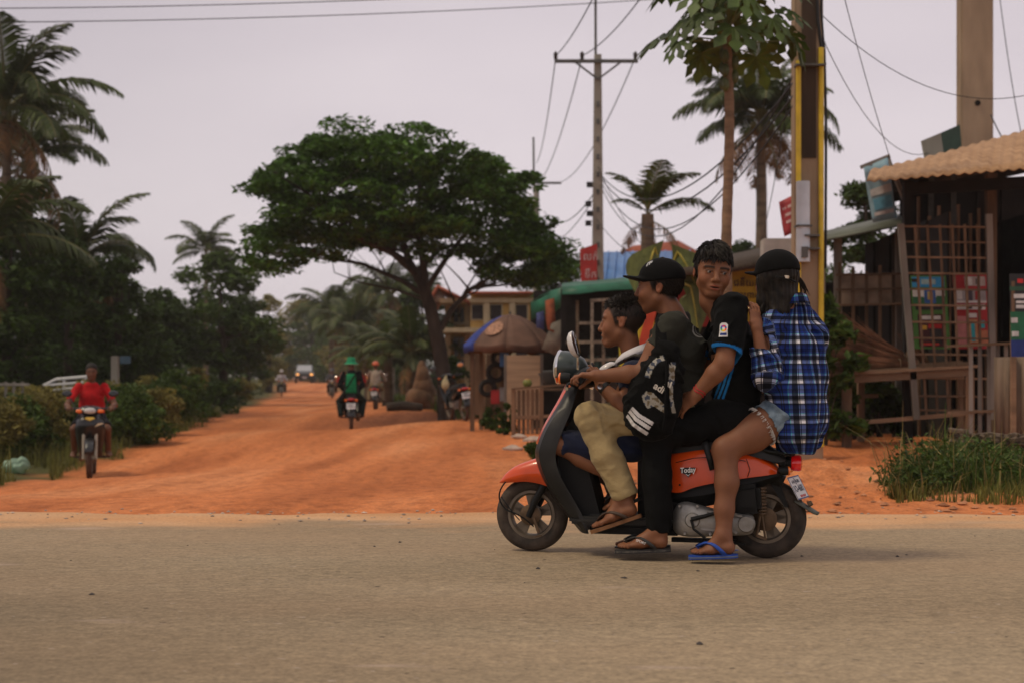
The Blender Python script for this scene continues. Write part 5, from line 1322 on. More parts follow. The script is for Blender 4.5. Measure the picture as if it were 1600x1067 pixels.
def shop():
    # open shop on the right under a tan corrugated canopy
    o = at(1480, 18); root = thing('shop', o, 'dark open shop under a curved tan corrugated canopy on the right', 'shop')
    mr = mat('tan_corrugated', (.35, .185, .075), .75, .2, 4, col2=(.44, .26, .13), stretch=(3, .4, 1))
    e0, e1 = P(1354, 283, 16.2), P(1700, 255, 15.4); f0, f1 = P(1368, 268, 20.5), P(1700, 176, 20.5)
    corr(e0, e1, f0, f1, .115, .012, 10, .28, 'canopy', mr, root, o)
    m = MB(); m.sheet([[P(1366, 274, 20.4), P(1700, 200, 20.4)], [P(1366, 274, 22.5) - Vector((0, 0, .35)), P(1700, 200, 22.5) - Vector((0, 0, .35))], [P(1366, 274, 22.6) - Vector((0, 0, .5)), P(1700, 200, 22.6) - Vector((0, 0, .5))]]); m.build('rear_roof', M_SHADEDW, root, off=o)
    for px, Y, t, w in ((1418, 17.6, 285, .11), (1548, 18.0, 272, .12), (1690, 17.6, 265, .12), (1412, 22, 280, .1)):
        b = at(px, Y); mb = MB(); mb.bar(b - Vector((0, 0, .1)), P(px, t, Y), w, w); mb.build('post', M_SHADEDW if px < 1500 else M_WOOD, root, off=o)
    mb = MB(); mb.bar(P(1412, 296, 17.6), P(1700, 280, 17.6), .1, .14); mb.build('beam', M_SHADEDW, root, off=o)
    # plank walls: rear, left rear and right side
    x0, x1 = at(1412, 22.3).x, at(1720, 22.3).x; n = 16
    for i in range(n):
        x = x0 + (x1 - x0) * (i + .5) / n; mb = MB(); zb = gz(x, 22.3); mb.box((x, 22.3 + .036 * (i % 2), zb + 1.9), ((x1 - x0) / n + .03, .03, 3.8)); mb.build('wall_plank', M_SHADEDW, root, off=o)
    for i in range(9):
        y = 18.2 + i * .46; xx = (1414 - CX) * 20 / F; mb = MB(); zb = gz(xx, y); mb.box((xx - .02 + .036 * (i % 2), y, zb + 1.45), (.03, .50, 2.9)); mb.build('wall_plank', M_SHADEDW, root, off=o)
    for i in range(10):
        y = 17.8 + i * .46; xx = at(1725, 18).x; mb = MB(); mb.box((xx, y, gz(xx, y) + 1.6), (.03, .44, 3.2)); mb.build('wall_plank', M_SHADEDW, root, off=o)
    # upright stakes behind the grille
    for i, px in enumerate((1436, 1452, 1466, 1484, 1497, 1515, 1530)):
        b = at(px, 18.9); mb = MB(); mb.bar(b, P(px + (i % 3) - 1, [308, 338, 322, 332, 320, 334, 326][i], 18.9), .055, .03); mb.build('stake', M_WOOD, root, off=o)
    # lattice grille
    g = thing('lattice_grille', at(1480, 17.2), 'tall rusty lattice grille leaning in front of the posters', 'grille'); go = at(1480, 17.2); Y = 17.2
    L = []
    for i in range(8):
        t = i / 7; L.append((P(1410 + 136 * t, 352 - 2 * t, Y), P(1430 + 122 * t, 648, Y + .02)))
    slats(g, go, 'upright_slat', M_WOOD, L, .028, .02)
    L = [(P(1405 + 22 * (py - 350) / 300, py, Y - .022), P(1548 + 6 * (py - 350) / 300, py + 1.5, Y - .022)) for py in (354, 378, 402, 427, 452, 477, 503, 528, 553, 590, 618, 640)]
    slats(g, go, 'cross_slat', M_WOOD, L, .024, .018)
    for a, b in ((P(1407, 350, Y - .03), P(1432, 655, Y - .03)), (P(1545, 335, Y - .03), P(1553, 655, Y - .03))):
        mb = MB(); mb.bar(a, b, .075, .05, up=(0, 1, 0)); mb.build('frame_post', M_GREYW, g, off=go)
    # posters
    def poster(lab, box, Y, back, cells, skew=4, words=()):
        x0, y0, x1, y1 = box; c = P((x0 + x1) / 2, (y0 + y1) / 2, Y); r_ = thing('poster', c, lab, 'poster')
        q = lambda u, v, d: P(x0 + (x1 - x0) * u + skew * v, y0 + (y1 - y0) * v, Y - d)
        mb = MB(); mb.add([q(0, 0, 0), q(1, 0, 0), q(1, 1, 0), q(0, 1, 0)] + [q(0, 0, -.02), q(1, 0, -.02), q(1, 1, -.02), q(0, 1, -.02)], [(0, 1, 2, 3), (7, 6, 5, 4), (0, 4, 5, 1), (1, 5, 6, 2), (2, 6, 7, 3), (3, 7, 4, 0)]); mb.build('backing_board', back, r_, off=c, smooth=False)
        mb = MB(); mats = []
        for i, (u0, v0, u1, v1, col) in enumerate(cells):
            cm = mat('print_%02x%02x%02x' % tuple(int(255 * min(1, z)) for z in col), col, .6, .2, 9)
            if cm not in mats: mats.append(cm)
            mb.slot(mats.index(cm)); d = .004 + .0006 * i
            mb.add([q(u0, v0, d), q(u1, v0, d), q(u1, v1, d), q(u0, v1, d)], [(0, 1, 2, 3)])
        if cells: mb.build('print', mats, r_, off=c, smooth=False)
        return r_, q, c
    gr, rd = mat('poster_green', (.06, .18, .03), .6, .15), mat('poster_red', (.32, .012, .015), .6, .15)
    sky, wh, dg, bk, bl = (.03, .28, .55), (.55, .55, .52), (.02, .12, .05), (.015, .012, .012), (.03, .10, .30)
    poster('green framed poster with sky scene and dark lower half behind the lattice', (1422, 431, 1478, 545), 17.5, gr,
           [(.04, .02, .94, .16, sky), (.3, .05, .7, .12, (.30, .45, .45)), (.04, .04, .2, .09, bk), (.04, .18, .94, .3, wh), (.36, .19, .68, .38, bl), (.45, .22, .6, .33, (.4, .3, .1)), (.04, .29, .34, .38, dg), (.7, .28, .94, .38, dg), (.1, .41, .9, .47, bk), (.14, .53, .86, .97, (.05, .008, .008)), (.2, .55, .78, .6, (.5, .48, .45)), (.22, .68, .38, .74, (.45, .25, .02)), (.42, .66, .8, .72, (.35, .01, .01)), (.45, .74, .78, .93, bk), (.2, .92, .7, .95, (.4, .03, .02))], 7)
    poster('red poster with pale photo panels behind the lattice, right of the green one', (1488, 430, 1542, 545), 17.5, rd,
           [(.34, .02, .94, .15, (.35, .30, .27)), (.42, .03, .56, .14, wh), (.66, .05, .78, .13, (.12, .1, .09)), (.04, .19, .94, .36, (.28, .27, .27)), (.1, .2, .25, .33, wh), (.4, .2, .55, .35, (.05, .04, .06)), (.62, .22, .72, .34, (.3, .02, .02)), (.04, .35, .94, .38, wh), (.04, .4, .9, .47, wh), (.4, .41, .52, .46, bk), (.7, .41, .8, .46, bk), (.06, .56, .32, .97, (.42, .16, .15)), (.36, .52, .64, .58, wh), (.36, .6, .64, .92, (.42, .22, .1)), (.45, .66, .56, .9, (.02, .34, .4)), (.7, .62, .85, .72, (.02, .3, .34)), (.66, .75, .92, .94, (.4, .14, .06))], 7)
    s_, q, c = poster('black and green standing signboard at the right picture edge', (1577, 428, 1640, 560), 15.6, mat('sign_black', (.012, .012, .012), .5), [(0, .15, 1, .2, (.02, .08, .04)), (0, .45, 1, .78, (.01, .12, .05)), (0, .78, 1, 1, (.01, .03, .16)), (.2, .06, .34, .11, (.5, .02, .02)), (.1, .24, .9, .29, wh), (.15, .32, .9, .35, wh), (.15, .37, .8, .41, wh), (.02, .52, .18, .58, wh), (.5, .48, .8, .5, wh), (.03, .68, .2, .74, wh), (.55, .63, .8, .65, wh), (.5, .8, .9, .86, (.45, .2, .1))], 3)
    mb = MB()
    for px in (1582, 1635): mb.bar(at(px, 15.62), P(px, 440, 15.62), .04)
    mb.build('leg', M_WOOD, s_, off=c)
    # corrugated sheet fence and picket rail
    f = at(1590, 15); fr = thing('corrugated_fence', f, 'rusty corrugated sheet fence under the black and green signboard', 'fence')
    corr(at(1553, 15.0) + Vector((0, 0, .02)), at(1680, 14.4) + Vector((0, 0, .02)), P(1553, 558, 15.0), P(1680, 556, 14.4), .09, .016, 2, 0, 'corrugated_sheet', mat('rusty_sheet', (.17, .12, .08), .8, .35, 5, stretch=(1, 1, .3)), fr, f)
    mb = MB(); mb.bar(at(1583, 14.8), P(1583, 557, 14.8), .05); mb.build('post', M_WOODH, fr, off=f)
    f = at(1520, 16); fr = thing('picket_rail', f, 'low fence of thin pickets between the lattice and the corrugated sheet', 'fence')
    slats(fr, f, 'picket', M_GREYW, [(at(px, 16.2), P(px, 539, 16.2)) for px in (1517, 1531, 1545, 1559, 1572)], .04, .025)
    mb = MB(); mb.bar(P(1480, 541, 16.17), P(1590, 536, 16.17), .035, .03); mb.build('rail', M_WOODH, fr, off=f); mb = MB(); mb.bar(P(1480, 645, 16.17), P(1590, 640, 16.17), .035, .03); mb.build('rail', M_WOODH, fr, off=f)
    # wicker trough
    f = at(1545, 12.6); t = thing('wicker_trough', f, 'long dark wicker trough lying in the weeds on the right', 'basket'); mb = MB(); a, b = at(1492, 12.8) - f, at(1640, 12.3) - f; d = (b - a)
    n = 22
    for k in range(7):
        zz = .03 + .05 * k; wv = .16 + .025 * k; pts = []
        for i in range(44):
            ang = 2 * math.pi * i / 44; ex = .5 + .5 * math.copysign(abs(math.cos(ang)) ** .5, math.cos(ang)); pts.append(a + d * ex + Vector((0, wv * math.copysign(abs(math.sin(ang)) ** .6, math.sin(ang)), zz + .012 * math.sin(i * 3 + k * 3.14) + (.05 if k == 6 and ex < .06 else 0))))
        mb.tube(pts, .024, 5, close=True)
    mb.build('woven_side', mat('wicker', (.085, .06, .04), .9, .4, 12), t); mb = MB()
    for i in range(12):
        p = a + d * (.04 + .92 * i / 11); mb.tube([p + Vector((0, -.15, 0)), p + Vector((0, -.33, .37))], .013, 5)
    mb.build('stake', mat('wicker', (.085, .06, .04)), t)
    # the bench-like stall with brooms
    bt = at(1380, 17.4); tb = thing('wooden_table', bt, 'long rough wooden table carrying bundles of twig brooms', 'table'); Yt = 17.3
    for i in range(4):
        mb = MB(); y = 17.2 + i * .2; mb.bar(P(1250, 588 - i * 2.5, Yt) + Vector((0, y - Yt, .0)), P(1521, 572 - i * 2.5, Yt) + Vector((0, y - Yt, 0)), .185, .035); mb.build('plank', M_WOODH, tb, off=bt)
    mb = MB(); mb.bar(P(1250, 597, 17.16), P(1521, 581, 17.16), .03, .09); mb.build('front_rail', M_WOODH, tb, off=bt)
    mb = MB(); mb.bar(P(1280, 665, 17.2), P(1520, 645, 17.2), .05, .05); mb.build('stretcher', M_WOODH, tb, off=bt)
    mb = MB(); mb.bar(P(1282, 621, 17.9), P(1372, 618, 17.9), .05, .05); mb.build('stretcher', M_WOODH, tb, off=bt)
    for px, Y, w in ((1323, 17.2, .1), (1514, 17.2, .1), (1345, 17.95, .08), (1500, 17.95, .08)):
        mb = MB(); mb.bar(at(px, Y) - Vector((0, 0, .05)), P(px, 590 if px < 1400 else 577, Y), w, w); mb.build('leg', M_WOOD, tb, off=bt)
    r = random.Random(5); mt = mat('twig', (.20, .095, .05), .9, .5, 6, island=.4)
    labs = ['broom bundle of twigs nearest the girl in the plaid shirt', 'second twig broom bundle from the left on the table', 'middle twig broom bundle fanning up to the right', 'twig broom bundle lying on top of the pile', 'small twig bundle at the right end of the brooms']
    for k, (x0, y0, x1, y1) in enumerate(((1425, 572, 1262, 560), (1432, 568, 1280, 534), (1428, 564, 1318, 508), (1420, 570, 1292, 546), (1450, 570, 1420, 538))):
        a = P(x0, y0, 17.4 + .1 * k); b = P(x1, y1, 17.4 + .1 * k); B = thing('twig_broom', a, labs[k], 'broom', 'twig brooms on the table'); mb = MB()
        for i in range(70):
            e = b - a; sp = r.uniform(-1, 1); mb.tube(bez((0, r.uniform(-.05, .05), r.uniform(-.01, .05)), e * .5 + Vector((0, r.uniform(-.1, .1), sp * .05)), e * r.uniform(.8, 1.15) + Vector((r.uniform(-.1, .1), r.uniform(-.2, .2), sp * .2)), 4), [.005, .0045, .0035, .002], 3, cap=False)
        mb.build('twigs', mt, B); mb = MB(); mb.tube([(b - a) * .12 + Vector((0, math.cos(z) * .07, .02 + math.sin(z) * .06)) for z in [i * .63 for i in range(10)]], .008, 4, close=True); mb.build('binding', M_WOOD, B)
    # lower shed between pole and shop
    so_ = at(1350, 21); sh = thing('shed', so_, 'low dark shed with a thin sloping sheet roof between pole and shop', 'shed')
    mb = MB(); mb.sheet([[P(1275, 380, 19.5), P(1420, 352, 19.5)], [P(1280, 366, 23), P(1420, 334, 23)]]); q = mb.build('roof_sheet', mat('shed_roof', (.10, .11, .08), .6, .3, 4), sh, off=so_); q.modifiers.new('t', 'SOLIDIFY').thickness = .03
    for px, Y in ((1309, 20), (1283, 20), (1405, 20)): mb = MB(); mb.bar(at(px, Y), P(px, 374 if px < 1350 else 358, Y), .1); mb.build('post', M_GREYW, sh, off=so_)
    x0, x1 = at(1268, 23).x, at(1420, 23).x
    for i in range(8): x = x0 + (x1 - x0) * (i + .5) / 8; mb = MB(); mb.box((x, 23 + .036 * (i % 2), gz(x, 23) + 1.2), ((x1 - x0) / 8 + .03, .03, 2.4)); mb.build('wall_plank', M_SHADEDW, sh, off=so_)
    mb = MB(); mb.box(P(1384, 405, 21.5), (.16, .03, .42)); mb.build('board', mat('orange_board', (.22, .07, .025), .8), sh, off=so_)
    pf = at(1360, 19.8); pk = thing('panel_fence', pf, 'fence of pale panels and thin slats in front of the shed', 'fence')
    for i in range(5):
        mb = MB(); mb.box(P(1322 + 21 * i, 452, 19.9), (.17, .02, .44)); mb.build('panel', mat('pale_panel', (.36, .27, .19), .85, .3, 5, objvar=.3), pk, off=pf)
    slats(pk, pf, 'picket', M_WOOD, [(at(px, 19.8), P(px, 410 + (i * 7) % 16, 19.8)) for i, px in enumerate((1312, 1333, 1354, 1375, 1396, 1412))], .04, .025)
    slats(pk, pf, 'rail', M_WOODH, [(P(1306, py, 19.76), P(1418, py - 2, 19.76)) for py in (430, 453, 477)], .03, .025)
    # banners and boards
    def banner(lab, pts, Y, m, cells=(), pole=None, name='banner'):
        c = P(*pts[0], Y); r_ = thing(name, c, lab, 'banner')
        q = lambda u, v, d=0: (P(*pts[0], Y).lerp(P(*pts[1], Y), u)).lerp(P(*pts[3], Y).lerp(P(*pts[2], Y), u), v) + Vector((0, -d + .03 * math.sin(5 * u + 3 * v), 0))
        mb = MB(); mb.sheet([[q(i / 6, j / 8) for i in range(7)] for j in range(9)]); s = mb.build('cloth_sheet', m, r_, off=c); s.modifiers.new('t', 'SOLIDIFY').thickness = .008
        for i, (u0, v0, u1, v1, col) in enumerate(cells):
            mb = MB(); mb.sheet([[q(u0 + (u1 - u0) * a / 6, v0 + (v1 - v0) * b / 4, .010 + .001 * i) for a in range(7)] for b in range(5)]); mb.build('print', mat('print_%02x%02x%02x' % tuple(int(255 * min(1, z)) for z in col), col, .6, .2, 9), r_, off=c)
        for a, b in pole or (): mb = MB(); mb.bar(P(*a, Y + .05), P(*b, Y + .05), .05); mb.build('pole', M_GREYW, r_, off=c)
    banner('pale blue advertising banner hanging beside the shop canopy', [(1350, 262), (1386, 247), (1403, 340), (1364, 348)], 18.6, mat('banner_blue', (.22, .36, .42), .6, .3, 3), [(.1, .42, .95, .55, (.45, .46, .45)), (.15, .6, .9, .8, (.10, .30, .42)), (.1, .84, .9, .9, (.45, .42, .40))], [((1345, 262), (1390, 244)), ((1386, 246), (1420, 330))])
    banner('small red banner with pale lettering left of the concrete pole', [(1217, 316), (1243, 304), (1246, 362), (1226, 370)], 19.5, mat('banner_red', (.32, .03, .035), .6, .2), [(.15, .2, .85, .28, (.5, .35, .33)), (.2, .4, .8, .48, (.5, .35, .33)), (.25, .6, .85, .68, (.5, .35, .33))])
    c = P(1470, 225, 21.5); b_ = thing('billboard', c, 'grey and green board sticking up behind the shop canopy', 'billboard'); mb = MB()
    for pts, m in (([(1441, 220), (1470, 208), (1476, 250), (1448, 256)], M_CONCG), ([(1470, 208), (1500, 195), (1504, 250), (1476, 250)], mat('board_green', (.03, .06, .04), .6))):
        v = [P(*p, 21.5) for p in pts]; mb = MB(); mb.add(v + [p + Vector((0, .08, 0)) for p in v], [(0, 1, 2, 3), (7, 6, 5, 4), (0, 4, 5, 1), (1, 5, 6, 2), (2, 6, 7, 3), (3, 7, 4, 0)]); mb.build('panel', m, b_, off=c, smooth=False)
    mb = MB(); mb.bar(P(1455, 250, 21.6), at(1455, 22.8), .08); mb.bar(P(1490, 245, 21.6), at(1490, 22.8), .08); mb.build('post', M_STEEL, b_, off=c)
    c = P(1215, 392, 20); w = thing('white_box', c, 'white metal box above the black cap of the girl', 'box'); mb = MB(); mb.box((0, 0, 0), (.44, .3, .32), None, .015); mb.build('casing', mat('white_casing', (.45, .42, .37), .6, .1), w); mb = MB(); mb.bar(at(1215, 20) - c, (0, 0, -.16), .12); mb.build('post', M_STEEL, w)
shop()
def stalls():
    # red and yellow fronted stall behind the riders
    o = at(1130, 22); st = thing('food_stall', o, 'stall with a red and yellow sign front and dark thatch roof behind the riders', 'stall')
    red, yel = mat('sign_red', (.36, .025, .02), .6, .2, 6), mat('sign_yellow', (.48, .33, .02), .6, .2, 6)
    mb = MB(); mb.box((P(1150, 0, 21).x, 21, P(0, 462, 21).z), (F and 190 * 21 / F, .05, .92)); mb.build('sign_panel', red, st, off=o, smooth=False)
    mb = MB(); mb.box((P(1172, 0, 20.95).x, 20.955, P(0, 462, 21).z), (70 * 21 / F, .02, .78)); y = mb.build('yellow_panel', yel, st, off=o, smooth=False)
    for body, px, py, sz in (('ភោជនីយដ្ឋាន', 1166, 443, .14), ('អាហារ', 1166, 462, .13)):
        q = P(px, py, 20.93); text('lettering', body, sz, frame(q - o, (1, 0, 0), (0, 0, 1)), mat('sign_ink', (.05, .02, .015), .6), y, .002, bold=.002)
    mb = MB(); mb.sheet([[P(1050, 424, 20.3), P(1148, 416, 20.3), P(1250, 398, 20.3)], [P(1050, 400, 23), P(1148, 396, 23), P(1250, 374, 23)]]); q = mb.build('thatch_roof', mat('thatch', (.06, .042, .028), .95, .4, 20, bump=.6), st, off=o); q.modifiers.new('t', 'SOLIDIFY').thickness = .08
    for px in (1058, 1148, 1245): mb = MB(); mb.bar(at(px, 21.05), P(px, 415, 21.05), .08); mb.build('post', M_SHADEDW, st, off=o)
    x0, x1 = at(1050, 23).x, at(1250, 23).x
    for i in range(9): x = x0 + (x1 - x0) * (i + .5) / 9; mb = MB(); mb.box((x, 23 + .036 * (i % 2), gz(x, 23) + 1.2), ((x1 - x0) / 9 + .03, .03, 2.4)); mb.build('wall_plank', M_SHADEDW, st, off=o)
    mb = MB(); mb.box((P(1150, 0, 21).x, 21.05, gz(3.3, 21) + .5), (190 * 21 / F, .05, 1.0)); mb.build('counter_front', M_SHADEDW, st, off=o)
    # yellow and red board glimpsed between the first two riders
    c = P(1000, 540, 20.2); yb = thing('signboard', at(1000, 20.2), 'yellow and red signboard seen between the two front riders', 'sign'); off = at(1000, 20.2)
    mb = MB(); mb.box(P(995, 520, 20.2), (.5, .03, .95)); mb.build('board', mat('board_yellow', (.52, .45, .03), .6, .15), yb, off=off, smooth=False)
    mb = MB(); mb.box(P(1012, 510, 20.17), (.14, .02, .6), Matrix.Rotation(R(14), 4, 'Y')); mb.build('print', mat('print_red', (.5, .06, .02), .6), yb, off=off, smooth=False)
    mb = MB(); mb.bar(at(985, 20.22), P(985, 560, 20.22), .05); mb.bar(at(1012, 20.22), P(1012, 560, 20.22), .05); mb.build('leg', M_WOOD, yb, off=off)
    # green tarpaulin stall
    o = at(920, 25); g = thing('market_stall', o, 'dark market stall under a green tarpaulin awning with a pale frame', 'stall')
    gt = mat('green_tarp', (.018, .14, .075), .5, .35, 3, trans=.2)
    def tarp(rows, name, m):
        mb = MB(); mb.sheet([[Vector(p) for p in r_] for r_ in rows]); q = mb.build(name, m, g, off=o); q.modifiers.new('t', 'SOLIDIFY').thickness = .01
    e = [(878, 449), (905, 446), (935, 444), (965, 441), (1000, 437), (1040, 432)]
    tarp([[P(x, y + 13 + 2 * math.sin(x), 23.8) for x, y in e], [P(x, y, 24) for x, y in e], [P(x, y - 3, 25.5) - Vector((0, 0, .06)) for x, y in e], [P(x, y - 6, 27) for x, y in e]], 'awning', gt)
    tarp([[P(878, 449, 24), P(862, 456, 24.4), P(845, 466, 24.8), P(829, 474, 25.2)], [P(879, 478, 24), P(864, 490, 24.3), P(848, 492, 24.8), P(830, 500, 25.2)]], 'awning_flap', gt)
    tarp([[P(878, 449, 24), P(862, 454, 25), P(845, 462, 26), P(829, 472, 27)], [P(862, 456, 24.4), P(855, 458, 25.2), P(842, 464, 26), P(829, 473, 27)]], 'awning_corner', gt)
    tarp([[P(852, 470, 24.2), P(866, 466, 24.2)], [P(853, 500, 24.25), P(868, 506, 24.25)], [P(856, 515, 24.2), P(866, 520, 24.2)]], 'hanging_cloth', mat('cloth_rust', (.25, .07, .03), .9, .4, 8))
    tarp([[P(838, 490, 24.3), P(850, 486, 24.3)], [P(838, 512, 24.25), P(850, 516, 24.25)]], 'hanging_cloth', mat('cloth_bluered', (.05, .06, .16), .9, .5, 10))
    tarp([[P(862, 505, 24.2), P(880, 498, 24.2)], [P(846, 545, 24.25), P(880, 560, 24.25)]], 'hanging_cloth', mat('cloth_grey', (.16, .14, .11), .9, .4, 6))
    slats(g, o, 'frame_bar', mat('pale_frame', (.30, .26, .19), .8, .4, 20), [(at(925, 23.9), P(925, 470, 23.9)), (P(922, 470, 23.9), P(1000, 466, 23.9)), (at(943, 24.3), P(943, 470, 24.3)), (P(905, 505, 24), P(1000, 505, 24)), (P(880, 535, 24), P(1000, 533, 24)), (P(880, 563, 24), P(1000, 560, 24)), (at(902, 24.6), P(902, 470, 24.6)), (at(1035, 24), P(1035, 440, 24))], .05, .05)
    for px, Y in ((880, 24), (1038, 24), (832, 27), (1030, 27)): mb = MB(); mb.bar(at(px, Y), P(px, 452 if px > 850 else 474, Y), .08); mb.build('post', M_SHADEDW, g, off=o)
    x0, x1 = at(835, 27).x, at(1040, 27).x
    for i in range(9): x = x0 + (x1 - x0) * (i + .5) / 9; mb = MB(); mb.box((x, 27 + .036 * (i % 2), gz(x, 27) + 1.3), ((x1 - x0) / 9 + .03, .03, 2.6)); mb.build('wall_plank', M_SHADEDW, g, off=o)
    mb = MB(); mb.box(P(955, 610, 25), (1.4, .6, .7)); mb.build('counter', mat('counter_paint', (.06, .045, .035), .8, .4, 5), g, off=o)
    mb = MB()
    for i in range(14): mb.box(P(905 + 9 * i % 110, 570 - 2 * (i % 3), 24.8), (.08, .1, .16 + .05 * (i % 4)))
    mb.build('goods', mat('goods', (.16, .06, .04), .7, .8, 5, col2=(.05, .14, .12)), g, off=o)
    # blue roof, red sign, red roofs behind
    o = at(1010, 38); h = thing('blue_roofed_house', o, 'house with a bright blue metal roof behind the green tarpaulin stall', 'house')
    mb = MB(); mb.sheet([[P(930, 448, 36), P(1080, 440, 36)], [P(938, 394, 39), P(1078, 392, 39)]]); q = mb.build('roof', mat('blue_metal', (.09, .22, .50), .45, .12, 3), h, off=o); q.modifiers.new('t', 'SOLIDIFY').thickness = .04
    for i in range(12):
        t = i / 11; mb = MB(); mb.bar(P(930 + 150 * t, 447 - 8 * t, 35.98), P(938 + 140 * t, 393 - 2 * t, 38.98), .03, .03); mb.build('roof_rib', mat('blue_metal', (.09, .22, .50)), h, off=o)
    c = at(1010, 37.5); mb = MB(); mb.box(c + Vector((0, 0, 1.3)), (2.4, 2.4, 2.8)); mb.build('wall', M_CONC, h, off=o)
    o = at(1030, 46); h = thing('red_roofed_house', o, 'house with a low red tiled roof peeking over the blue roof', 'house'); mb = MB()
    mb.sheet([[P(965, 396, 44.5), P(1100, 398, 44.5)], [P(990, 384, 46), P(1060, 376, 46)], [P(965, 396, 47.5), P(1100, 398, 47.5)]]); q = mb.build('roof', mat('red_tile', (.30, .075, .035), .8, .3, 6, stretch=(4, 4, 1)), h, off=o); q.modifiers.new('t', 'SOLIDIFY').thickness = .06
    mb = MB(); mb.box(at(1030, 46) + Vector((0, 0, 2.2)), (2.2, 2.4, 4.6)); mb.build('wall', M_CONC, h, off=o)
    c = P(919, 415, 33.6); s_ = thing('signboard', c, 'red signboard with pale lettering fixed to the slim concrete pole', 'sign'); mb = MB(); mb.add([P(906, 390, 33.6) - c, P(933, 381, 33.6) - c, P(933, 444, 33.6) - c, P(908, 446, 33.6) - c] + [P(906, 390, 33.66) - c, P(933, 381, 33.66) - c, P(933, 444, 33.66) - c, P(908, 446, 33.66) - c], [(0, 1, 2, 3), (7, 6, 5, 4), (0, 4, 5, 1), (1, 5, 6, 2), (2, 6, 7, 3), (3, 7, 4, 0)]); mb.build('board', mat('sign_red', (.36, .025, .02)), s_, smooth=False)
    for body, px, py, sz in (('លក់', 923, 402, .24), ('ទឹក', 923, 430, .24)): text('lettering', body, sz, frame(P(px, py, 33.57) - c, (1, 0, 0), (0, 0, 1)), mat('sign_pale', (.5, .42, .4), .6), s_, .002)
    mb = MB(); mb.bar(P(931, 384, 33.7) - c, P(933, 440, 33.7) - c, .04); mb.build('bracket', M_STEEL, s_)
    # parasol stall
    o = at(797, 26); u = thing('parasol', o, 'large brown and blue parasol with a scalloped edge over the roadside stall', 'parasol'); apex = P(797, 491, 26) - o; rr = 73 * 26 / F; zr = P(0, 538, 26).z - o.z
    br, bl = mat('parasol_brown', (.16, .085, .055), .8, .25, 4, trans=.25), mat('parasol_blue', (.035, .06, .28), .8, .3, 4, trans=.25)
    for k in range(8):
        a0, a1 = 2 * math.pi * (k + .9) / 8, 2 * math.pi * (k + 1.9) / 8; rows = []
        for i in range(6):
            t = i / 5; zz = apex.z + (zr - apex.z) * t ** 1.75; rows.append([Vector((rr * t * math.cos(a), rr * t * math.sin(a), zz - .05 * t * math.sin(math.pi * j / 4))) + Vector((apex.x, 0, 0)) for j, a in enumerate([a0 + (a1 - a0) * j / 4 for j in range(5)])])
        rows.append([p + Vector((0, 0, -.13 + .03 * (j % 2))) for j, p in enumerate(rows[-1])])
        mb = MB(); mb.sheet(rows); q = mb.build('canopy_panel', bl if k == 3 else br, u); q.modifiers.new('t', 'SOLIDIFY').thickness = .006
        mb = MB(); mb.tube([(apex.x, 0, apex.z - .03), (apex.x + rr * .98 * math.cos(a0), rr * .98 * math.sin(a0), zr - .02)], .008, 4); mb.build('rib', M_STEEL, u)
    mb = MB(); mb.tube([(apex.x, 0, -.1), (apex.x, 0, apex.z + .05)], .022, 8); mb.build('pole', M_STEEL, u)
    mb = MB(); a0 = 2 * math.pi * 5.35 / 8; rows = []
    for i in range(5):
        e = []
        for j in range(17):
            z = 2 * math.pi * j / 16; t = .66 + .19 * i / 4 * math.sin(z); a = a0 + .26 * i / 4 * math.cos(z) / .66 * .75; e.append(Vector((apex.x + rr * t * math.cos(a), rr * t * math.sin(a), apex.z + (zr - apex.z) * t ** 1.5 + .03)))
        rows.append(e)
    mb.sheet(rows); mb.build('round_emblem', mat('emblem_orange', (.30, .15, .085), .7, .5, 20), u)
    # display board, stall table with coconut, posts, tyres
    o = at(818, 25); b = thing('notice_board', o, 'plain pale plywood board standing beside the parasol stall', 'board'); mb = MB(); mb.box(P(818, 605, 25) - o, (52 * 25 / F, .04, 100 * 25 / F)); mb.build('panel', mat('plywood', (.36, .26, .16), .85, .25, 3, stretch=(.3, 1, 4)), b, smooth=False)
    for px in (790, 846): mb = MB(); mb.bar(at(px, 25.03) - o, P(px, 553, 25.03) - o, .06); mb.build('post', M_GREYW, b)
    o = at(850, 22.5); tb = thing('stall_table', o, 'low rickety table with upright slats and a plank top at the roadside stall', 'table')
    mb = MB(); mb.bar(P(800, 607, 22.2) - o, P(905, 599, 22.2) - o, .5, .03); mb.build('plank', M_WOODH, tb)
    slats(tb, o, 'upright_slat', M_WOOD, [(at(px, 22) + Vector((0, 0, .0)), P(px, 610 - (px - 800) * .07, 22)) for px in range(804, 850, 7)], .05, .02)
    for px, Y in ((802, 22), (846, 22), (900, 22), (900, 22.5)): mb = MB(); mb.bar(at(px, Y) - o, P(px, 606, Y) - o, .06); mb.build('leg', M_WOOD, tb)
    mb = MB(); mb.bar(P(800, 652, 22) - o, P(905, 648, 22) - o, .05, .05); mb.build('stretcher', M_WOODH, tb)
    c = P(824, 598, 22.2); n = thing('coconut', c, 'green coconut with an orange rim on the stall table', 'coconut'); mb = MB(); mb.ell((0, 0, 0), (.075, .075, .07)); mb.build('husk', mat('coco_green', (.16, .17, .03), .5, .3, 10), n); mb = MB(); mb.lathe([(0, .066), (.04, .064), (.05, .055)], None, 12); mb.build('cut_top', mat('coco_cut', (.45, .18, .06), .7), n)
    c = P(868, 590, 23); n = thing('cooking_pot', c, 'dark cooking pot at the right end of the stall table', 'pot'); mb = MB(); mb.lathe([(0, -.1), (.18, -.1), (.22, -.02), (.22, .1), (.2, .12), (0, .13)], None, 18); mb.build('body', mat('soot', (.02, .018, .015), .7), n); mb = MB(); mb.tube([(-.22, 0, .06), (-.28, 0, .08), (-.22, 0, .0)], .012, 5); mb.build('handle', M_STEEL, n)
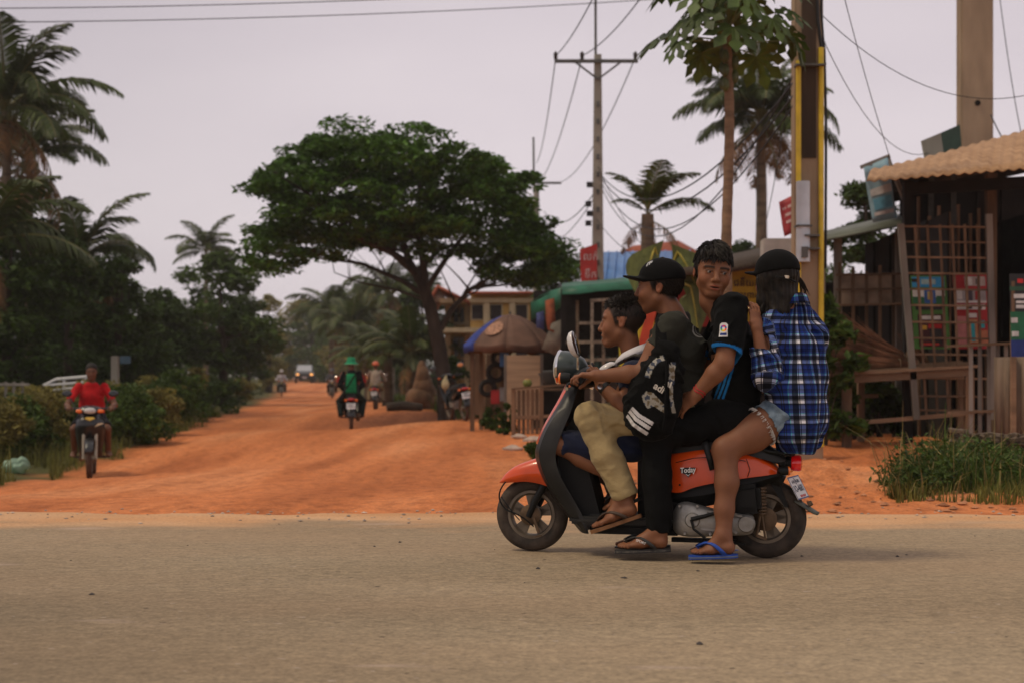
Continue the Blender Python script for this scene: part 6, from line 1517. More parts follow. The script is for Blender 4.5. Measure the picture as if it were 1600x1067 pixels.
    c = P(868, 603, 23); n = tag(MB().box((0, 0, -.05), (.5, .4, .04)).build('pot_shelf', M_WOODH), 'small plank shelf under the cooking pot', 'shelf'); n.location = c
    o = at(765, 26.5); sh = thing('roadside_stall', o, 'brown wooden stall with hanging tyres beneath the parasol', 'stall')
    for px, Y in ((738, 25.8), (752, 26.6), (786, 26.6)): mb = MB(); mb.bar(at(px, Y) - o, P(px, 548, Y) - o, .08); mb.build('post', M_CONC if px == -1 else M_WOOD, sh)
    for i in range(6): mb = MB(); mb.box(P(746 + 9 * i, 600, 27 + .01 * (i % 2)) - o, (.10, .03, 1.15)); mb.build('wall_plank', M_WOOD, sh)
    mb = MB(); mb.box(P(770, 550, 26.5) - o, (.75, .5, .04)); mb.build('shelf_top', M_WOODH, sh)
    for px, py, rr_ in ((775, 582, .19), (762, 606, .17), (780, 560, .16)):
        c = P(px, py, 26.3); t_ = MB(); t_.lathe([(rr_ - .045 + .045 * math.cos(a), .05 * math.sin(a)) for a in [2 * math.pi * i / 10 for i in range(11)]], Matrix.Rotation(R(90), 4, 'X'), 24); q = t_.build('tyre', M_TYRE2); q.location = c
        tag(q, {775: 'large worn tyre hanging in the middle of the roadside stall', 762: 'lower tyre hanging at the roadside stall', 780: 'upper tyre hanging right below the parasol'}[px], 'tyre', 'tyres on the roadside stall')
    for px, py, col, lab in ((774, 620, (.35, .02, .02), 'red box at the foot of the roadside stall'), (788, 562, (.04, .14, .34), 'blue box on the shelf under the parasol'), (787, 616, (.25, .25, .24), 'pale bucket right of the red box')):
        c = P(px, py, 25.6); n = thing('box' if 'box' in lab else 'bucket', c, lab, 'box' if 'box' in lab else 'bucket'); mb = MB(); (mb.box((0, 0, 0), (.16, .16, .24), None, .01) if 'box' in lab else mb.lathe([(0, -.1), (.07, -.1), (.09, .1), (.08, .1), (.07, -.08), (0, -.08)], None, 16)); mb.build('body', mat('c_%d' % px, col, .6), n); mb = MB(); mb.box((0, 0, .125), (.165, .165, .012)); mb.build('lid', mat('c_%d' % px, col), n)
M_TYRE2 = mat('old_tyre', (.02, .018, .016), .9, .3, 14)
stalls()
def yellow_house():
    Y = 52.0; o = at(775, Y); h = thing('yellow_building', o, 'yellow two storey building with a red gable roof behind the umbrella shaped tree', 'building'); s = Y / F
    wl = mat('yellow_wall', (.60, .38, .11), .85, .12, 3); tr = mat('cream_trim', (.56, .45, .27), .8, .1)
    X = lambda px: (px - CX) * s - o.x
    Z = lambda py: H + (HY - py) * s - o.z
    mb = MB(); mb.box(((X(735) + X(880)) / 2, 3, (Z(459) + 0) / 2), (X(880) - X(735), 6, Z(459))); mb.build('wall', wl, h)
    mb = MB(); mb.box(((X(692) + X(735)) / 2, 4.2, Z(470) / 2), (X(735) - X(692), 3.6, Z(470))); mb.build('wing_wall', wl, h)
    for px in (697, 728, 760, 800, 840):
        mb = MB(); mb.box((X(px), -.05 if px > 735 else 1.6, Z(470) / 2), (.22, .22, Z(470)), None, .02); mb.build('column', tr, h)
    for py in (516, 470):
        mb = MB(); mb.box(((X(690) + X(880)) / 2, .9 if True else 0, Z(py)), (X(884) - X(688), 2.2, .16)); mb.build('floor_slab', tr, h)
    for py in (488, 540, 575):
        for px in (709, 719, 746, 775, 815):
            mb = MB(); mb.box((X(px), (-.02 if px > 735 else 2.38), Z(py)), (.22 if px < 735 else .5, .06, .62 if py < 500 else .8)); f = mb.build('window', tr, h)
            mb = MB(); mb.box((X(px), (-.06 if px > 735 else 2.34), Z(py)), (.15 if px < 735 else .40, .02, .52 if py < 500 else .7)); mb.build('pane', mat('dark_glass', (.03, .02, .018), .2), f)
    mb = MB()
    for px in range(694, 736, 5): mb.bar((X(px), 1.5, Z(516)), (X(px), 1.5, Z(505)), .03)
    mb.bar((X(692), 1.5, Z(504)), (X(736), 1.5, Z(504)), .05); mb.build('balcony_rail', tr, h)
    rt = mat('roof_tile_red', (.33, .085, .04), .75, .25, 5, stretch=(1, 5, 5))
    mb = MB(); mb.sheet([[(X(672), .8, Z(470)), (X(720), .8, Z(470))], [(X(687), .8, Z(446)), (X(720), .8, Z(446))]]);
    mb = MB(); mb.sheet([[(X(684), -.5, Z(446)), (X(684), 5, Z(446)), ], [(X(668), -.6, Z(474)), (X(668), 5, Z(474))]]); mb.sheet([[(X(684), -.5, Z(446)), (X(684), 5, Z(446))], [(X(735), -.6, Z(472)), (X(735), 5, Z(472))]]); q = mb.build('gable_roof', rt, h); q.modifiers.new('t', 'SOLIDIFY').thickness = .1
    mb = MB(); mb.add([(X(672), 0, Z(472)), (X(700), 0, Z(472)), (X(685), 0, Z(450))], [(0, 1, 2)]); q = mb.build('gable_end', mat('gable_white', (.5, .47, .44), .8), h); q.modifiers.new('t', 'SOLIDIFY').thickness = .1
    mb = MB(); mb.sheet([[(X(733), -.5, Z(457)), (X(890), -.5, Z(457))], [(X(740), 3, Z(449)), (X(880), 3, Z(449))], [(X(733), 6.7, Z(457)), (X(890), 6.7, Z(457))]]); q = mb.build('main_roof', rt, h); q.modifiers.new('t', 'SOLIDIFY').thickness = .1
    # termite mound
    p = at(660, 41); m = MB(); r = random.Random(2); mb = MB()
    for i in range(7): mb.ell((r.uniform(-.09, .09), r.uniform(-.1, .1), .15 + .15 * i), (.46 - .05 * i, .44 - .05 * i, .36), n=12, m=8)
    t = mb.build('termite_mound', mat('mound_earth', (.16, .085, .045), .95, .35, 5, bump=.8, bscale=9)); t.location = p; tag(t, 'tall brown earth mound at the left of the umbrella shaped tree', 'earth mound')
    # low log / rubble beside it
    p = at(632, 40); mb = MB(); mb.tube([(-.5, 0, .1), (0, .1, .14), (.5, 0, .1)], [.12, .14, .1], 8); t = mb.build('fallen_log', M_BARK); t.location = p; tag(t, 'short fallen log lying left of the earth mound', 'log')
yellow_house()
def left_things():
    M_WM = mat('white_metal', (.55, .55, .53), .5, .1, 5)
    o = at(102, 30); g = thing('white_railing', o, 'white tubular railing frame behind the scrub, left of the red shirted rider', 'railing'); q = lambda x, y: P(x, y, 30) - o
    for a, b in ((q(68, 602), q(88, 592)), (q(88, 592), q(136, 588)), (q(68, 602), q(132, 597)), (q(70, 611), q(130, 604))): mb = MB(); mb.tube([a, b], .035, 7); mb.build('rail', M_WM, g)
    for a, b in ((at(69, 30) - o, q(69, 602)), (at(132, 30) - o, q(134, 588)), (at(100, 30) - o, q(100, 591))): mb = MB(); mb.tube([a, b], .03, 7); mb.build('post', M_WM, g)
    o = at(180, 33); g = thing('white_post', o, 'white post with a small blue plate among the left bushes', 'post'); mb = MB(); mb.box((0, 0, (P(0, 556, 33).z - o.z) / 2), (.16, .16, P(0, 556, 33).z - o.z), None, .01); mb.build('shaft', M_CONCG, g); mb = MB(); mb.box((.25, -.05, P(0, 562, 33).z - o.z), (.24, .02, .18)); mb.build('plate', mat('plate_sky', (.04, .08, .11), .6), g)
    o = at(20, 27); g = thing('wooden_fence', o, 'low grey wooden fence at the far left edge behind the scrub', 'fence')
    slats(g, o, 'picket', M_GREYW, [(at(px, 27), P(px, 596, 27)) for px in range(-30, 48, 13)], .05, .03); slats(g, o, 'rail', M_GREYW, [(P(-34, py, 26.96), P(46, py, 26.96)) for py in (600, 625)], .05, .03)
    # green plastic bag
    p = G(24, 738); S_ = Sdf(.012); S_.el((0, 0, .09), (.19, .14, .11)); S_.el((.08, .02, .13), (.12, .1, .09), None, .03); S_.rc((-.05, 0, .1), (-.11, 0, .16), .05, .02); S_.disp = lambda X, Y, Z: .012 * (np.sin(45 * X + 30 * Z) + np.sin(60 * Y - 40 * X + 30 * Z))
    V, Fq = S_.mesh(); b = npmesh('plastic_bag', V, Fq, mat('bag_green', (.34, .50, .36), .35, .2, 8, trans=.35), None, smooth=True); b.location = p; tag(b, 'crumpled pale green plastic bag lying in the grass at lower left', 'plastic bag')
    for px, py, lab, w in ((185, 700, 'white scrap of paper on the left verge', .05), (330, 655, 'pale stick lying by the left verge', .2)):
        p = G(px, py); mb = MB(); mb.box((0, 0, .02), (w, .03, .02), Matrix.Rotation(.3, 4, 'Y')); t = mb.build('scrap', M_WM if w < .1 else M_WOODH); t.location = p; tag(t, lab, 'litter')
    # pale stones in front of the stall
    for i, (px, py, s_, lab) in enumerate(((838, 690, .13, 'flat pale stone left of the scooter mudguard'), (812, 684, .09, 'small pale stone behind the flat one'), (800, 703, .10, 'low reddish stone nearest the road by the scooter'), (826, 700, .07, 'small round stone beside the flat pale one'))):
        p = G(px, py); r = np.random.default_rng(i); mb = MB(); mb.ell((0, 0, .02), (s_ * 1.3, s_, s_ * .45), n=10, m=7); mb.v = [tuple(np.array(v) * (1 + .18 * math.sin(9 * v[0] / s_ + i) * math.cos(7 * v[1] / s_))) for v in mb.v]
        t = mb.build('stone', mat('pale_stone', (.42, .32, .25), .9, .25, 9, bump=.4, bscale=30)); t.location = p; tag(t, lab, 'stone', 'stones by the stall')
left_things()
# ------------------------------------------------------------------ the four riders
def tint_cloth(name, rough=.85, bump=.25, bscale=45):
    m = bpy.data.materials.new(name); m.use_nodes = True; t = m.node_tree; N, L = t.nodes.new, t.links.new
    b = t.nodes['Principled BSDF']; b.inputs['Roughness'].default_value = rough; b.inputs['Specular IOR Level'].default_value = .08; b.inputs['Sheen Weight'].default_value = .02
    a = N('ShaderNodeAttribute'); a.attribute_name = 'tint'
    tc = N('ShaderNodeTexCoord'); nz = N('ShaderNodeTexNoise'); nz.inputs['Scale'].default_value = 30; nz.inputs['Detail'].default_value = 6; L(tc.outputs['Object'], nz.inputs['Vector'])
    mr = N('ShaderNodeMapRange'); mr.inputs[3].default_value = .75; mr.inputs[4].default_value = 1.25; L(nz.outputs[0], mr.inputs[0])
    mm = N('ShaderNodeMix'); mm.data_type = 'RGBA'; mm.blend_type = 'MULTIPLY'; mm.inputs[0].default_value = 1; L(a.outputs[0], mm.inputs[6]); L(mr.outputs[0], mm.inputs[7]); L(mm.outputs[2], b.inputs['Base Color'])
    n2 = N('ShaderNodeTexNoise'); n2.inputs['Scale'].default_value = bscale; n2.inputs['Detail'].default_value = 4; L(tc.outputs['Object'], n2.inputs['Vector'])
    bp = N('ShaderNodeBump'); bp.inputs['Strength'].default_value = bump; bp.inputs['Distance'].default_value = .012; L(n2.outputs[0], bp.inputs['Height']); L(bp.outputs[0], b.inputs['Normal'])
    return m
M_PRINT = tint_cloth('printed_cloth')
def inpoly_np(x, z, poly):
    c = np.zeros(len(x), bool); n = len(poly); j = n - 1
    for i in range(n):
        (xi, zi), (xj, zj) = poly[i], poly[j]
        c ^= ((zi > z) != (zj > z)) & (x < (xj - xi) * (z - zi) / (zj - zi + 1e-12) + xi); j = i
    return c
def prints(V, base, items, ysurf, soft=0):
    """flat print on the camera-side of a garment: items of (polygon in photograph pixels, colour); it lies in the cloth, seen from the side"""
    c = np.tile(np.array(base, float), (len(V), 1))
    for poly, col, *lim in items:
        P2 = [xz(px, py, ysurf) for px, py in poly]
        m = inpoly_np(V[:, 0], V[:, 2], P2) & (V[:, 1] < (lim[0] if lim else 0))
        c[m] = col
    return c
def disc(px, py, r, n=20, r2=None, a0=0): return [(px + r * math.cos(a0 + 2 * math.pi * i / n), py + (r2 or r) * math.sin(a0 + 2 * math.pi * i / n)) for i in range(n)]
def star(px, py, r): return [(px + (r if i % 2 == 0 else r * .42) * .7 * math.sin(math.pi * i / 5), py - (r if i % 2 == 0 else r * .42) * math.cos(math.pi * i / 5)) for i in range(10)]
def band(pts, w):
    """polyline of pixels -> polygon of width w"""
    up, dn = [], []
    for i, (x, y) in enumerate(pts):
        a, b = pts[max(0, i - 1)], pts[min(len(pts) - 1, i + 1)]; dx, dy = b[0] - a[0], b[1] - a[1]; l = math.hypot(dx, dy) or 1
        up.append((x - dy / l * w / 2, y + dx / l * w / 2)); dn.append((x + dy / l * w / 2, y - dx / l * w / 2))
    return up + dn[::-1]
SKIN = (.205, .083, .038)
HAIRC = np.array((.010, .008, .006))
M_HAIR = mat('black_hair', (.008, .0065, .0055), .6, .4, 40, spec=.22, col2=(.022, .016, .011))
M_CAP = cloth('cap_cloth', (.008, .008, .008), bump=.2, bscale=150)
M_BLACKC = cloth('black_cloth', (.0042, .0044, .0042), sheen=0)
_HL = ([-.11, -.06, -.03, .0, .02, .035, .055, .085, .11], [-.055, -.055, -.03, -.01, -.015, .03, .066, .078, .08])
def hairmask(p): return p[:, 2] - np.interp(p[:, 0], *_HL)
def head_tint(hd, V, base, stub=0):
    c = hd.tint(V, base); p = hd.loc(V)
    if stub:
        near = (np.abs(p) < .15).all(1) & (p[:, 2] > -.075) & ~((np.abs(p[:, 0] + .012) < .024) & (np.abs(p[:, 1]) > .073) & (p[:, 2] < .03))
        a = np.clip(hairmask(p) / .022 + .4, 0, 1)[:, None] * near[:, None] * stub
        c = c * (1 - a) + HAIRC * a
    return c
def strands(name, hd, n, L, comb, up, parent, off, region, seed, r0=.0042, lift=.0, droop=.0, segs=4, base=(.100, .081, .090), m=None, jitter=.4, wave=0):
    """hair locks rooted on the scalp: tapered three-sided tubes combed along `comb` (head axes)"""
    r = np.random.default_rng(seed); mb = MB(); k = 0; tries = 0
    while k < n and tries < n * 40:
        tries += 1
        d = r.normal(size=3); d /= np.linalg.norm(d); p = d * np.array(base) + np.array([-.012, 0, .038])
        if not region(p): continue
        nn = d / np.array(base); nn /= np.linalg.norm(nn)
        cb = np.array(comb(p) if callable(comb) else comb, float) + r.normal(size=3) * jitter; cb -= nn * (cb @ nn) * .85; cb /= np.linalg.norm(cb)
        LL = (L(p) if callable(L) else L) * r.uniform(.6, 1.2); q = p - nn * .004; pts = [q]; v = nn * (up + lift) + cb; v /= np.linalg.norm(v)
        for i in range(segs):
            q = q + v * LL / segs; pts.append(q); v = v + cb * .25 + np.array([0, 0, -droop]) + r.normal(size=3) * wave; v /= np.linalg.norm(v)
            e = (q - np.array([-.012, 0, .038])) / (np.array(base) * .99)
            if e @ e < 1 and droop: v = v + nn * .5; v /= np.linalg.norm(v)
        rr = r0 * r.uniform(.7, 1.3) * hd.k
        mb.tube([Vector(hd.w(*z)) for z in pts], [rr, rr * 1.05, rr * .9, rr * .6, rr * .15][:segs + 1] if segs == 4 else [rr * (1 - .85 * i / segs) for i in range(segs + 1)], 4, cap=False)
        k += 1
    return mb.build(name, m or M_HAIR, parent, off=off)
_RZ = Matrix.Rotation(SA, 3, 'Z')
def place(o, off):
    o.location = SF + _RZ @ Vector(off); o.rotation_euler = (0, 0, SA); return o
def fbox(c, r, h): c = np.array(c); return (c - r, c + r, h)
FWD = np.array((-1., 0, 0)); CAMD = np.array((0, -1., 0)); UP = np.array((0, 0, 1.))
def flipflop(person, off, heel, toe, side, col, strapcol, lab=None, k=1.0, toe_up=0, edge=None, txt=None):
    h, t = Vector(heel), Vector(toe); d = (t - h).normalized(); sd = Vector(side); sd = (sd - d * sd.dot(d)).normalized(); up = d.cross(sd); up = up if up.z > 0 else -up
    L = (t - h).length + .02; o0 = h - d * .012; pts = []
    for i in range(28):
        a = 2 * math.pi * i / 28; x = .5 - .5 * math.cos(a); w = (.030 + .014 * x) * (abs(math.sin(a)) ** .55) * (1 if math.sin(a) >= 0 else -1)
        pts.append((x * L, w))
    M = Matrix((d, sd, up)).transposed().to_4x4(); M.translation = o0 - up * .019
    m = MB(); m.prism(pts, .017, M); s = m.build('flip_flop', col, person, off=off)
    if edge:
        m = MB(); m.prism([(x * 1.006 - .001, w * 1.05) for x, w in pts], .006, M @ Matrix.Translation((0, 0, .005))); m.build('sole_edge', edge, s, off=off)
    if lab: s['label'] = lab
    m = MB(); post = h + d * L * .74 - sd * .014 + up * .03
    for q, y in ((.26, .040), (.26, -.040)):
        a = o0 + d * L * q + sd * y; b = o0 + d * L * .52 + sd * y * 1.12 + up * .082 * k; rows = []
        for z in bez(a, b, post, 8):
            c = z; rows.append([c - d * .012, c + d * .012])
        m.sheet(rows)
    st = m.build('strap', strapcol, s, off=off); st.modifiers.new('t', 'SOLIDIFY').thickness = .006
    m = MB(); m.tube([post, post - up * .032 + d * .004], .004, 6); m.build('toe_post', strapcol, s, off=off)
    if txt:
        c = (o0 + d * L * .50 + sd * (.042 if sd.y < 0 else -.042) + up * .032)
        dirv = (-d + up * -.45).normalized()
        tx = text('lettering', txt, .016, frame(c + Vector((0, -.006, 0.002)), -dirv if dirv.x < 0 else dirv, Vector((0, .3, 1))) @ Matrix.Identity(4), M_WHITE, s, .0005)
        for v in tx.data.vertices: v.co -= Vector(off)
    return s
# ================= driver (second from the left): black cap, dark T-shirt, khaki trousers
def driver():
    off = L3(1050, 690, 0); hd = Head(L3(1031, 452, 0), (-1, .06, .02), (.04, 0, 1), 1.03, smile=.6, open_=.15, gaze=(0, 0))
    S = Sdf(.006)
    hip, chest, neck = L3(1062, 655, 0), L3(1064, 545, 0), L3(1050, 492, 0)
    S.chain([hip, L3(1066, 600, 0), chest, L3(1060, 512, 0)], [.076, .074, .08, .052], .05, flat=(CAMD, 1.4))
    S.rc(neck, hd.w(-.02, 0, -.04), .052, .053, .02); S.rc(L3(1055, 505, 0), neck, .06, .054, .03)
    hd.put(S)
    lsh, lel, lwr = L3(1043, 512, -.165), L3(1003, 583, -.235), L3(934, 587, -.27)
    S.chain([lsh, (lsh + lel) / 2, lel], [.05, .045, .039], .02); S.chain([lel, lel * .7 + lwr * .3, lwr], [.040, .041, .025], .012)
    hand(S, lwr, L3(900, 587, -.285) - lwr + np.array([0, 0, .006]), (.28, .0, -1), (0, 1, 0), (.55, 1.05, 1.05, .95), .95, (.5, .7, .7), .5)
    rsh, rel, rwr = L3(1050, 508, .165), L3(985, 585, .24), L3(930, 588, .275)
    S.chain([rsh, rel], [.05, .04], .02); S.chain([rel, rwr], [.04, .025], .012)
    hand(S, rwr, L3(898, 588, .285) - rwr, (.28, 0, -1), (0, -1, 0), (.5, .95, 1.0, .95), .95, (.5, .7, .7), .5)
    lk, la = L3(922, 652, -.155), L3(976, 772, -.165); rk, ra = L3(925, 655, .17), L3(972, 775, .14)
    lh, lt = L3(998, 802, -.185), L3(924, 827, -.195)
    rh, rt = L3(978, 800, .10), L3(926, 800, .09)
    for k_, a_, hs, h_, t_, sd in ((lk, la, -.09, lh, lt, (0, -1, 0)), (rk, ra, .09, rh, rt, (0, 1, 0))):
        S.chain([hip + np.array([0, hs, 0]), k_, a_], [.07, .05, .036], .02); S.rc(k_ * .65 + a_ * .35 + np.array([.015, 0, 0]), k_ * .4 + a_ * .6, .05, .042, .02)
        foot(S, a_, h_, t_, sd, .98)
    fine = [fbox(hd.c, .15, .0034), fbox(lwr + np.array([-.06, 0, 0]), .11, .0034), fbox((lh + lt) / 2, .15, .0036)]
    o = finish(S, 'person', M_SKIN, None, off, fine, lambda V: head_tint(hd, V, SKIN, .97))
    tag(o, 'teenager in a black cap steering the scooter, dark T-shirt and khaki trousers', 'person', 'riders on the orange scooter')
    place(o, off); hd.eyes(o, off)
    # T-shirt
    T = Sdf(.006)
    T.chain([L3(1060, 672, 0), L3(1068, 610, 0), L3(1066, 545, 0), L3(1058, 512, 0)], [.093, .093, .105, .072], .05, flat=(CAMD, 1.42))
    for s_, e_ in ((lsh, lel), (rsh, rel)):
        d = (e_ - s_) / np.linalg.norm(e_ - s_); m_ = s_ + d * .135
        T.rc(s_ - d * .02 + np.array([.01, 0, 0]), m_, .066, .058, .04); T.rc(m_ + d * .03, m_ + d * .12, .07, .08, .006, 'x')
    T.rc(L3(1058, 512, -.05), L3(1058, 512, .05), .055, .055, .03)
    T.disp = wr(.0045, ((1, .3, -1.4), .07, 1), ((.6, .2, 1.2), .045, .6), ((0, 1, 1), .06, .5))
    T.cut(L3(1046, 493, 0), (-.42, 0, 1))
    olive = (.033, .033, .025)
    items = [(disc(1092, 513, 11.5, 22, 14), (.30, .29, .26)), (disc(1092, 513, 9.6, 22, 12), olive), (disc(1092, 513, 8.0, 22, 10), (.2, .19, .17)), (disc(1092, 513, 7.3, 22, 9.2), olive), (star(1092, 513, 7.5), (.34, .33, .3))]
    def tt(V): return prints(V, olive, items, -.09, 0)
    finish(T, 't_shirt', M_PRINT, o, off, [fbox(L3(1092, 513, -.1), .06, .0026)], tt)
    # trousers
    K = Sdf(.0055)
    K.rc(hip + np.array([0, -.08, 0]), hip + np.array([0, .08, 0]), .105, .105, .03)
    for k_, a_, hs in ((lk, la, -.085), (rk, ra, .085)):
        d = (a_ - k_) / np.linalg.norm(a_ - k_)
        K.chain([hip + np.array([0, hs, -.0]), k_ * .5 + hip * .5 + np.array([0, hs * .7, .0]), k_, k_ * .5 + a_ * .5, a_ - d * .01], [.092, .077, .068, .070, .064], .03)
        K.rc(a_ + d * .160, a_ + d * .2, .15, .15, .004, 'x')
    K.disp = wr(.0045, ((1, .2, 1.1), .062, 1), ((.3, 1, -1.2), .05, .6), ((-.5, .2, 1.6), .035, .45))
    finish(K, 'trousers', cloth('khaki', (.36, .27, .13), .9, .12, 9, .2, 60, .1), o, off)
    m = MB(); d = (la - lk) / np.linalg.norm(la - lk)
    # cap
    cap_on(hd, o, off, brim=True, logo=[(band([(1011, 417), (1013, 411), (1016, 409), (1015, 413)], 1.6), (.5, .5, .5)), (band([(1015, 415), (1017, 409), (1020, 408), (1018, 412)], 1.6), (.5, .5, .5))])
    # short hair under the cap
    strands('hair', hd, 800, .022, lambda p: (-.4, 0, -1), .12, o, off, lambda p: hairmask(p[None])[0] > .0 and p[2] < .055 and p[0] < .02, 5, .0024, jitter=.2)
    tan = mat('sandal_tan', (.20, .09, .035), .8, .2, 30); brn = mat('sandal_brown', (.055, .032, .02), .6, .2, 20); dk = mat('sandal_black', (.02, .018, .016), .7, .2, 20)
    flipflop(o, off, lh, lt, (0, -1, 0), tan, brn, 'brown flip flop with tan sole, foot on the floorboard')
    f2 = flipflop(o, off, rh, rt, (0, 1, 0), dk, dk, 'dark flip flop with a small orange mark on the strap')
    m = MB(); m.box(L3(948, 784, .06), (.022, .01, .014), Matrix.Rotation(R(20), 4, 'Y')); m.build('orange_tab', M_AMBER, f2, off=off)
    return o
def cap_on(hd, o, off, brim=True, logo=(), back=False, clip=False, scale=1.0):
    C = Sdf(.0042); k = hd.k * scale; B = hd.B
    C.el(hd.w(-.010, 0, .052), np.array((.109, .091, .092)) * k, B, .01)
    C.disp = lambda X, Y, Z: 0 * X + 0 * Y + 0 * Z
    C.cut(hd.w(.02, 0, .032), B @ np.array((-.10, 0, -1)))
    if brim:
        # curved peak: a flat ellipsoid minus the same ellipsoid lowered
        C.el(hd.w(.090, 0, .044), np.array((.086, .082, .0105)) * k, B @ np.array([[.98, 0, .18], [0, 1, 0], [-.18, 0, .98]]).T, .012)
    C.el(hd.w(-.010, 0, .144), np.array((.008, .008, .005)) * k, B, .004)
    V, Fq = C.mesh(); col = (.0048, .0048, .0046)
    t = prints(V, col, logo, hd.c[1] - .04, 0)
    c = npmesh('cap', V - np.array(off), Fq, M_PRINT, o, smooth=True, attrs={'tint': ('FLOAT_COLOR', t)})
    return c
# ================= first rider: small boy in a navy school uniform in front of the driver
def front_boy():
    off = L3(985, 700, 0); hd = Head(L3(973, 506, .0), (-1, .05, .02), (.06, 0, 1), 1.0, smile=.4, open_=1.5)
    S = Sdf(.006); hip, chest, neck = L3(988, 690, 0), L3(1000, 590, 0), L3(987, 556, 0)
    S.chain([hip, L3(998, 640, 0), chest, L3(996, 570, 0)], [.075, .072, .076, .05], .04, flat=(CAMD, 1.45))
    S.rc(neck, hd.w(-.022, 0, -.045), .047, .049, .02); hd.put(S)
    lsh, lel, lwr = L3(988, 580, -.14), L3(978, 636, -.19), L3(939, 602, -.165)
    S.chain([lsh, lel], [.042, .034], .02); S.chain([lel, lel * .65 + lwr * .35, lwr], [.034, .034, .024], .012)
    hand(S, lwr, L3(929, 572, -.14) - lwr, (-.9, .4, -.1), (-.2, 1, 0), (.9, 1.1, 1.15, 1.1), .9, (.7, .5, .6), .6)
    rsh, rel, rwr = L3(990, 578, .14), L3(965, 630, .2), L3(935, 600, .2)
    S.chain([rsh, rel, rwr], [.042, .034, .024], .015); hand(S, rwr, L3(925, 575, .19) - rwr, (-.9, -.3, -.2), (0, -1, 0), (.8, 1, 1, 1), .9)
    lk, la = L3(874, 694, -.13), L3(975, 752, -.12); rk, ra = L3(878, 694, .13), L3(965, 760, .12)
    lh, lt = L3(997, 776, -.115), L3(940, 800, -.1); rh, rt = L3(985, 780, .12), L3(930, 800, .13)
    for k_, a_, hs, h_, t_, sd in ((lk, la, -.08, lh, lt, (0, -1, 0)), (rk, ra, .08, rh, rt, (0, 1, 0))):
        S.chain([hip + np.array([0, hs, 0]), k_, a_], [.066, .045, .033], .02); S.rc(k_ * .7 + a_ * .3 + np.array([.01, 0, -.012]), k_ * .45 + a_ * .55, .043, .036, .02)
        foot(S, a_, h_, t_, sd, .9)
    o = finish(S, 'person', M_SKIN, None, off, [fbox(hd.c, .15, .0034), fbox(lwr + np.array([-.03, 0, .05]), .1, .0034)], lambda V: head_tint(hd, V, (.22, .09, .042), .93))
    tag(o, 'small boy in navy school uniform with white collar squeezed in front of the driver', 'person', 'riders on the orange scooter'); place(o, off); hd.eyes(o, off)
    T = Sdf(.006); T.chain([L3(990, 695, 0), L3(1000, 640, 0), L3(1002, 590, 0), L3(998, 573, 0)], [.085, .083, .087, .06], .04, flat=(CAMD, 1.42))
    for s_, e_ in ((lsh, lel), (rsh, rel)):
        d = (e_ - s_) / np.linalg.norm(e_ - s_); m_ = s_ + d * .105; T.rc(s_, m_, .056, .052, .035); T.rc(m_ + d * .03, m_ + d * .1, .06, .07, .005, 'x')
    T.rc(L3(996, 573, -.05), L3(996, 573, .05), .045, .045, .03)
    T.disp = wr(.004, ((1, .3, -1.3), .06, 1), ((.6, .2, 1.2), .04, .6)); T.cut(L3(990, 556, 0), (-.5, 0, 1))
    navy = cloth('navy_cloth', (.009, .013, .033)); sh = finish(T, 'school_shirt', navy, o, off)
    # white collar: a folded band round the neck with two points in front
    Wc = cloth('white_collar', (.62, .60, .60), .8, .06, 20, .2, 200); c = L3(991, 552, 0); rows = []
    for i in range(25):
        a = math.pi * (-.92 + 1.84 * i / 24); e = np.array([math.cos(a) * 1.0, math.sin(a) * 1.12, 0]); tilt = .55 * math.cos(a)
        f = max(0, -math.cos(a)) ** 3
        p0 = c + e * .052 + UP * (.045 * tilt / .55 * .6 + .012); p1 = c + e * .062 + UP * (p0[2] - c[2] + .010); p2 = c + e * (.088 + .012 * f) + UP * (p0[2] - c[2] - .028 - .018 * f)
        rows.append([Vector(p0), Vector(p1), Vector((p1 + p2) / 2 + e * .006), Vector(p2)])
    m = MB(); m.sheet(rows); co_ = m.build('collar', Wc, o, off=off); co_.modifiers.new('t', 'SOLIDIFY').thickness = .004
    m = MB(); m.sheet([[Q(972, 562, -.105), Q(976, 559, -.105)], [Q(990, 556, -.128), Q(992, 552, -.128)], [Q(1006, 560, -.125), Q(1008, 555, -.125)], [Q(1012, 575, -.12), Q(1017, 572, -.12)]]); m.build('bag_strap', cloth('strap_grey', (.06, .055, .045)), o, off=off).modifiers.new('t', 'SOLIDIFY').thickness = .004
    K = Sdf(.006); K.rc(hip + np.array([0, -.06, 0]), hip + np.array([0, .06, 0]), .09, .09, .03)
    for k_, hs in ((lk, -.08), (rk, .08)):
        h_ = hip + np.array([0, hs, 0]); d = (k_ - h_) / np.linalg.norm(k_ - h_); e_ = k_ - d * .03; K.chain([h_, h_ * .5 + e_ * .5 + np.array([0, 0, -.012]), e_], [.085, .082, .066], .03); K.rc(e_ + d * .06, e_ + d * .16, .07, .09, .005, 'x')
    K.disp = wr(.005, ((1, .3, 1.2), .06, 1), ((.2, 1, -1), .05, .5)); finish(K, 'shorts', navy, o, off)
    # hair: faded sides, fluffy top
    Hs = Sdf(.005); Hs.el(hd.w(.004, 0, .075), np.array((.083, .066, .062)) * hd.k, hd.B, .01); Hs.disp = lambda X, Y, Z: .005 * (np.sin(190 * X + 90 * Z) + np.sin(170 * Y - 120 * Z + 60 * X)) * .6
    hr = finish(Hs, 'hair', M_HAIR, o, off)
    strands('hair_tuft', hd, 1500, .036, lambda p: (.45, 0, .3), .75, hr, off, lambda p: p[2] > .085 and p[0] > -.06, 6, .0024, jitter=.8, wave=.4)
    strands('hair_tuft', hd, 500, .013, lambda p: (-.2, 0, -1), .25, hr, off, lambda p: hairmask(p[None])[0] > .012 and .03 < p[2] < .09 and p[0] < .05, 7, .0022)
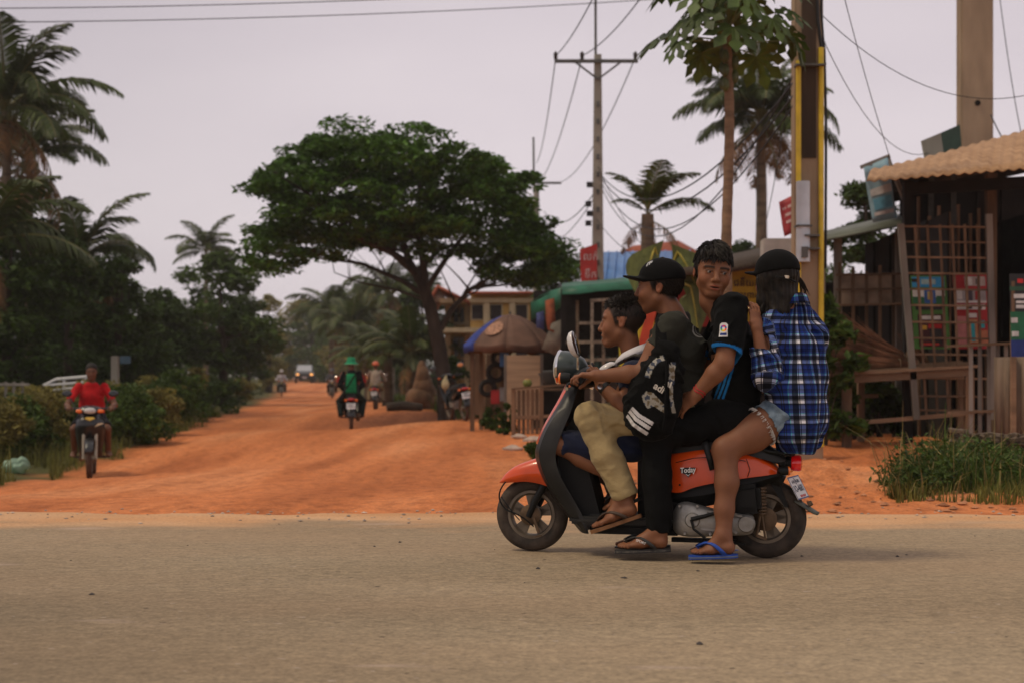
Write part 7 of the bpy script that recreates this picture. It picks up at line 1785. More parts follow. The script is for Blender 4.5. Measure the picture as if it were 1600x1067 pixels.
    m = MB(); w = Vector(lwr + (lel - lwr) * .12); ax = Vector(lel - lwr).normalized(); m.lathe([(.0275, -.011), (.0295, -.009), (.0295, .009), (.0275, .011)], frame(w, ax.orthogonal(), ax.cross(ax.orthogonal())), 20)
    wt = m.build('wrist_watch', mat('watch_strap', (.012, .012, .012), .5), o, off=off)
    m = MB(); Mw = frame(w + Vector((-.012, -.026, .008)), ax, Vector((.3, .2, 1))); m.lathe([(0, .006), (.013, .006), (.015, 0), (.015, -.008)], Mw, 16); m.build('watch_case', M_CHROME, wt, off=off)
    m = MB(); q = lwr + (L3(929, 572, -.14) - lwr) * .95; m.lathe([(.0105, -.003), (.012, 0), (.0105, .003)], Matrix.Translation(Vector(q) + Vector((-.006, -.02, .012))) @ Matrix.Rotation(R(60), 4, 'Y'), 14); m.build('ring', mat('ring_dark', (.05, .05, .055), .3, metal=.7), o, off=off)
    dk = mat('sandal_black', (.02, .018, .016), .7, .2, 20); flipflop(o, off, lh, lt, (0, -1, 0), dk, dk)
    flipflop(o, off, rh, rt, (0, 1, 0), dk, dk)
    return o
# ================= third rider: boy in a black football jersey looking back
def jersey_boy():
    off = L3(1130, 680, 0); hd = Head(L3(1113, 429, -.01), (.32, -.95, -.06), (.13, 0, 1), .99, smile=-.2, open_=.15, gaze=(.5, -.02), wide=1.12)
    S = Sdf(.006); hip, chest, neck = L3(1145, 655, .0), L3(1143, 545, 0), L3(1120, 490, 0)
    S.chain([hip, L3(1150, 600, 0), chest, L3(1134, 503, 0)], [.085, .085, .092, .055], .05, flat=(CAMD, 1.45))
    S.rc(L3(1134, 503, 0), L3(1112, 470, 0), .058, .054, .03); S.rc(L3(1112, 470, 0), hd.w(-.03, .0, -.04), .054, .056, .02); hd.put(S)
    lsh, lel, lwr = L3(1145, 492, -.16), L3(1131, 568, -.225), L3(1087, 617, -.225)
    S.chain([lsh, lel], [.052, .043], .02); S.chain([lel, lel * .68 + lwr * .32, lwr], [.044, .043, .027], .014)
    hand(S, lwr, L3(1063, 637, -.21) - lwr, (-.2, .6, -.7), (-.6, -.6, .5), (.25, .35, .4, .45), 1.0, (.6, .7, .2), .3)
    rsh, rel, rwr = L3(1128, 500, .16), L3(1100, 570, .22), L3(1065, 620, .2)
    S.chain([rsh, rel, rwr], [.05, .042, .027], .015); hand(S, rwr, FWD + np.array([0, 0, -.5]), (0, -1, -.3), (0, 0, 1), (.3, .4, .4, .4))
    lk, la = L3(1024, 676, -.165), L3(1030, 828, -.215); rk, ra = L3(1026, 678, .17), L3(1030, 828, .22); lh, lt = L3(1044, 855, -.225), L3(963, 857, -.235); rh, rt = L3(1044, 850, .23), L3(963, 852, .24)
    for k_, a_, hs, h_, t_, sd in ((lk, la, -.09, lh, lt, (0, -1, 0)), (rk, ra, .09, rh, rt, (0, 1, 0))):
        S.chain([hip + np.array([0, hs, 0]), k_, a_], [.07, .05, .036], .02); foot(S, a_, h_, t_, sd, 1.0)
    o = finish(S, 'person', M_SKIN, None, off, [fbox(hd.c, .17, .0032), fbox(lwr + np.array([-.04, 0, -.03]), .09, .0034), fbox((lh + lt) / 2, .15, .0036)], lambda V: head_tint(hd, V, (.21, .085, .039), .6))
    tag(o, 'boy in black jersey with blue cuff glancing back over his shoulder', 'person', 'riders on the orange scooter'); place(o, off); hd.eyes(o, off)
    T = Sdf(.006); T.chain([L3(1140, 668, 0), L3(1152, 605, 0), L3(1146, 540, 0), L3(1134, 488, 0)], [.108, .103, .105, .076], .05, flat=(CAMD, 1.36))
    d = (lel - lsh) / np.linalg.norm(lel - lsh); m_ = lsh + d * .195
    T.rc(lsh - d * .03 + np.array([-.004, .02, 0]), m_, .072, .066, .04); T.rc(m_ + d * .03, m_ + d * .12, .078, .085, .005, 'x')
    d2 = (rel - rsh) / np.linalg.norm(rel - rsh); T.rc(rsh, rsh + d2 * .15, .066, .062, .04); T.rc(L3(1139, 487, -.09), L3(1133, 492, .07), .056, .052, .04)
    T.disp = wr(.0048, ((1, .3, -1.3), .075, 1), ((.6, .2, 1.2), .05, .6), ((-.8, .3, .9), .06, .6)); T.cut(L3(1113, 474, 0), (-.8, .2, .62))
    blk = (.0042, .0045, .0043); blu = (.012, .13, .36)
    tan_ = np.array([m_[0], m_[2]])
    cuff = [(1112, 541), (1146, 541), (1148, 556), (1114, 558)]
    stripes = [band([(1151 + 6 * k - 36, 575), (1139 + 7.5 * k - 30, 605), (1118 + 8.5 * k - 24, 650)], 3.4) for k in range(3)]
    stripes = [band([(1137 + 6 * k - 5, 572), (1126 + 7 * k - 6, 606), (1097 + 10 * k, 652)], 3.6) for k in range(3)]
    badge = [([(1126, 508), (1129, 505), (1136, 505), (1139, 508), (1139, 527), (1125, 527)], (.62, .6, .58), -.12)]
    cols = [(.75, .05, .02), (.8, .35, .02), (.55, .5, .05), (.05, .35, .15), (.03, .15, .45), (.35, .04, .3), (.6, .03, .06), (.02, .1, .3)]
    badge += [([(1132.3, 513.8)] + [(1132.3 + 5.2 * math.cos(a + z), 513.8 + 5.4 * math.sin(a + z)) for z in (0, .4, .785)], cols[i], -.12) for i, a in enumerate([2 * math.pi * i / 8 for i in range(8)])]
    badge += [(disc(1132.3, 513.8, 2.2), (.62, .6, .58), -.12), ([(1127, 521), (1137.5, 520.5), (1137.5, 524.5), (1127, 525)], (.03, .05, .2), -.12)]
    def tt(V):
        c = prints(V, blk, [(s, blu, -.06) for s in stripes] + badge, -.19)
        t = (V - lsh) @ d; q = np.linalg.norm((V - lsh) - t[:, None] * d, axis=1); c[(t > .158) & (t < .24) & (q < .085)] = blu
        t = (V - rsh) @ d2; q = np.linalg.norm((V - rsh) - t[:, None] * d2, axis=1); c[(t > .15) & (t < .24) & (q < .085)] = blu
        return c
    finish(T, 'jersey', M_PRINT, o, off, [fbox(L3(1132, 516, -.22), .055, .0022)], tt)
    K = Sdf(.006); K.rc(hip + np.array([-.02, -.08, 0]), hip + np.array([-.02, .08, 0]), .11, .11, .03)
    for k_, a_, hs in ((lk, la, -.09), (rk, ra, .09)):
        dd = (a_ - k_) / np.linalg.norm(a_ - k_); K.chain([hip + np.array([0, hs, 0]), k_, k_ * .5 + a_ * .5, a_ - dd * .02], [.1, .075, .062, .056], .03); K.rc(a_ + dd * .160, a_ + dd * .2, .15, .15, .004, 'x')
    K.disp = wr(.005, ((1, .2, 1.1), .06, 1), ((.3, 1, -1.2), .05, .6)); finish(K, 'trousers', M_BLACKC, o, off)
    # hair: thick, pushed to the front with a parted fringe
    Hs = Sdf(.005); B = hd.B
    Hs.el(hd.w(-.014, 0, .056), np.array((.100, .088, .086)) * hd.k, B, .01); Hs.el(hd.w(.03, .0, .092), np.array((.060, .074, .038)) * hd.k, B, .02)
    Hs.el(hd.w(.095, -.012, -.012), np.array((.075, .062, .079)) * hd.k, B, .012, 's'); Hs.cut(hd.w(-.02, 0, -.02), B @ np.array((.55, 0, -1)))
    for y in (-1, 1): Hs.el(hd.w(.0, y * .086, -.006), np.array((.026, .02, .03)) * hd.k, B, .008, 'x')
    Hs.disp = lambda X, Y, Z: .0035 * (np.sin(230 * X + 60 * Z) + np.sin(210 * X - 90 * Z + 60 * Y))
    hr = finish(Hs, 'hair', M_HAIR, o, off)
    strands('hair_lock', hd, 1500, lambda p: (.042 if p[0] > .02 else .034) * (1 - .45 * (abs(p[1]) > .055)), lambda p: (.9, .35 * np.sign(p[1] + .02), -.25), .10, hr, off, lambda p: hairmask(p[None])[0] > .015 and p[2] > .05, 8, .0026, droop=.2, jitter=.16, base=(.112, .083, .124), wave=.06)
    strands('hair_lock', hd, 700, .022, lambda p: (.1, 0, -1), .08, hr, off, lambda p: hairmask(p[None])[0] > .0 and p[2] <= .05 and p[0] < .045, 9, .0024, jitter=.15)
    strands('fringe', hd, 90, .05, lambda p: (.5, -.5, -1), .4, hr, off, lambda p: p[0] > .05 and p[2] > .078 and p[1] < .02, 10, .0024, droop=.3, jitter=.2, base=(.108, .081, .100))
    strands('fringe', hd, 60, .042, lambda p: (.5, .6, -1), .4, hr, off, lambda p: p[0] > .045 and p[2] > .078 and p[1] > .02, 12, .0024, droop=.3, jitter=.2, base=(.108, .081, .100))
    m = MB(); ax = Vector(lel - lwr).normalized()
    for f in (.1, .17):
        w = Vector(lwr + (lel - lwr) * f); Mw = frame(w, ax.orthogonal(), ax.cross(ax.orthogonal())); m.tube([Mw @ Vector((.031 * math.cos(a), .031 * math.sin(a), .004 * math.sin(3 * a))) for a in [2 * math.pi * i / 20 for i in range(20)]], .0032, 5, close=True)
    m.build('bracelet', mat('red_cord', (.4, .012, .015), .6), o, off=off)
    dk = mat('sandal_charcoal', (.028, .027, .025), .75, .2, 20); ed = mat('sandal_edge', (.33, .30, .25), .8, .6, 70, stretch=(1, 1, .1), col2=(.03, .03, .03))
    flipflop(o, off, lh, lt, (0, -1, 0), dk, dk, 'charcoal flip flop with pale ribbed edge', txt='SPORT', edge=ed); flipflop(o, off, rh, rt, (0, 1, 0), dk, dk)
    return o
# ================= last rider: girl in a plaid shirt, black cap, denim shorts
def plaid_mat():
    m = bpy.data.materials.new('plaid'); m.use_nodes = True; t = m.node_tree; N, L = t.nodes.new, t.links.new
    b = t.nodes['Principled BSDF']; b.inputs['Roughness'].default_value = .9; b.inputs['Specular IOR Level'].default_value = .1
    a = N('ShaderNodeAttribute'); a.attribute_name = 'weave'; sp = N('ShaderNodeSeparateXYZ'); L(a.outputs['Vector'], sp.inputs[0])
    def stripe(sock, stops):
        f = N('ShaderNodeMath'); f.operation = 'FRACT'; L(sock, f.inputs[0]); r = N('ShaderNodeValToRGB'); r.color_ramp.interpolation = 'CONSTANT'; L(f.outputs[0], r.inputs[0]); e = r.color_ramp.elements
        e[0].position, e[0].color = 0, (*stops[0][1], 1); e[1].position, e[1].color = stops[-1][0], (*stops[-1][1], 1)
        for p, c in stops[1:-1]: q = e.new(p); q.color = (*c, 1)
        return r.outputs[0]
    wt, bk, bl, lb, te, dk = (.78, .76, .78), (.008, .009, .014), (.015, .032, .17), (.15, .20, .41), (.06, .62, .52), (.010, .016, .07)
    S_ = [(0, wt), (.13, bk), (.16, wt), (.18, bk), (.38, lb), (.47, te), (.495, bl), (.62, bk), (.65, bl), (.69, bk), (.72, bl), (.86, dk), (.93, bk)]
    u, v = stripe(sp.outputs[0], S_), stripe(sp.outputs[1], S_)
    mm = N('ShaderNodeMix'); mm.data_type = 'RGBA'; mm.blend_type = 'MULTIPLY'; mm.inputs[0].default_value = 1; L(u, mm.inputs[6]); L(v, mm.inputs[7]); gm = N('ShaderNodeGamma'); gm.inputs[1].default_value = .52; L(mm.outputs[2], gm.inputs[0]); L(gm.outputs[0], b.inputs['Base Color'])
    tc = N('ShaderNodeTexCoord'); n2 = N('ShaderNodeTexNoise'); n2.inputs['Scale'].default_value = 40; n2.inputs['Detail'].default_value = 5; L(tc.outputs['Object'], n2.inputs['Vector'])
    bp = N('ShaderNodeBump'); bp.inputs['Strength'].default_value = .3; bp.inputs['Distance'].default_value = .012; L(n2.outputs[0], bp.inputs['Height']); L(bp.outputs[0], b.inputs['Normal'])
    return m
def plaid_girl():
    off = L3(1215, 680, 0); hd = Head(L3(1213, 440, 0), (-.72, .69, -.05), (0, 0, 1), 1.0); f = np.array((-.62, .45, 0)); f /= np.linalg.norm(f); lf = np.cross(UP, f)      # body front, left side
    S = Sdf(.006); hip, chest, neck = L3(1225, 648, 0), L3(1248, 540, .02), L3(1234, 472, .02)
    S.chain([hip, L3(1246, 600, .0), chest, L3(1240, 495, .02)], [.08, .068, .068, .04], .05, flat=(lf, 1.25))
    S.rc(L3(1236, 492, .01), hd.w(-.02, 0, -.05), .038, .042, .03); hd.put(S)
    lsh = L3(1226, 513, 0) + lf * .09; rsh = L3(1250, 522, .03) - lf * .085
    lel, lwr = L3(1197, 585, -.16), L3(1182, 512, -.15)
    S.chain([lsh, lel], [.042, .036], .02); S.chain([lel, lel * .65 + lwr * .35, lwr], [.036, .034, .023], .012)
    hand(S, lwr, L3(1178, 478, -.12) - lwr, (-.75, .65, 0), (.65, .75, 0), (.35, .4, .45, .5), .93, (.3, .9, .3), .3)
    rel, rwr = rsh + np.array([-.08, .06, -.22]), rsh + np.array([-.25, .03, -.25]); S.chain([rsh, rel, rwr], [.042, .036, .023], .015); hand(S, rwr, (-1, 0, -.3), (0, -1, 0), (0, 0, 1), (.4, .5, .5, .5), .93)
    lk, la = L3(1133, 702, -.19), L3(1131, 836, -.25); rk, ra = L3(1136, 705, .2), L3(1134, 836, .26); lh, lt = L3(1149, 864, -.26), L3(1078, 866, -.27); rh, rt = L3(1150, 858, .27), L3(1078, 862, .28)
    for k_, a_, hs, h_, t_, sd in ((lk, la, -.085, lh, lt, (0, -1, 0)), (rk, ra, .085, rh, rt, (0, 1, 0))):
        hp = hip + np.array([-.02, hs * .9, -.005]); S.chain([hp, hp * .5 + k_ * .5 + np.array([.0, 0, -.005]), k_, k_ * .62 + a_ * .38 + np.array([.010, 0, 0]), k_ * .3 + a_ * .7, a_], [.089, .079, .056, .051, .041, .035], .03); foot(S, a_, h_, t_, sd, .92)
    o = finish(S, 'person', M_SKIN, None, off, [fbox(lwr + np.array([0, 0, .06]), .1, .0034), fbox((lh + lt) / 2, .15, .0036), fbox(hd.c, .15, .005)], lambda V: head_tint(hd, V, (.205, .083, .040), .9))
    tag(o, 'long haired girl in blue plaid shirt and denim shorts riding last, face turned away', 'person', 'riders on the orange scooter'); place(o, off)
    # shirt
    T = Sdf(.0055)
    T.chain([L3(1247, 694, .0), L3(1250, 640, .0), L3(1252, 590, .01), L3(1250, 540, .02), L3(1243, 497, .02)], [.086, .098, .096, .088, .058], .05, flat=(lf, 1.28))
    T.rc(L3(1236, 612, -.075), L3(1235, 670, -.088), .108, .104, .05)
    d1 = (lel - lsh) / np.linalg.norm(lel - lsh); d2 = (lwr - lel) / np.linalg.norm(lwr - lel); ce = lel + d2 * .105
    T.rc(lsh - d1 * .01, lel, .062, .064, .05); T.rc(lel, ce, .062, .05, .03); T.rc(ce + d2 * .028, ce + d2 * .05, .047, .047, .004, 'x')
    T.rc(ce - d2 * .018, ce, .055, .054, .004)
    T.rc(rsh, rel, .05, .052, .07); T.rc(rel, rel * .5 + rwr * .5, .06, .05, .03)
    T.chain([L3(1234, 503, .02) + lf * .06, L3(1240, 486, .02), L3(1247, 505, .03) - lf * .05], [.044, .048, .042], .05)
    T.disp = wr(.0095, ((1, .3, .25), .085, 1), ((.8, .6, .15), .05, .6), ((.5, .3, 1.2), .07, .45)); T.cut(L3(1238, 472, 0), (-.4, .1, 1)); T.cut(L3(1238, 707, 0), (-.06, 0, -1))
    axp = [L3(1254, 694, 0), L3(1244, 508, .02)]
    def weave(V):
        zc = np.clip((V[:, 2] - axp[0][2]) / (axp[1][2] - axp[0][2]), 0, 1)[:, None]; c = axp[0] * (1 - zc) + axp[1] * zc; q = V - c
        u = np.arctan2(q @ lf, -(q @ f)) * .115; v = V[:, 2].copy()
        t = np.clip((V - lsh) @ d1 / np.linalg.norm(lel - lsh), -.2, 1); r1 = np.linalg.norm(V - (lsh + t[:, None] * (lel - lsh)), axis=1)
        t2 = np.clip((V - lel) @ d2, 0, .2); r2 = np.linalg.norm(V - (lel + t2[:, None] * d2), axis=1); body = np.linalg.norm(q * np.array([1, 1, 0]), axis=1)
        fore = (V - lel) @ (d2 - d1) > .0; a1 = (r1 < .082) & (t > .12) & (r1 < body) & ~fore; a2 = (r2 < .078) & fore & (r2 < body)
        e1 = np.cross(d1, CAMD); u[a1] = (np.arctan2((V[a1] - lsh) @ CAMD, (V[a1] - lsh) @ e1) * .07); v[a1] = ((V[a1] - lsh) @ d1)
        e2 = np.cross(d2, CAMD); u[a2] = (np.arctan2((V[a2] - lel) @ CAMD, (V[a2] - lel) @ e2) * .062); v[a2] = ((V[a2] - lel) @ d2)
        return {'weave': ('FLOAT_VECTOR', np.c_[u / .09, v / .09, np.zeros(len(V))])}
    mp = plaid_mat(); sh = finish(T, 'plaid_shirt', mp, o, off, (), None, weave)
    # collar
    c = L3(1236, 474, .02); rows = []
    for i in range(19):
        a = math.pi * (-.8 + 1.6 * i / 18); e = -f * math.cos(a) + lf * math.sin(a); h = .012 * math.cos(a)
        rows.append([Vector(c + e * .056 + UP * (.0 + h)), Vector(c + e * .058 + UP * (.035 + h)), Vector(c + e * .074 + UP * (.026 + h)), Vector(c + e * .088 + UP * (-.012 + h))])
    m = MB(); m.sheet(rows); co_ = m.build('collar', mp, sh, off=off); co_.modifiers.new('t', 'SOLIDIFY').thickness = .004
    at_ = co_.data.attributes.new('weave', 'FLOAT_VECTOR', 'POINT'); at_.data.foreach_set('vector', np.array([(i // 4 * .13, (i % 4) * .22, 0) for i in range(len(co_.data.vertices))], np.float32).ravel())
    # denim shorts with frayed hems
    K = Sdf(.006); K.rc(hip + np.array([0, -.07, .0]), hip + np.array([0, .07, .0]), .098, .098, .03); hems = []
    for k_, hs in ((lk, -.085), (rk, .085)):
        hp = hip + np.array([-.02, hs * .9, .0]); d = (k_ - hp) / np.linalg.norm(k_ - hp); e_ = hp + d * .085; K.rc(hp, e_, .086, .094, .03); K.rc(e_ + d * .04, e_ + d * .16, .105, .12, .004, 'x'); hems.append((e_ + d * .016, d))
    K.disp = wr(.004, ((1, .2, 1.1), .05, 1), ((.3, 1, -1.2), .04, .6)); den = cloth('denim', (.11, .17, .23), .9, .35, 18, .3, 90, col2=(.24, .31, .36)); ks = finish(K, 'denim_shorts', den, o, off)
    fr = MB(); rr = random.Random(4)
    for e_, d in hems:
        dv = Vector(d); a1 = dv.orthogonal().normalized(); a2 = dv.cross(a1)
        for i in range(150):
            a = rr.random() * 6.28; p = Vector(e_) - dv * .012 + (a1 * math.cos(a) + a2 * math.sin(a)) * .095; fr.tube([p, p + dv * rr.uniform(.008, .02) + Vector((rr.uniform(-.006, .006), rr.uniform(-.006, .006), rr.uniform(-.004, .004)))], [.002, .001], 3, cap=False)
    fr.build('frayed_hem', cloth('denim_fray', (.5, .47, .42)), ks, off=off)
    # hair
    Hs = Sdf(.005); Hs.el(hd.w(-.014, 0, .03), np.array((.100, .083, .085)) * hd.k, hd.B, .01)
    Hs.chain([L3(1218, 440, .0), L3(1222, 462, -.02), L3(1217, 485, -.045), L3(1210, 512, -.085)], [.08, .058, .04, .014], .03, flat=(lf, 1.15))
    Hs.chain([L3(1198, 440, -.02), L3(1193, 470, -.03), L3(1192, 512, -.03)], [.05, .028, .010], .02); Hs.cut(hd.w(.045, 0, .0), hd.B @ np.array((1, -.15, -.1)))
    Hs.disp = lambda X, Y, Z: .0028 * (np.sin(260 * X + 140 * Y + 12 * Z) + np.sin(190 * X - 170 * Y))
    hr = finish(Hs, 'hair', M_HAIR, o, off)
    m = MB(); rr = random.Random(8)
    for i in range(150):
        a = rr.uniform(-1, 1); p0 = Vector(hd.w(-.085 + .12 * rr.random(), .07 * a, .055 - .02 * rr.random())); p2 = Vector(Q(1206 + 22 * a + rr.uniform(-8, 8), 500 + rr.uniform(-20, 22), -.06 + .03 * rr.uniform(-1, 1)))
        m.tube(bez(p0, Vector(Q(1216 + 22 * a, 458, -.06 + .05 * rr.random())), p2, 7), [.0032, .0035, .0035, .003, .0025, .002, .0008], 4, cap=False)
    for i in range(16):
        p0 = Vector(Q(1240, 428, .02)); p2 = Vector(Q(1254 + rr.uniform(-6, 14), 462 + rr.uniform(-12, 20), .02)); m.tube(bez(p0, Vector(Q(1256 + rr.uniform(-4, 4), 436, .02)), p2, 7), [.003, .003, .0026, .0024, .002, .0015, .0006], 4, cap=False)
    for i in range(14):
        p0 = Vector(Q(1190, 425, 0)); p2 = Vector(Q(1190 + rr.uniform(-3, 10), 500 + rr.uniform(-20, 24), -.0)); m.tube(bez(p0, Vector(Q(1184 + rr.uniform(-1, 5), 460, 0)), p2, 7), [.003, .003, .0026, .0024, .002, .0015, .0006], 4, cap=False)
    m.build('hair_strand', M_HAIR, hr, off=off)
    cp = cap_on(hd, o, off, brim=True, scale=1.045)
    m = MB(); m.box(Q(1229, 433, -.098), (.026, .01, .014), Matrix.Rotation(R(12), 4, 'Y') @ Matrix.Rotation(R(-35), 4, 'Z'), .002); m.build('cap_buckle', mat('brass_buckle', (.6, .5, .38), .35, .1, metal=.6), cp, off=off)
    m = MB(); m.tube([Q(1243, 441, -.06), Q(1229, 434, -.094), Q(1212, 433, -.1)], .006, 6); m.build('cap_strap', M_CAP, cp, off=off)
    q = L3(1171, 483, -.13); m = MB(); m.lathe([(.009, -.003), (.0105, 0), (.009, .003)], Matrix.Translation(Vector(q) + Vector((0, -.012, 0))) @ Matrix.Rotation(R(75), 4, 'X'), 12); m.ell(Vector(q) + Vector((-.002, -.024, .002)), .006, n=8, m=6); m.build('ring', mat('gold_ring', (.7, .5, .25), .25, .1, metal=.9), o, off=off)
    bl = mat('sandal_blue', (.012, .06, .33), .55, .15, 20); flipflop(o, off, lh, lt, (0, -1, 0), bl, bl, 'bright blue flip flop', edge=mat('sandal_blue_edge', (.10, .13, .2), .7)); flipflop(o, off, rh, rt, (0, 1, 0), bl, bl)
    return o
# ================= the black sports bag slung from the driver's left shoulder
def sports_bag():
    off = L3(1030, 600, -.2); S = Sdf(.0042)
    S.chain([L3(1040, 552, -.215), L3(1032, 590, -.225), L3(1022, 625, -.235), L3(1015, 650, -.235)], [.066, .088, .108, .098], .05, flat=((1, 0, 0), 1.12)); S.rc(L3(1030, 662, -.23), L3(1020, 668, -.23), .06, .055, .05)
    # flatten against the rider: keep only a slab
    S.cut(L3(1030, 600, -.325), (0, -1, 0)); S.cut(L3(1030, 600, -.16), (0, 1, 0))
    S.disp = wr(.0055, ((1, .3, .5), .06, 1), ((.5, .6, 1.3), .05, .7), ((1, 0, -.8), .035, .4))
    blk = (.0046, .0048, .0044); sil = (.30, .28, .23)
    arcs = [band([(1011, 589), (1016, 574), (1026, 562), (1036, 558)], 9), band([(1049, 566), (1049, 585), (1048, 600)], 8), band([(1048, 600), (1049, 622), (1052, 645)], 5), [(1003, 618), (1010, 611), (1020, 613), (1040, 634), (1040, 646), (1030, 640), (1022, 634), (1012, 638), (1006, 630)]]
    st = [band([(987, 637), (997, 648), (1020, 662)], 6), band([(982, 642), (993, 654), (1015, 669)], 6), band([(977, 649), (988, 662), (1011, 678)], 6)]
    def tt(V):
        c = prints(V, blk, [(p, sil, -.2) for p in arcs] + [(p, (.60, .58, .56), -.2) for p in st], -.325)
        m = np.abs(c[:, 0] - sil[0]) < 1e-6; n = vnoise(V[:, 0] + 5, V[:, 2], .022) + .7 * vnoise(V[:, 0], V[:, 2] + 3, .011)
        c[m] = np.where((n[m] > .35)[:, None], np.array([.05, .06, .085]), np.where((n[m] < -.5)[:, None], np.array([.14, .105, .06]), np.array(sil) * (1 + .25 * n[m][:, None]))); return c
    V, Fq = S.mesh([fbox(L3(1000, 660, -.3), .1, .003)])
    o = npmesh('sports_bag', V - off, Fq, M_PRINT, None, smooth=True, attrs={'tint': ('FLOAT_COLOR', tt(V))})
    tag(o, "black sports bag with three white stripes slung over the driver's left shoulder", 'bag'); place(o, off)
    for k, (x, w) in enumerate(((1040, 7), (1031, 5))):
        m = MB(); rows = []
        for px, py, y in ((x + 10, 498, -.02), (x + 2, 490, -.12), (x - 6 + 5 * k, 500, -.2), (x - 6 + 4 * k, 520, -.238), (x - 4 + 2 * k, 545, -.262), (x + 2, 572, -.3)): rows.append([Q(px - w, py, y), Q(px + w, py, y)])
        m.sheet(rows); s = m.build('shoulder_strap', M_BLACKC, o, off=off); s.modifiers.new('t', 'SOLIDIFY').thickness = .006
    m = MB(); m.tube([Q(1042, 560, -.325), Q(1041, 600, -.333), Q(1040, 645, -.333), Q(1036, 672, -.318)], .008, 6); m.build('side_seam', M_BLACKC, o, off=off)
    Mx = frame(Q(1030, 606, -.331), Q(1038, 611, -.331) - Q(1022, 601, -.331), Vector((.3, 0, 1)))
    z = Mx.to_3x3() @ Vector((0, 0, 1)); Mx = Mx if z.y < 0 else Mx @ Matrix.Rotation(math.pi, 4, 'Y')
    lt = text('lettering', 'adi', .044, Mx, mat('bag_print', (.55, .50, .42), .7), o, .0012, bold=.0012)
    for v in lt.data.vertices: v.co -= Vector(off)
    m = MB()
    for k in range(3):
        a = k * .011; M3 = Mx @ Matrix.Translation((.012 + a, .026 + .0, 0)); m.prism([(0, 0), (.009, 0), (.003, .012 + .008 * k), (-.004, .012 + .008 * k)], .003, M3)
    m.build('stripe_logo', mat('bag_print', (.55, .50, .42), .7), o, off=off)
front_boy(); driver(); sports_bag(); jersey_boy(); plaid_girl()
print('riders', time.time() - T0)
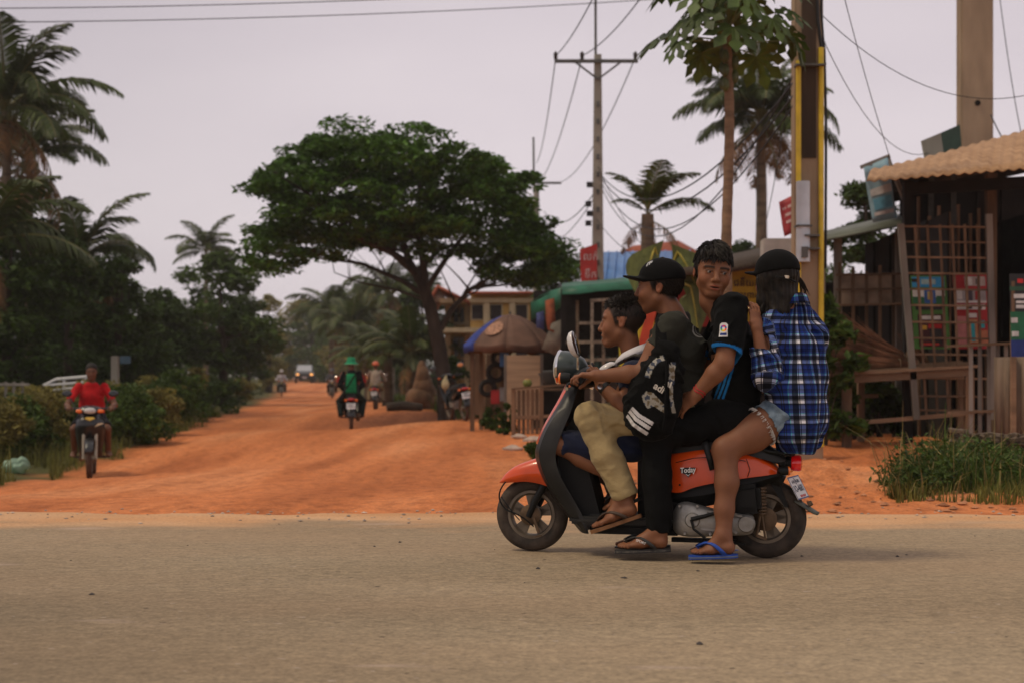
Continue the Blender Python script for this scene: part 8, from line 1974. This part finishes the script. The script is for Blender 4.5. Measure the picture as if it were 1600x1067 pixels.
# ------------------------------------------------------------------ the other motorbikes, their riders and the car
M_BP = mat('bike_black', (.012, .013, .014), .3, .2, 6, coat=.3)
M_HL = mat('headlamp_glass', (.55, .55, .52), .1, .1, 20)
M_MUD = mat('muddy_tyre', (.07, .04, .025), .9, .3, 12)
M_MIR = mat('mirror_sky', (.75, .75, .75), .04, .02, metal=1)
def motorbike(p, rz, label, group, col=None, lamp=(.85, .2, .03), plate=True, lean=0, headlit=False, mirrors=True):
    root = thing('motorbike', p, label, 'motorbike', group); root.rotation_euler = (lean, 0, rz)
    col = col or M_BP
    for x, nm in ((.60, 'front_wheel'), (-.60, 'rear_wheel')):
        M = Matrix.Translation((x, 0, .28)) @ Matrix.Rotation(R(90), 4, 'X'); w = bpy.data.objects.new(nm, None); COL.objects.link(w); w.parent = root
        t = MB(); t.lathe([(.245 + .035 * math.cos(a), .042 * math.sin(a)) for a in [2 * math.pi * i / 10 for i in range(11)]], M, 28); t.build('tyre', M_MUD, w)
        t = MB(); t.lathe([(.215, -.03), (.2, -.02), (.2, .02), (.215, .03)], M, 28); t.lathe([(0, -.06), (.05, -.06), (.05, .06), (0, .06)], M, 12)
        for k in range(9): a = k * .698; t.bar(M @ Vector((.04 * math.cos(a), .04 * math.sin(a), .02 * (-1) ** k)), M @ Vector((.205 * math.cos(a + .2), .205 * math.sin(a + .2), 0)), .008)
        t.build('rim', M_RIM, w)
    m = MB()
    for s in (-1, 1): m.tube([(.6, s * .085, .28), (.45, s * .085, .72)], [.022, .025], 8)
    m.build('fork', mat('fork_pale', (.35, .30, .22), .4, .2, metal=.5), root)
    m = MB(); m.sheet([[Vector((.6 + .31 * math.cos(a), y, .28 + .31 * math.sin(a) - abs(y) * .3)) for y in (-.06, -.03, 0, .03, .06)] for a in [R(20 + 15 * i) for i in range(10)]]); q = m.build('front_fender', M_BP, root); q.modifiers.new('t', 'SOLIDIFY').thickness = .006
    sec = [[Vector((x - .1 * (y / w) ** 2, y, z)) for y in [w * (i / 4 - 1) for i in range(9)]] for x, w, z in ((.50, .13, .92), (.56, .19, .82), (.56, .21, .72), (.50, .20, .6), (.40, .17, .42), (.28, .16, .3))]
    m = MB(); m.sheet(sec); q = m.build('leg_shield', col, root); q.modifiers.new('t', 'SOLIDIFY').thickness = .02
    m = MB(); m.prism([(-.075, .0), (0, -.035), (.075, 0), (.045, .02), (-.045, .02)], .012, frame((.575, 0, .86), (0, 1, 0), (-.25, 0, 1))); m.build('front_emblem', mat('emblem_gold', (.6, .42, .06), .4, .1), root)
    m = MB(); m.prism([(-.07, -.03), (.05, .01), (.06, .03), (-.02, .02)], .01, frame((.565, .13, .77), (-.35, 1, 0), (-.1, 0, 1))); m.build('side_sticker', mat('sticker_pale', (.6, .5, .3), .5), root)
    # headset
    m = MB(); sec = []
    for x, w, t, l in ((.40, .10, 1.03, .93), (.47, .17, 1.05, .91), (.53, .15, 1.03, .92), (.56, .09, 1.0, .94)): sec.append([Vector((x, w * math.cos(a), (t + l) / 2 + (t - l) / 2 * math.sin(a))) for a in [2 * math.pi * i / 14 for i in range(15)]])
    m.sheet(sec); m.f.append(tuple(range(14))); m.m.append(0); m.build('headset_cover', M_BP, root)
    m = MB(); m.ell((.545, 0, .97), (.03, .095, .045)); m.build('headlamp', M_HL if not headlit else mat('lit_lamp', (.9, .5, .2), .2, .05, emit=(1, .55, .2), emit_s=1.2), root)
    for s in (-1, 1): m = MB(); m.ell((.53, s * .14, .965), (.025, .055, .03)); m.build('turn_signal', M_AMBER, root)
    m = MB(); m.tube([(.36, -.34, 1.0), (.42, -.15, 1.0), (.43, 0, .98), (.42, .15, 1.0), (.36, .34, 1.0)], .014, 8); m.build('handlebar', M_BP, root)
    for s in (-1, 1):
        m = MB(); m.tube([(.385, s * .24, 1.0), (.36, s * .35, 1.0)], .02, 8); m.build('grip', M_BP, root)
        if mirrors:
            m = MB(); m.tube([(.41, s * .2, 1.0), (.38, s * .27, 1.14), (.36, s * .31, 1.19)], .007, 5); q = m.build('mirror_stalk', M_BP, root)
            Mi = Matrix.Translation((.36, s * .32, 1.21)) @ Matrix.Rotation(R(-88 - 14), 4, 'Y') @ Matrix.Diagonal((.8, 1.25, 1, 1)); m = MB(); m.lathe([(0, -.03), (.04, -.025), (.058, -.004)], Mi, 18); m.build('mirror', M_BP, root); m = MB(); m.lathe([(.058, -.004), (.054, .001), (0, .001)], Mi, 18); m.build('mirror_glass', M_MIR, root)
    # body, seat, engine
    def loft(rows, n=13, pw=.55):
        m = MB(); s_ = [arch(x, t, l, w, n, pw) for x, t, l, w in interp_rows(rows, 3)]; m.sheet(s_); m.f.append(tuple(range(n))); m.m.append(0); k = (len(s_) - 1) * n; m.f.append(tuple(k + i for i in range(n))); m.m.append(0); return m
    loft([(.42, .62, .42, .06), (.2, .56, .40, .08), (.0, .64, .42, .1), (-.2, .72, .48, .12), (-.5, .76, .56, .13), (-.78, .78, .66, .08), (-.88, .77, .72, .04)]).build('body_panel', col, root)
    loft([(.06, .72, .64, .08), (-.1, .78, .68, .12), (-.35, .80, .70, .135), (-.6, .83, .73, .12), (-.76, .83, .76, .07)]).build('seat', M_SEAT, root)
    m = MB(); m.box((.05, 0, .36), (.42, .2, .2), None, .04); m.build('engine', M_ALU, root); m = MB(); m.bar((.02, -.26, .29), (.02, .26, .29), .03); m.build('foot_peg', M_BP, root)
    m = MB(); m.tube([(.2, -.13, .28), (-.2, -.15, .26), (-.75, -.17, .36)], [.02, .05, .05], 9); m.build('exhaust', M_RUST, root)
    m = MB(); m.sheet([[Vector((-.6 + .33 * math.cos(a), y, .28 + .33 * math.sin(a) - abs(y) * .25)) for y in (-.075, -.04, 0, .04, .075)] for a in [R(75 + 10 * i) for i in range(11)]]); q = m.build('rear_fender', M_BP, root); q.modifiers.new('t', 'SOLIDIFY').thickness = .006
    m = MB(); m.ell((-.87, 0, .72), (.035, .09, .035)); m.build('tail_lamp', mat('tail_red', (.4, .008, .01), .2, .1, coat=1), root)
    for s in (-1, 1): m = MB(); m.ell((-.84, s * .12, .70), (.025, .035, .025)); m.build('turn_signal', M_AMBER, root)
    if plate:
        Mp = frame((-.93, 0, .57), (0, -1, 0), (.35, 0, 1)); m = MB(); m.prism([(-.1, -.07), (.1, -.07), (.1, .07), (-.1, .07)], .004, Mp); q = m.build('licence_plate', mat('plate_white', (.62, .6, .58)), root, smooth=False)
        m = MB()
        for k in range(5): m.box(Mp @ Vector((-.06 + .03 * k, -.02, .006)), (.003, .018, .05), Matrix.Rotation(R(-19), 4, 'Y'))
        m.box(Mp @ Vector((0, .04, .006)), (.003, .13, .018)); m.build('plate_print', mat('plate_ink', (.03, .035, .06)), q)
    return root
def fig(p, rz, label, group, x=-.15, shirt=(.3, .02, .02), trousers=(.02, .02, .025), skin=(.17, .075, .04), hands='bars', hat=None, hatcol=None, lean=.06, legs='pegs', sleeves='short', shorts=False, headyaw=0, shoes=None, h_=.013, hr=.105, panel=None):
    """a seated rider in the motorbike's frame (x forward, y left)"""
    hip = np.array((x, 0, .88)); ch = hip + np.array((lean, 0, .30)); nk = ch + np.array((lean * .6, 0, .20)); hd = Head(nk + np.array((lean * .5 + .02, 0, .135)), (math.cos(headyaw), math.sin(headyaw), -.05), (0, 0, 1), 1.0)
    S = Sdf(h_); Y = np.array((0, 1., 0)); S.chain([hip, hip * .5 + ch * .5, ch, nk - np.array((0, 0, .05))], [.10, .09, .098, .06], .05, flat=(Y, 1.45)); S.rc(nk - np.array((0, 0, .04)), hd.w(-.02, 0, -.04), .05, .053, .02); hd.put(S)
    T = Sdf(h_); T.chain([hip + np.array((0, 0, -.03)), hip * .5 + ch * .5, ch, nk - np.array((0, 0, .06))], [.128, .118, .118, .075], .05, flat=(Y, 1.4)); K = Sdf(h_); K.rc(hip - Y * .08 - np.array((0, 0, .02)), hip + Y * .08 - np.array((0, 0, .02)), .12, .12, .03)
    for s in (-1, 1):
        sh = nk + np.array((-.01, s * .185, -.065))
        if hands == 'bars': wr_ = np.array((.365, s * .30, 1.03)); el_ = (sh + wr_) / 2 + np.array((-.02, s * .09, -.13)); d = np.array((.06, 0, -.02))
        else: wr_ = hip + np.array((.28, s * .16, .02)); el_ = sh + np.array((.0, s * .07, -.27)); d = np.array((.08, -s * .02, 0))
        S.chain([sh, el_], [.052, .043], .02); S.chain([el_, wr_], [.042, .028], .015); hand(S, wr_, d, (0, 0, -1), (0, -s, 0), (.6, .8, .8, .8))
        dd = (el_ - sh); e2 = sh + dd * (.72 if sleeves == 'short' else 1.0); T.rc(sh, e2, .058, .053, .025)
        if sleeves == 'long': T.rc(el_, el_ * .2 + wr_ * .8, .06, .045, .03)
        else: T.rc(e2 + dd * .16, e2 + dd * .35, .062, .07, .006, 'x')
        hp = hip + np.array((0, s * .09, -.02))
        if legs == 'pegs': kn, an, to = np.array((x + .42, s * .23, .70)), np.array((.04, s * .235, .36)), np.array((.2, s * .27, .30))
        else: kn, an, to = np.array((x + .34, s * .27, .66)), np.array((x + .12, s * .24, .36)), np.array((x + .28, s * .28, .30))
        S.chain([hp, kn, an], [.085, .058, .04], .02); he = an + np.array((-.05, 0, -.065)); foot(S, an, he, to, (0, s, 0), 1.0)
        if shorts: e = hp * .2 + kn * .8; K.rc(hp, e, .105, .088, .03); K.rc(e + (kn - hp) * .22, e + (kn - hp) * .4, .1, .12, .006, 'x')
        else: K.chain([hp, kn, an], [.105, .078, .062], .03)
    o = finish(S, 'person', M_SKIN, None, (0, 0, 0), [(hd.c - .16, hd.c + .16, .008)], lambda V: head_tint(hd, V, skin, .95 if hat is None else .5))
    tag(o, label, 'person', group); o.location = p; o.rotation_euler = (0, 0, rz)
    T.disp = wr(.007, ((1, .3, -1.3), .09, 1), ((.6, .8, 1.2), .06, .6)); cn = 'c_%02x%02x%02x' % tuple(int(255 * c) for c in shirt); st = finish(T, 'shirt', cloth(cn, shirt, sheen=.05), o, (0, 0, 0))
    K.disp = wr(.006, ((1, .3, 1.3), .09, 1),); cn = 't_%02x%02x%02x' % tuple(int(255 * c) for c in trousers); finish(K, 'shorts' if shorts else 'trousers', cloth(cn, trousers, sheen=0), o, (0, 0, 0))
    for c in o.children[:]: c['label'] = c.name.split('.')[0] + ' worn by the rider'; del c['label']
    if hat is None:
        Hs = Sdf(.01); Hs.el(hd.w(-.016, 0, .058), (.101, .084, .085), None if not headyaw else hd.B, .01); Hs.el(hd.w(.115, 0, -.0), (.07, .075, .07), hd.B, .012, 's'); Hs.cut(hd.w(-.02, 0, -.03), hd.B @ np.array((.5, 0, -1))); finish(Hs, 'hair', M_HAIR, o, (0, 0, 0))
    elif hat == 'helmet':
        m = MB(); M = Matrix.Translation(hd.w(-.01, 0, .055)); prof = [(.0, .125)] + [(.128 * math.sin(a), .125 * math.cos(a)) for a in [R(12 * i) for i in range(1, 9)]] + [(.118, -.02), (.11, -.01)]
        m.lathe(prof, M, 22); m.build('helmet', hatcol, o); m = MB(); m.sheet([[Vector(hd.w(.1 + .05 * t, .09 * u, .06 - .03 * t - .03 * u * u)) for u in (-1, -.5, 0, .5, 1)] for t in (0, .5, 1)]); q = m.build('peak', hatcol, o); q.modifiers.new('t', 'SOLIDIFY').thickness = .006
    elif hat == 'bucket':
        m = MB(); M = Matrix.Translation(hd.w(-.008, 0, .05)); m.lathe([(0, .115), (.06, .112), (.092, .095), (.104, .03), (.106, .0), (.155, -.035), (.185, -.05)], M, 24); q = m.build('sun_hat', hatcol, o); q.modifiers.new('t', 'SOLIDIFY').thickness = .006
        m = MB(); m.lathe([(.185, -.05), (.19, -.052), (.186, -.056)], M, 24); m.build('hat_trim', mat('hat_trim', (.5, .35, .28), .8), q)
    if shoes:
        pass
    if panel:
        m = MB(); rows = [[Vector((x - .155 - .01 * math.sin(v * 3) + lean * v, y * (.12 - .015 * v), .86 + .44 * v)) for y in (-1, -.5, 0, .5, 1)] for v in [i / 6 for i in range(7)]]; q = MB()
        m.sheet(rows); s = m.build('back_panel', panel, st); s.modifiers.new('t', 'SOLIDIFY').thickness = .03
        m = MB(); m.tube([Vector((x - .185 + lean * v, .12 - .26 * v, .95 + .4 * v)) for v in (0, .25, .5, .75, 1)], .018, 6); m.build('shoulder_strap', M_BLACKC, st)
    return o
def traffic():
    gm, gp = 'motorbikes on the dirt road', 'riders on the dirt road'
    p = at(143, 20.8); rz = R(-76); motorbike(p, rz, 'black motorbike with muddy front wheel coming towards the tarmac at the left', gm)
    fig(p, rz, 'man in a red T-shirt and dark shorts riding towards the tarmac at the left', gp, -.12, (.42, .010, .012), (.012, .012, .015), (.13, .055, .028), shorts=True, h_=.010)
    p = at(549, 33.0); rz = R(96); motorbike(p, rz, 'black motorbike with white plate carrying two riders up the dirt road', gm)
    fig(p, rz, 'rider in a red top half hidden by the passenger in the green hat', gp, -.02, (.45, .015, .012), (.06, .055, .05), hands='bars', lean=.05)
    fig(p, rz, 'passenger in a green vest and green sun hat seen from behind', gp, -.48, (.008, .010, .010), (.010, .016, .014), hands='lap', hat='bucket', hatcol=mat('hat_green', (.01, .25, .11), .8, .12, 9), legs='back', sleeves='long', lean=.04, panel=cloth('vest_green', (.012, .20, .075), sheen=0))
    p = at(587, 50.0); rz = R(92); motorbike(p, rz, 'dusty red motorbike just ahead of the green hat passenger, seen from behind', gm, mat('bike_red', (.16, .03, .02), .4, .2))
    fig(p, rz, 'rider in a pale grey shirt and orange helmet seen from behind', gp, -.15, (.32, .26, .20), (.22, .17, .10), hat='helmet', hatcol=mat('helmet_orange', (.62, .09, .01), .3, .08, coat=.4), sleeves='long')
    p = at(519, 80.0); rz = R(-84); motorbike(p, rz, 'small distant motorbike partly hidden by the two riders', gm)
    fig(p, rz, 'distant rider with a dark helmet partly hidden behind the red topped rider', gp, -.15, (.10, .10, .11), (.03, .03, .035), hat='helmet', hatcol=mat('helmet_dark', (.07, .075, .085), .3), sleeves='long', h_=.018)
    p = at(440, 88.0); rz = R(-81); motorbike(p, rz, 'farthest small motorbike on the left half of the dirt road', gm)
    fig(p, rz, 'distant rider in a white shirt and pale helmet on the left half of the road', gp, -.15, (.55, .50, .50), (.05, .04, .035), hat='helmet', hatcol=mat('helmet_pale', (.5, .46, .42), .3), sleeves='long', h_=.018)
    p = at(716, 31.7); motorbike(p, R(108), 'dark motorbike parked at the foot of the umbrella shaped tree', None, lean=R(-8))
    c = p + Vector((-.36, -.5, .62)); t = MB(); S_ = Sdf(.015); S_.el((0, 0, 0), (.09, .07, .13)); S_.rc((0, 0, .1), (.02, 0, .2), .05, .02); V, Fq = S_.mesh(); b = npmesh('cloth_bag', V, Fq, mat('bag_cream', (.42, .36, .20), .8, .2, 9), None, smooth=True); b.location = p + Vector((-.30, .25, .80)); tag(b, 'cream shopping bag hanging from the parked motorbike', 'bag')
    # oncoming car
    o = at(476, 131.0); c = thing('car', o, 'dark pickup coming down the dirt road with its headlamps lit', 'car', None, R(-82)); pt = mat('car_paint', (.06, .065, .07), .35, .15, 3, coat=.5); w = .86
    def prof(pts, half, m, name, parent=c):
        mb = MB(); mb.prism(pts, 2 * half, Matrix(((1, 0, 0, 0), (0, 0, 1, -half), (0, 1, 0, 0), (0, 0, 0, 1)))); q = mb.build(name, m, parent); b = q.modifiers.new('b', 'BEVEL'); b.width = .05; b.segments = 2; return q
    prof([(2.3, .38), (2.35, .7), (2.2, .98), (1.2, 1.06), (-2.3, 1.02), (-2.35, .45)], w, pt, 'body'); cb = prof([(1.25, 1.05), (.55, 1.66), (-.5, 1.7), (-1.0, 1.05)], w - .1, pt, 'cab')
    mb = MB(); mb.add([(1.24, -.66, 1.09), (1.24, .66, 1.09), (.60, .6, 1.63), (.60, -.6, 1.63)], [(0, 1, 2, 3)]); q = mb.build('windscreen', mat('screen', (.35, .36, .37), .08, .05, spec=.8), c, smooth=False); q.location.x = .03; q.modifiers.new('t', 'SOLIDIFY').thickness = .02
    for s in (-1, 1):
        mb = MB(); mb.ell((2.33, s * .62, .80), (.05, .14, .085)); mb.build('headlamp', mat('lit_headlamp', (.9, .45, .12), .2, .05, emit=(1, .42, .10), emit_s=1.6), c)
        mb = MB(); mb.box((.9, s * .98, 1.12), (.1, .16, .12), None, .02); mb.build('wing_mirror', M_BP, c)
        for x in (1.45, -1.4): mb = MB(); mb.lathe([(0, -.1), (.2, -.1), (.34, -.1), (.36, -.05), (.36, .05), (.34, .1), (0, .1)], Matrix.Translation((x, s * .78, .36)) @ Matrix.Rotation(R(90), 4, 'X'), 18); mb.build('wheel', M_TYRE, c)
    mb = MB(); mb.box((2.36, 0, .78), (.03, .9, .14)); mb.build('grille', M_BP, c); mb = MB(); mb.box((2.38, 0, .5), (.12, 1.7, .2), None, .03); mb.build('bumper', M_BP, c); mb = MB(); mb.box((2.45, 0, .52), (.02, .4, .11)); mb.build('licence_plate', mat('plate_white', (.62, .6, .58)), c)
traffic()
def treeline():
    r = np.random.default_rng(77); C = []; Rd = []
    for i in range(520):
        x = r.uniform(-190, 190); y = 185 + 40 * r.random() + abs(x) * .1; h = 9 + 3.5 * vnoise(np.array([x]), np.array([0.]), 14)[0]; z = r.random() * h
        rs = 2.2 + 2.2 * r.random(); C.append((x, y, gz(x, y) + z)); Rd.append((rs, rs, rs * .7))
    for i in range(300):
        sd = -1 if i % 2 else 1; y = r.uniform(45, 80); x = sd * (y * .40 + 5 + 40 * r.random()); rs = 1.5 + 1.2 * r.random(); C.append((x, y, gz(x, y) + r.random() * 6.5)); Rd.append((rs, rs, rs * .7))
    V, Fq = leaves(C, Rd, 110, .36, r, .4, .5); tag(npmesh('treeline', V, Fq, M_LEAF2), 'far line of trees closing the horizon', kind='stuff')
treeline()
print('total', time.time() - T0)
def haze():
    """thin dusty air round the camera and the whole place"""
    m = bpy.data.materials.new('dusty_air'); m.use_nodes = True; t = m.node_tree
    for n in list(t.nodes):
        if n.type != 'OUTPUT_MATERIAL': t.nodes.remove(n)
    v = t.nodes.new('ShaderNodeVolumePrincipled'); v.inputs['Color'].default_value = (.97, .92, .84, 1); v.inputs['Density'].default_value = .0006; v.inputs['Anisotropy'].default_value = .2
    t.links.new(v.outputs[0], t.nodes['Material Output'].inputs['Volume'])
    mb = MB(); mb.box((0, 1290, 8.5), (3100, 2700, 21)); o = mb.build('haze', m, smooth=False); tag(o, 'thin dusty haze over the road', kind='stuff')
haze()
S.cycles.volume_bounces = 0
S.cycles.volume_step_rate = 4
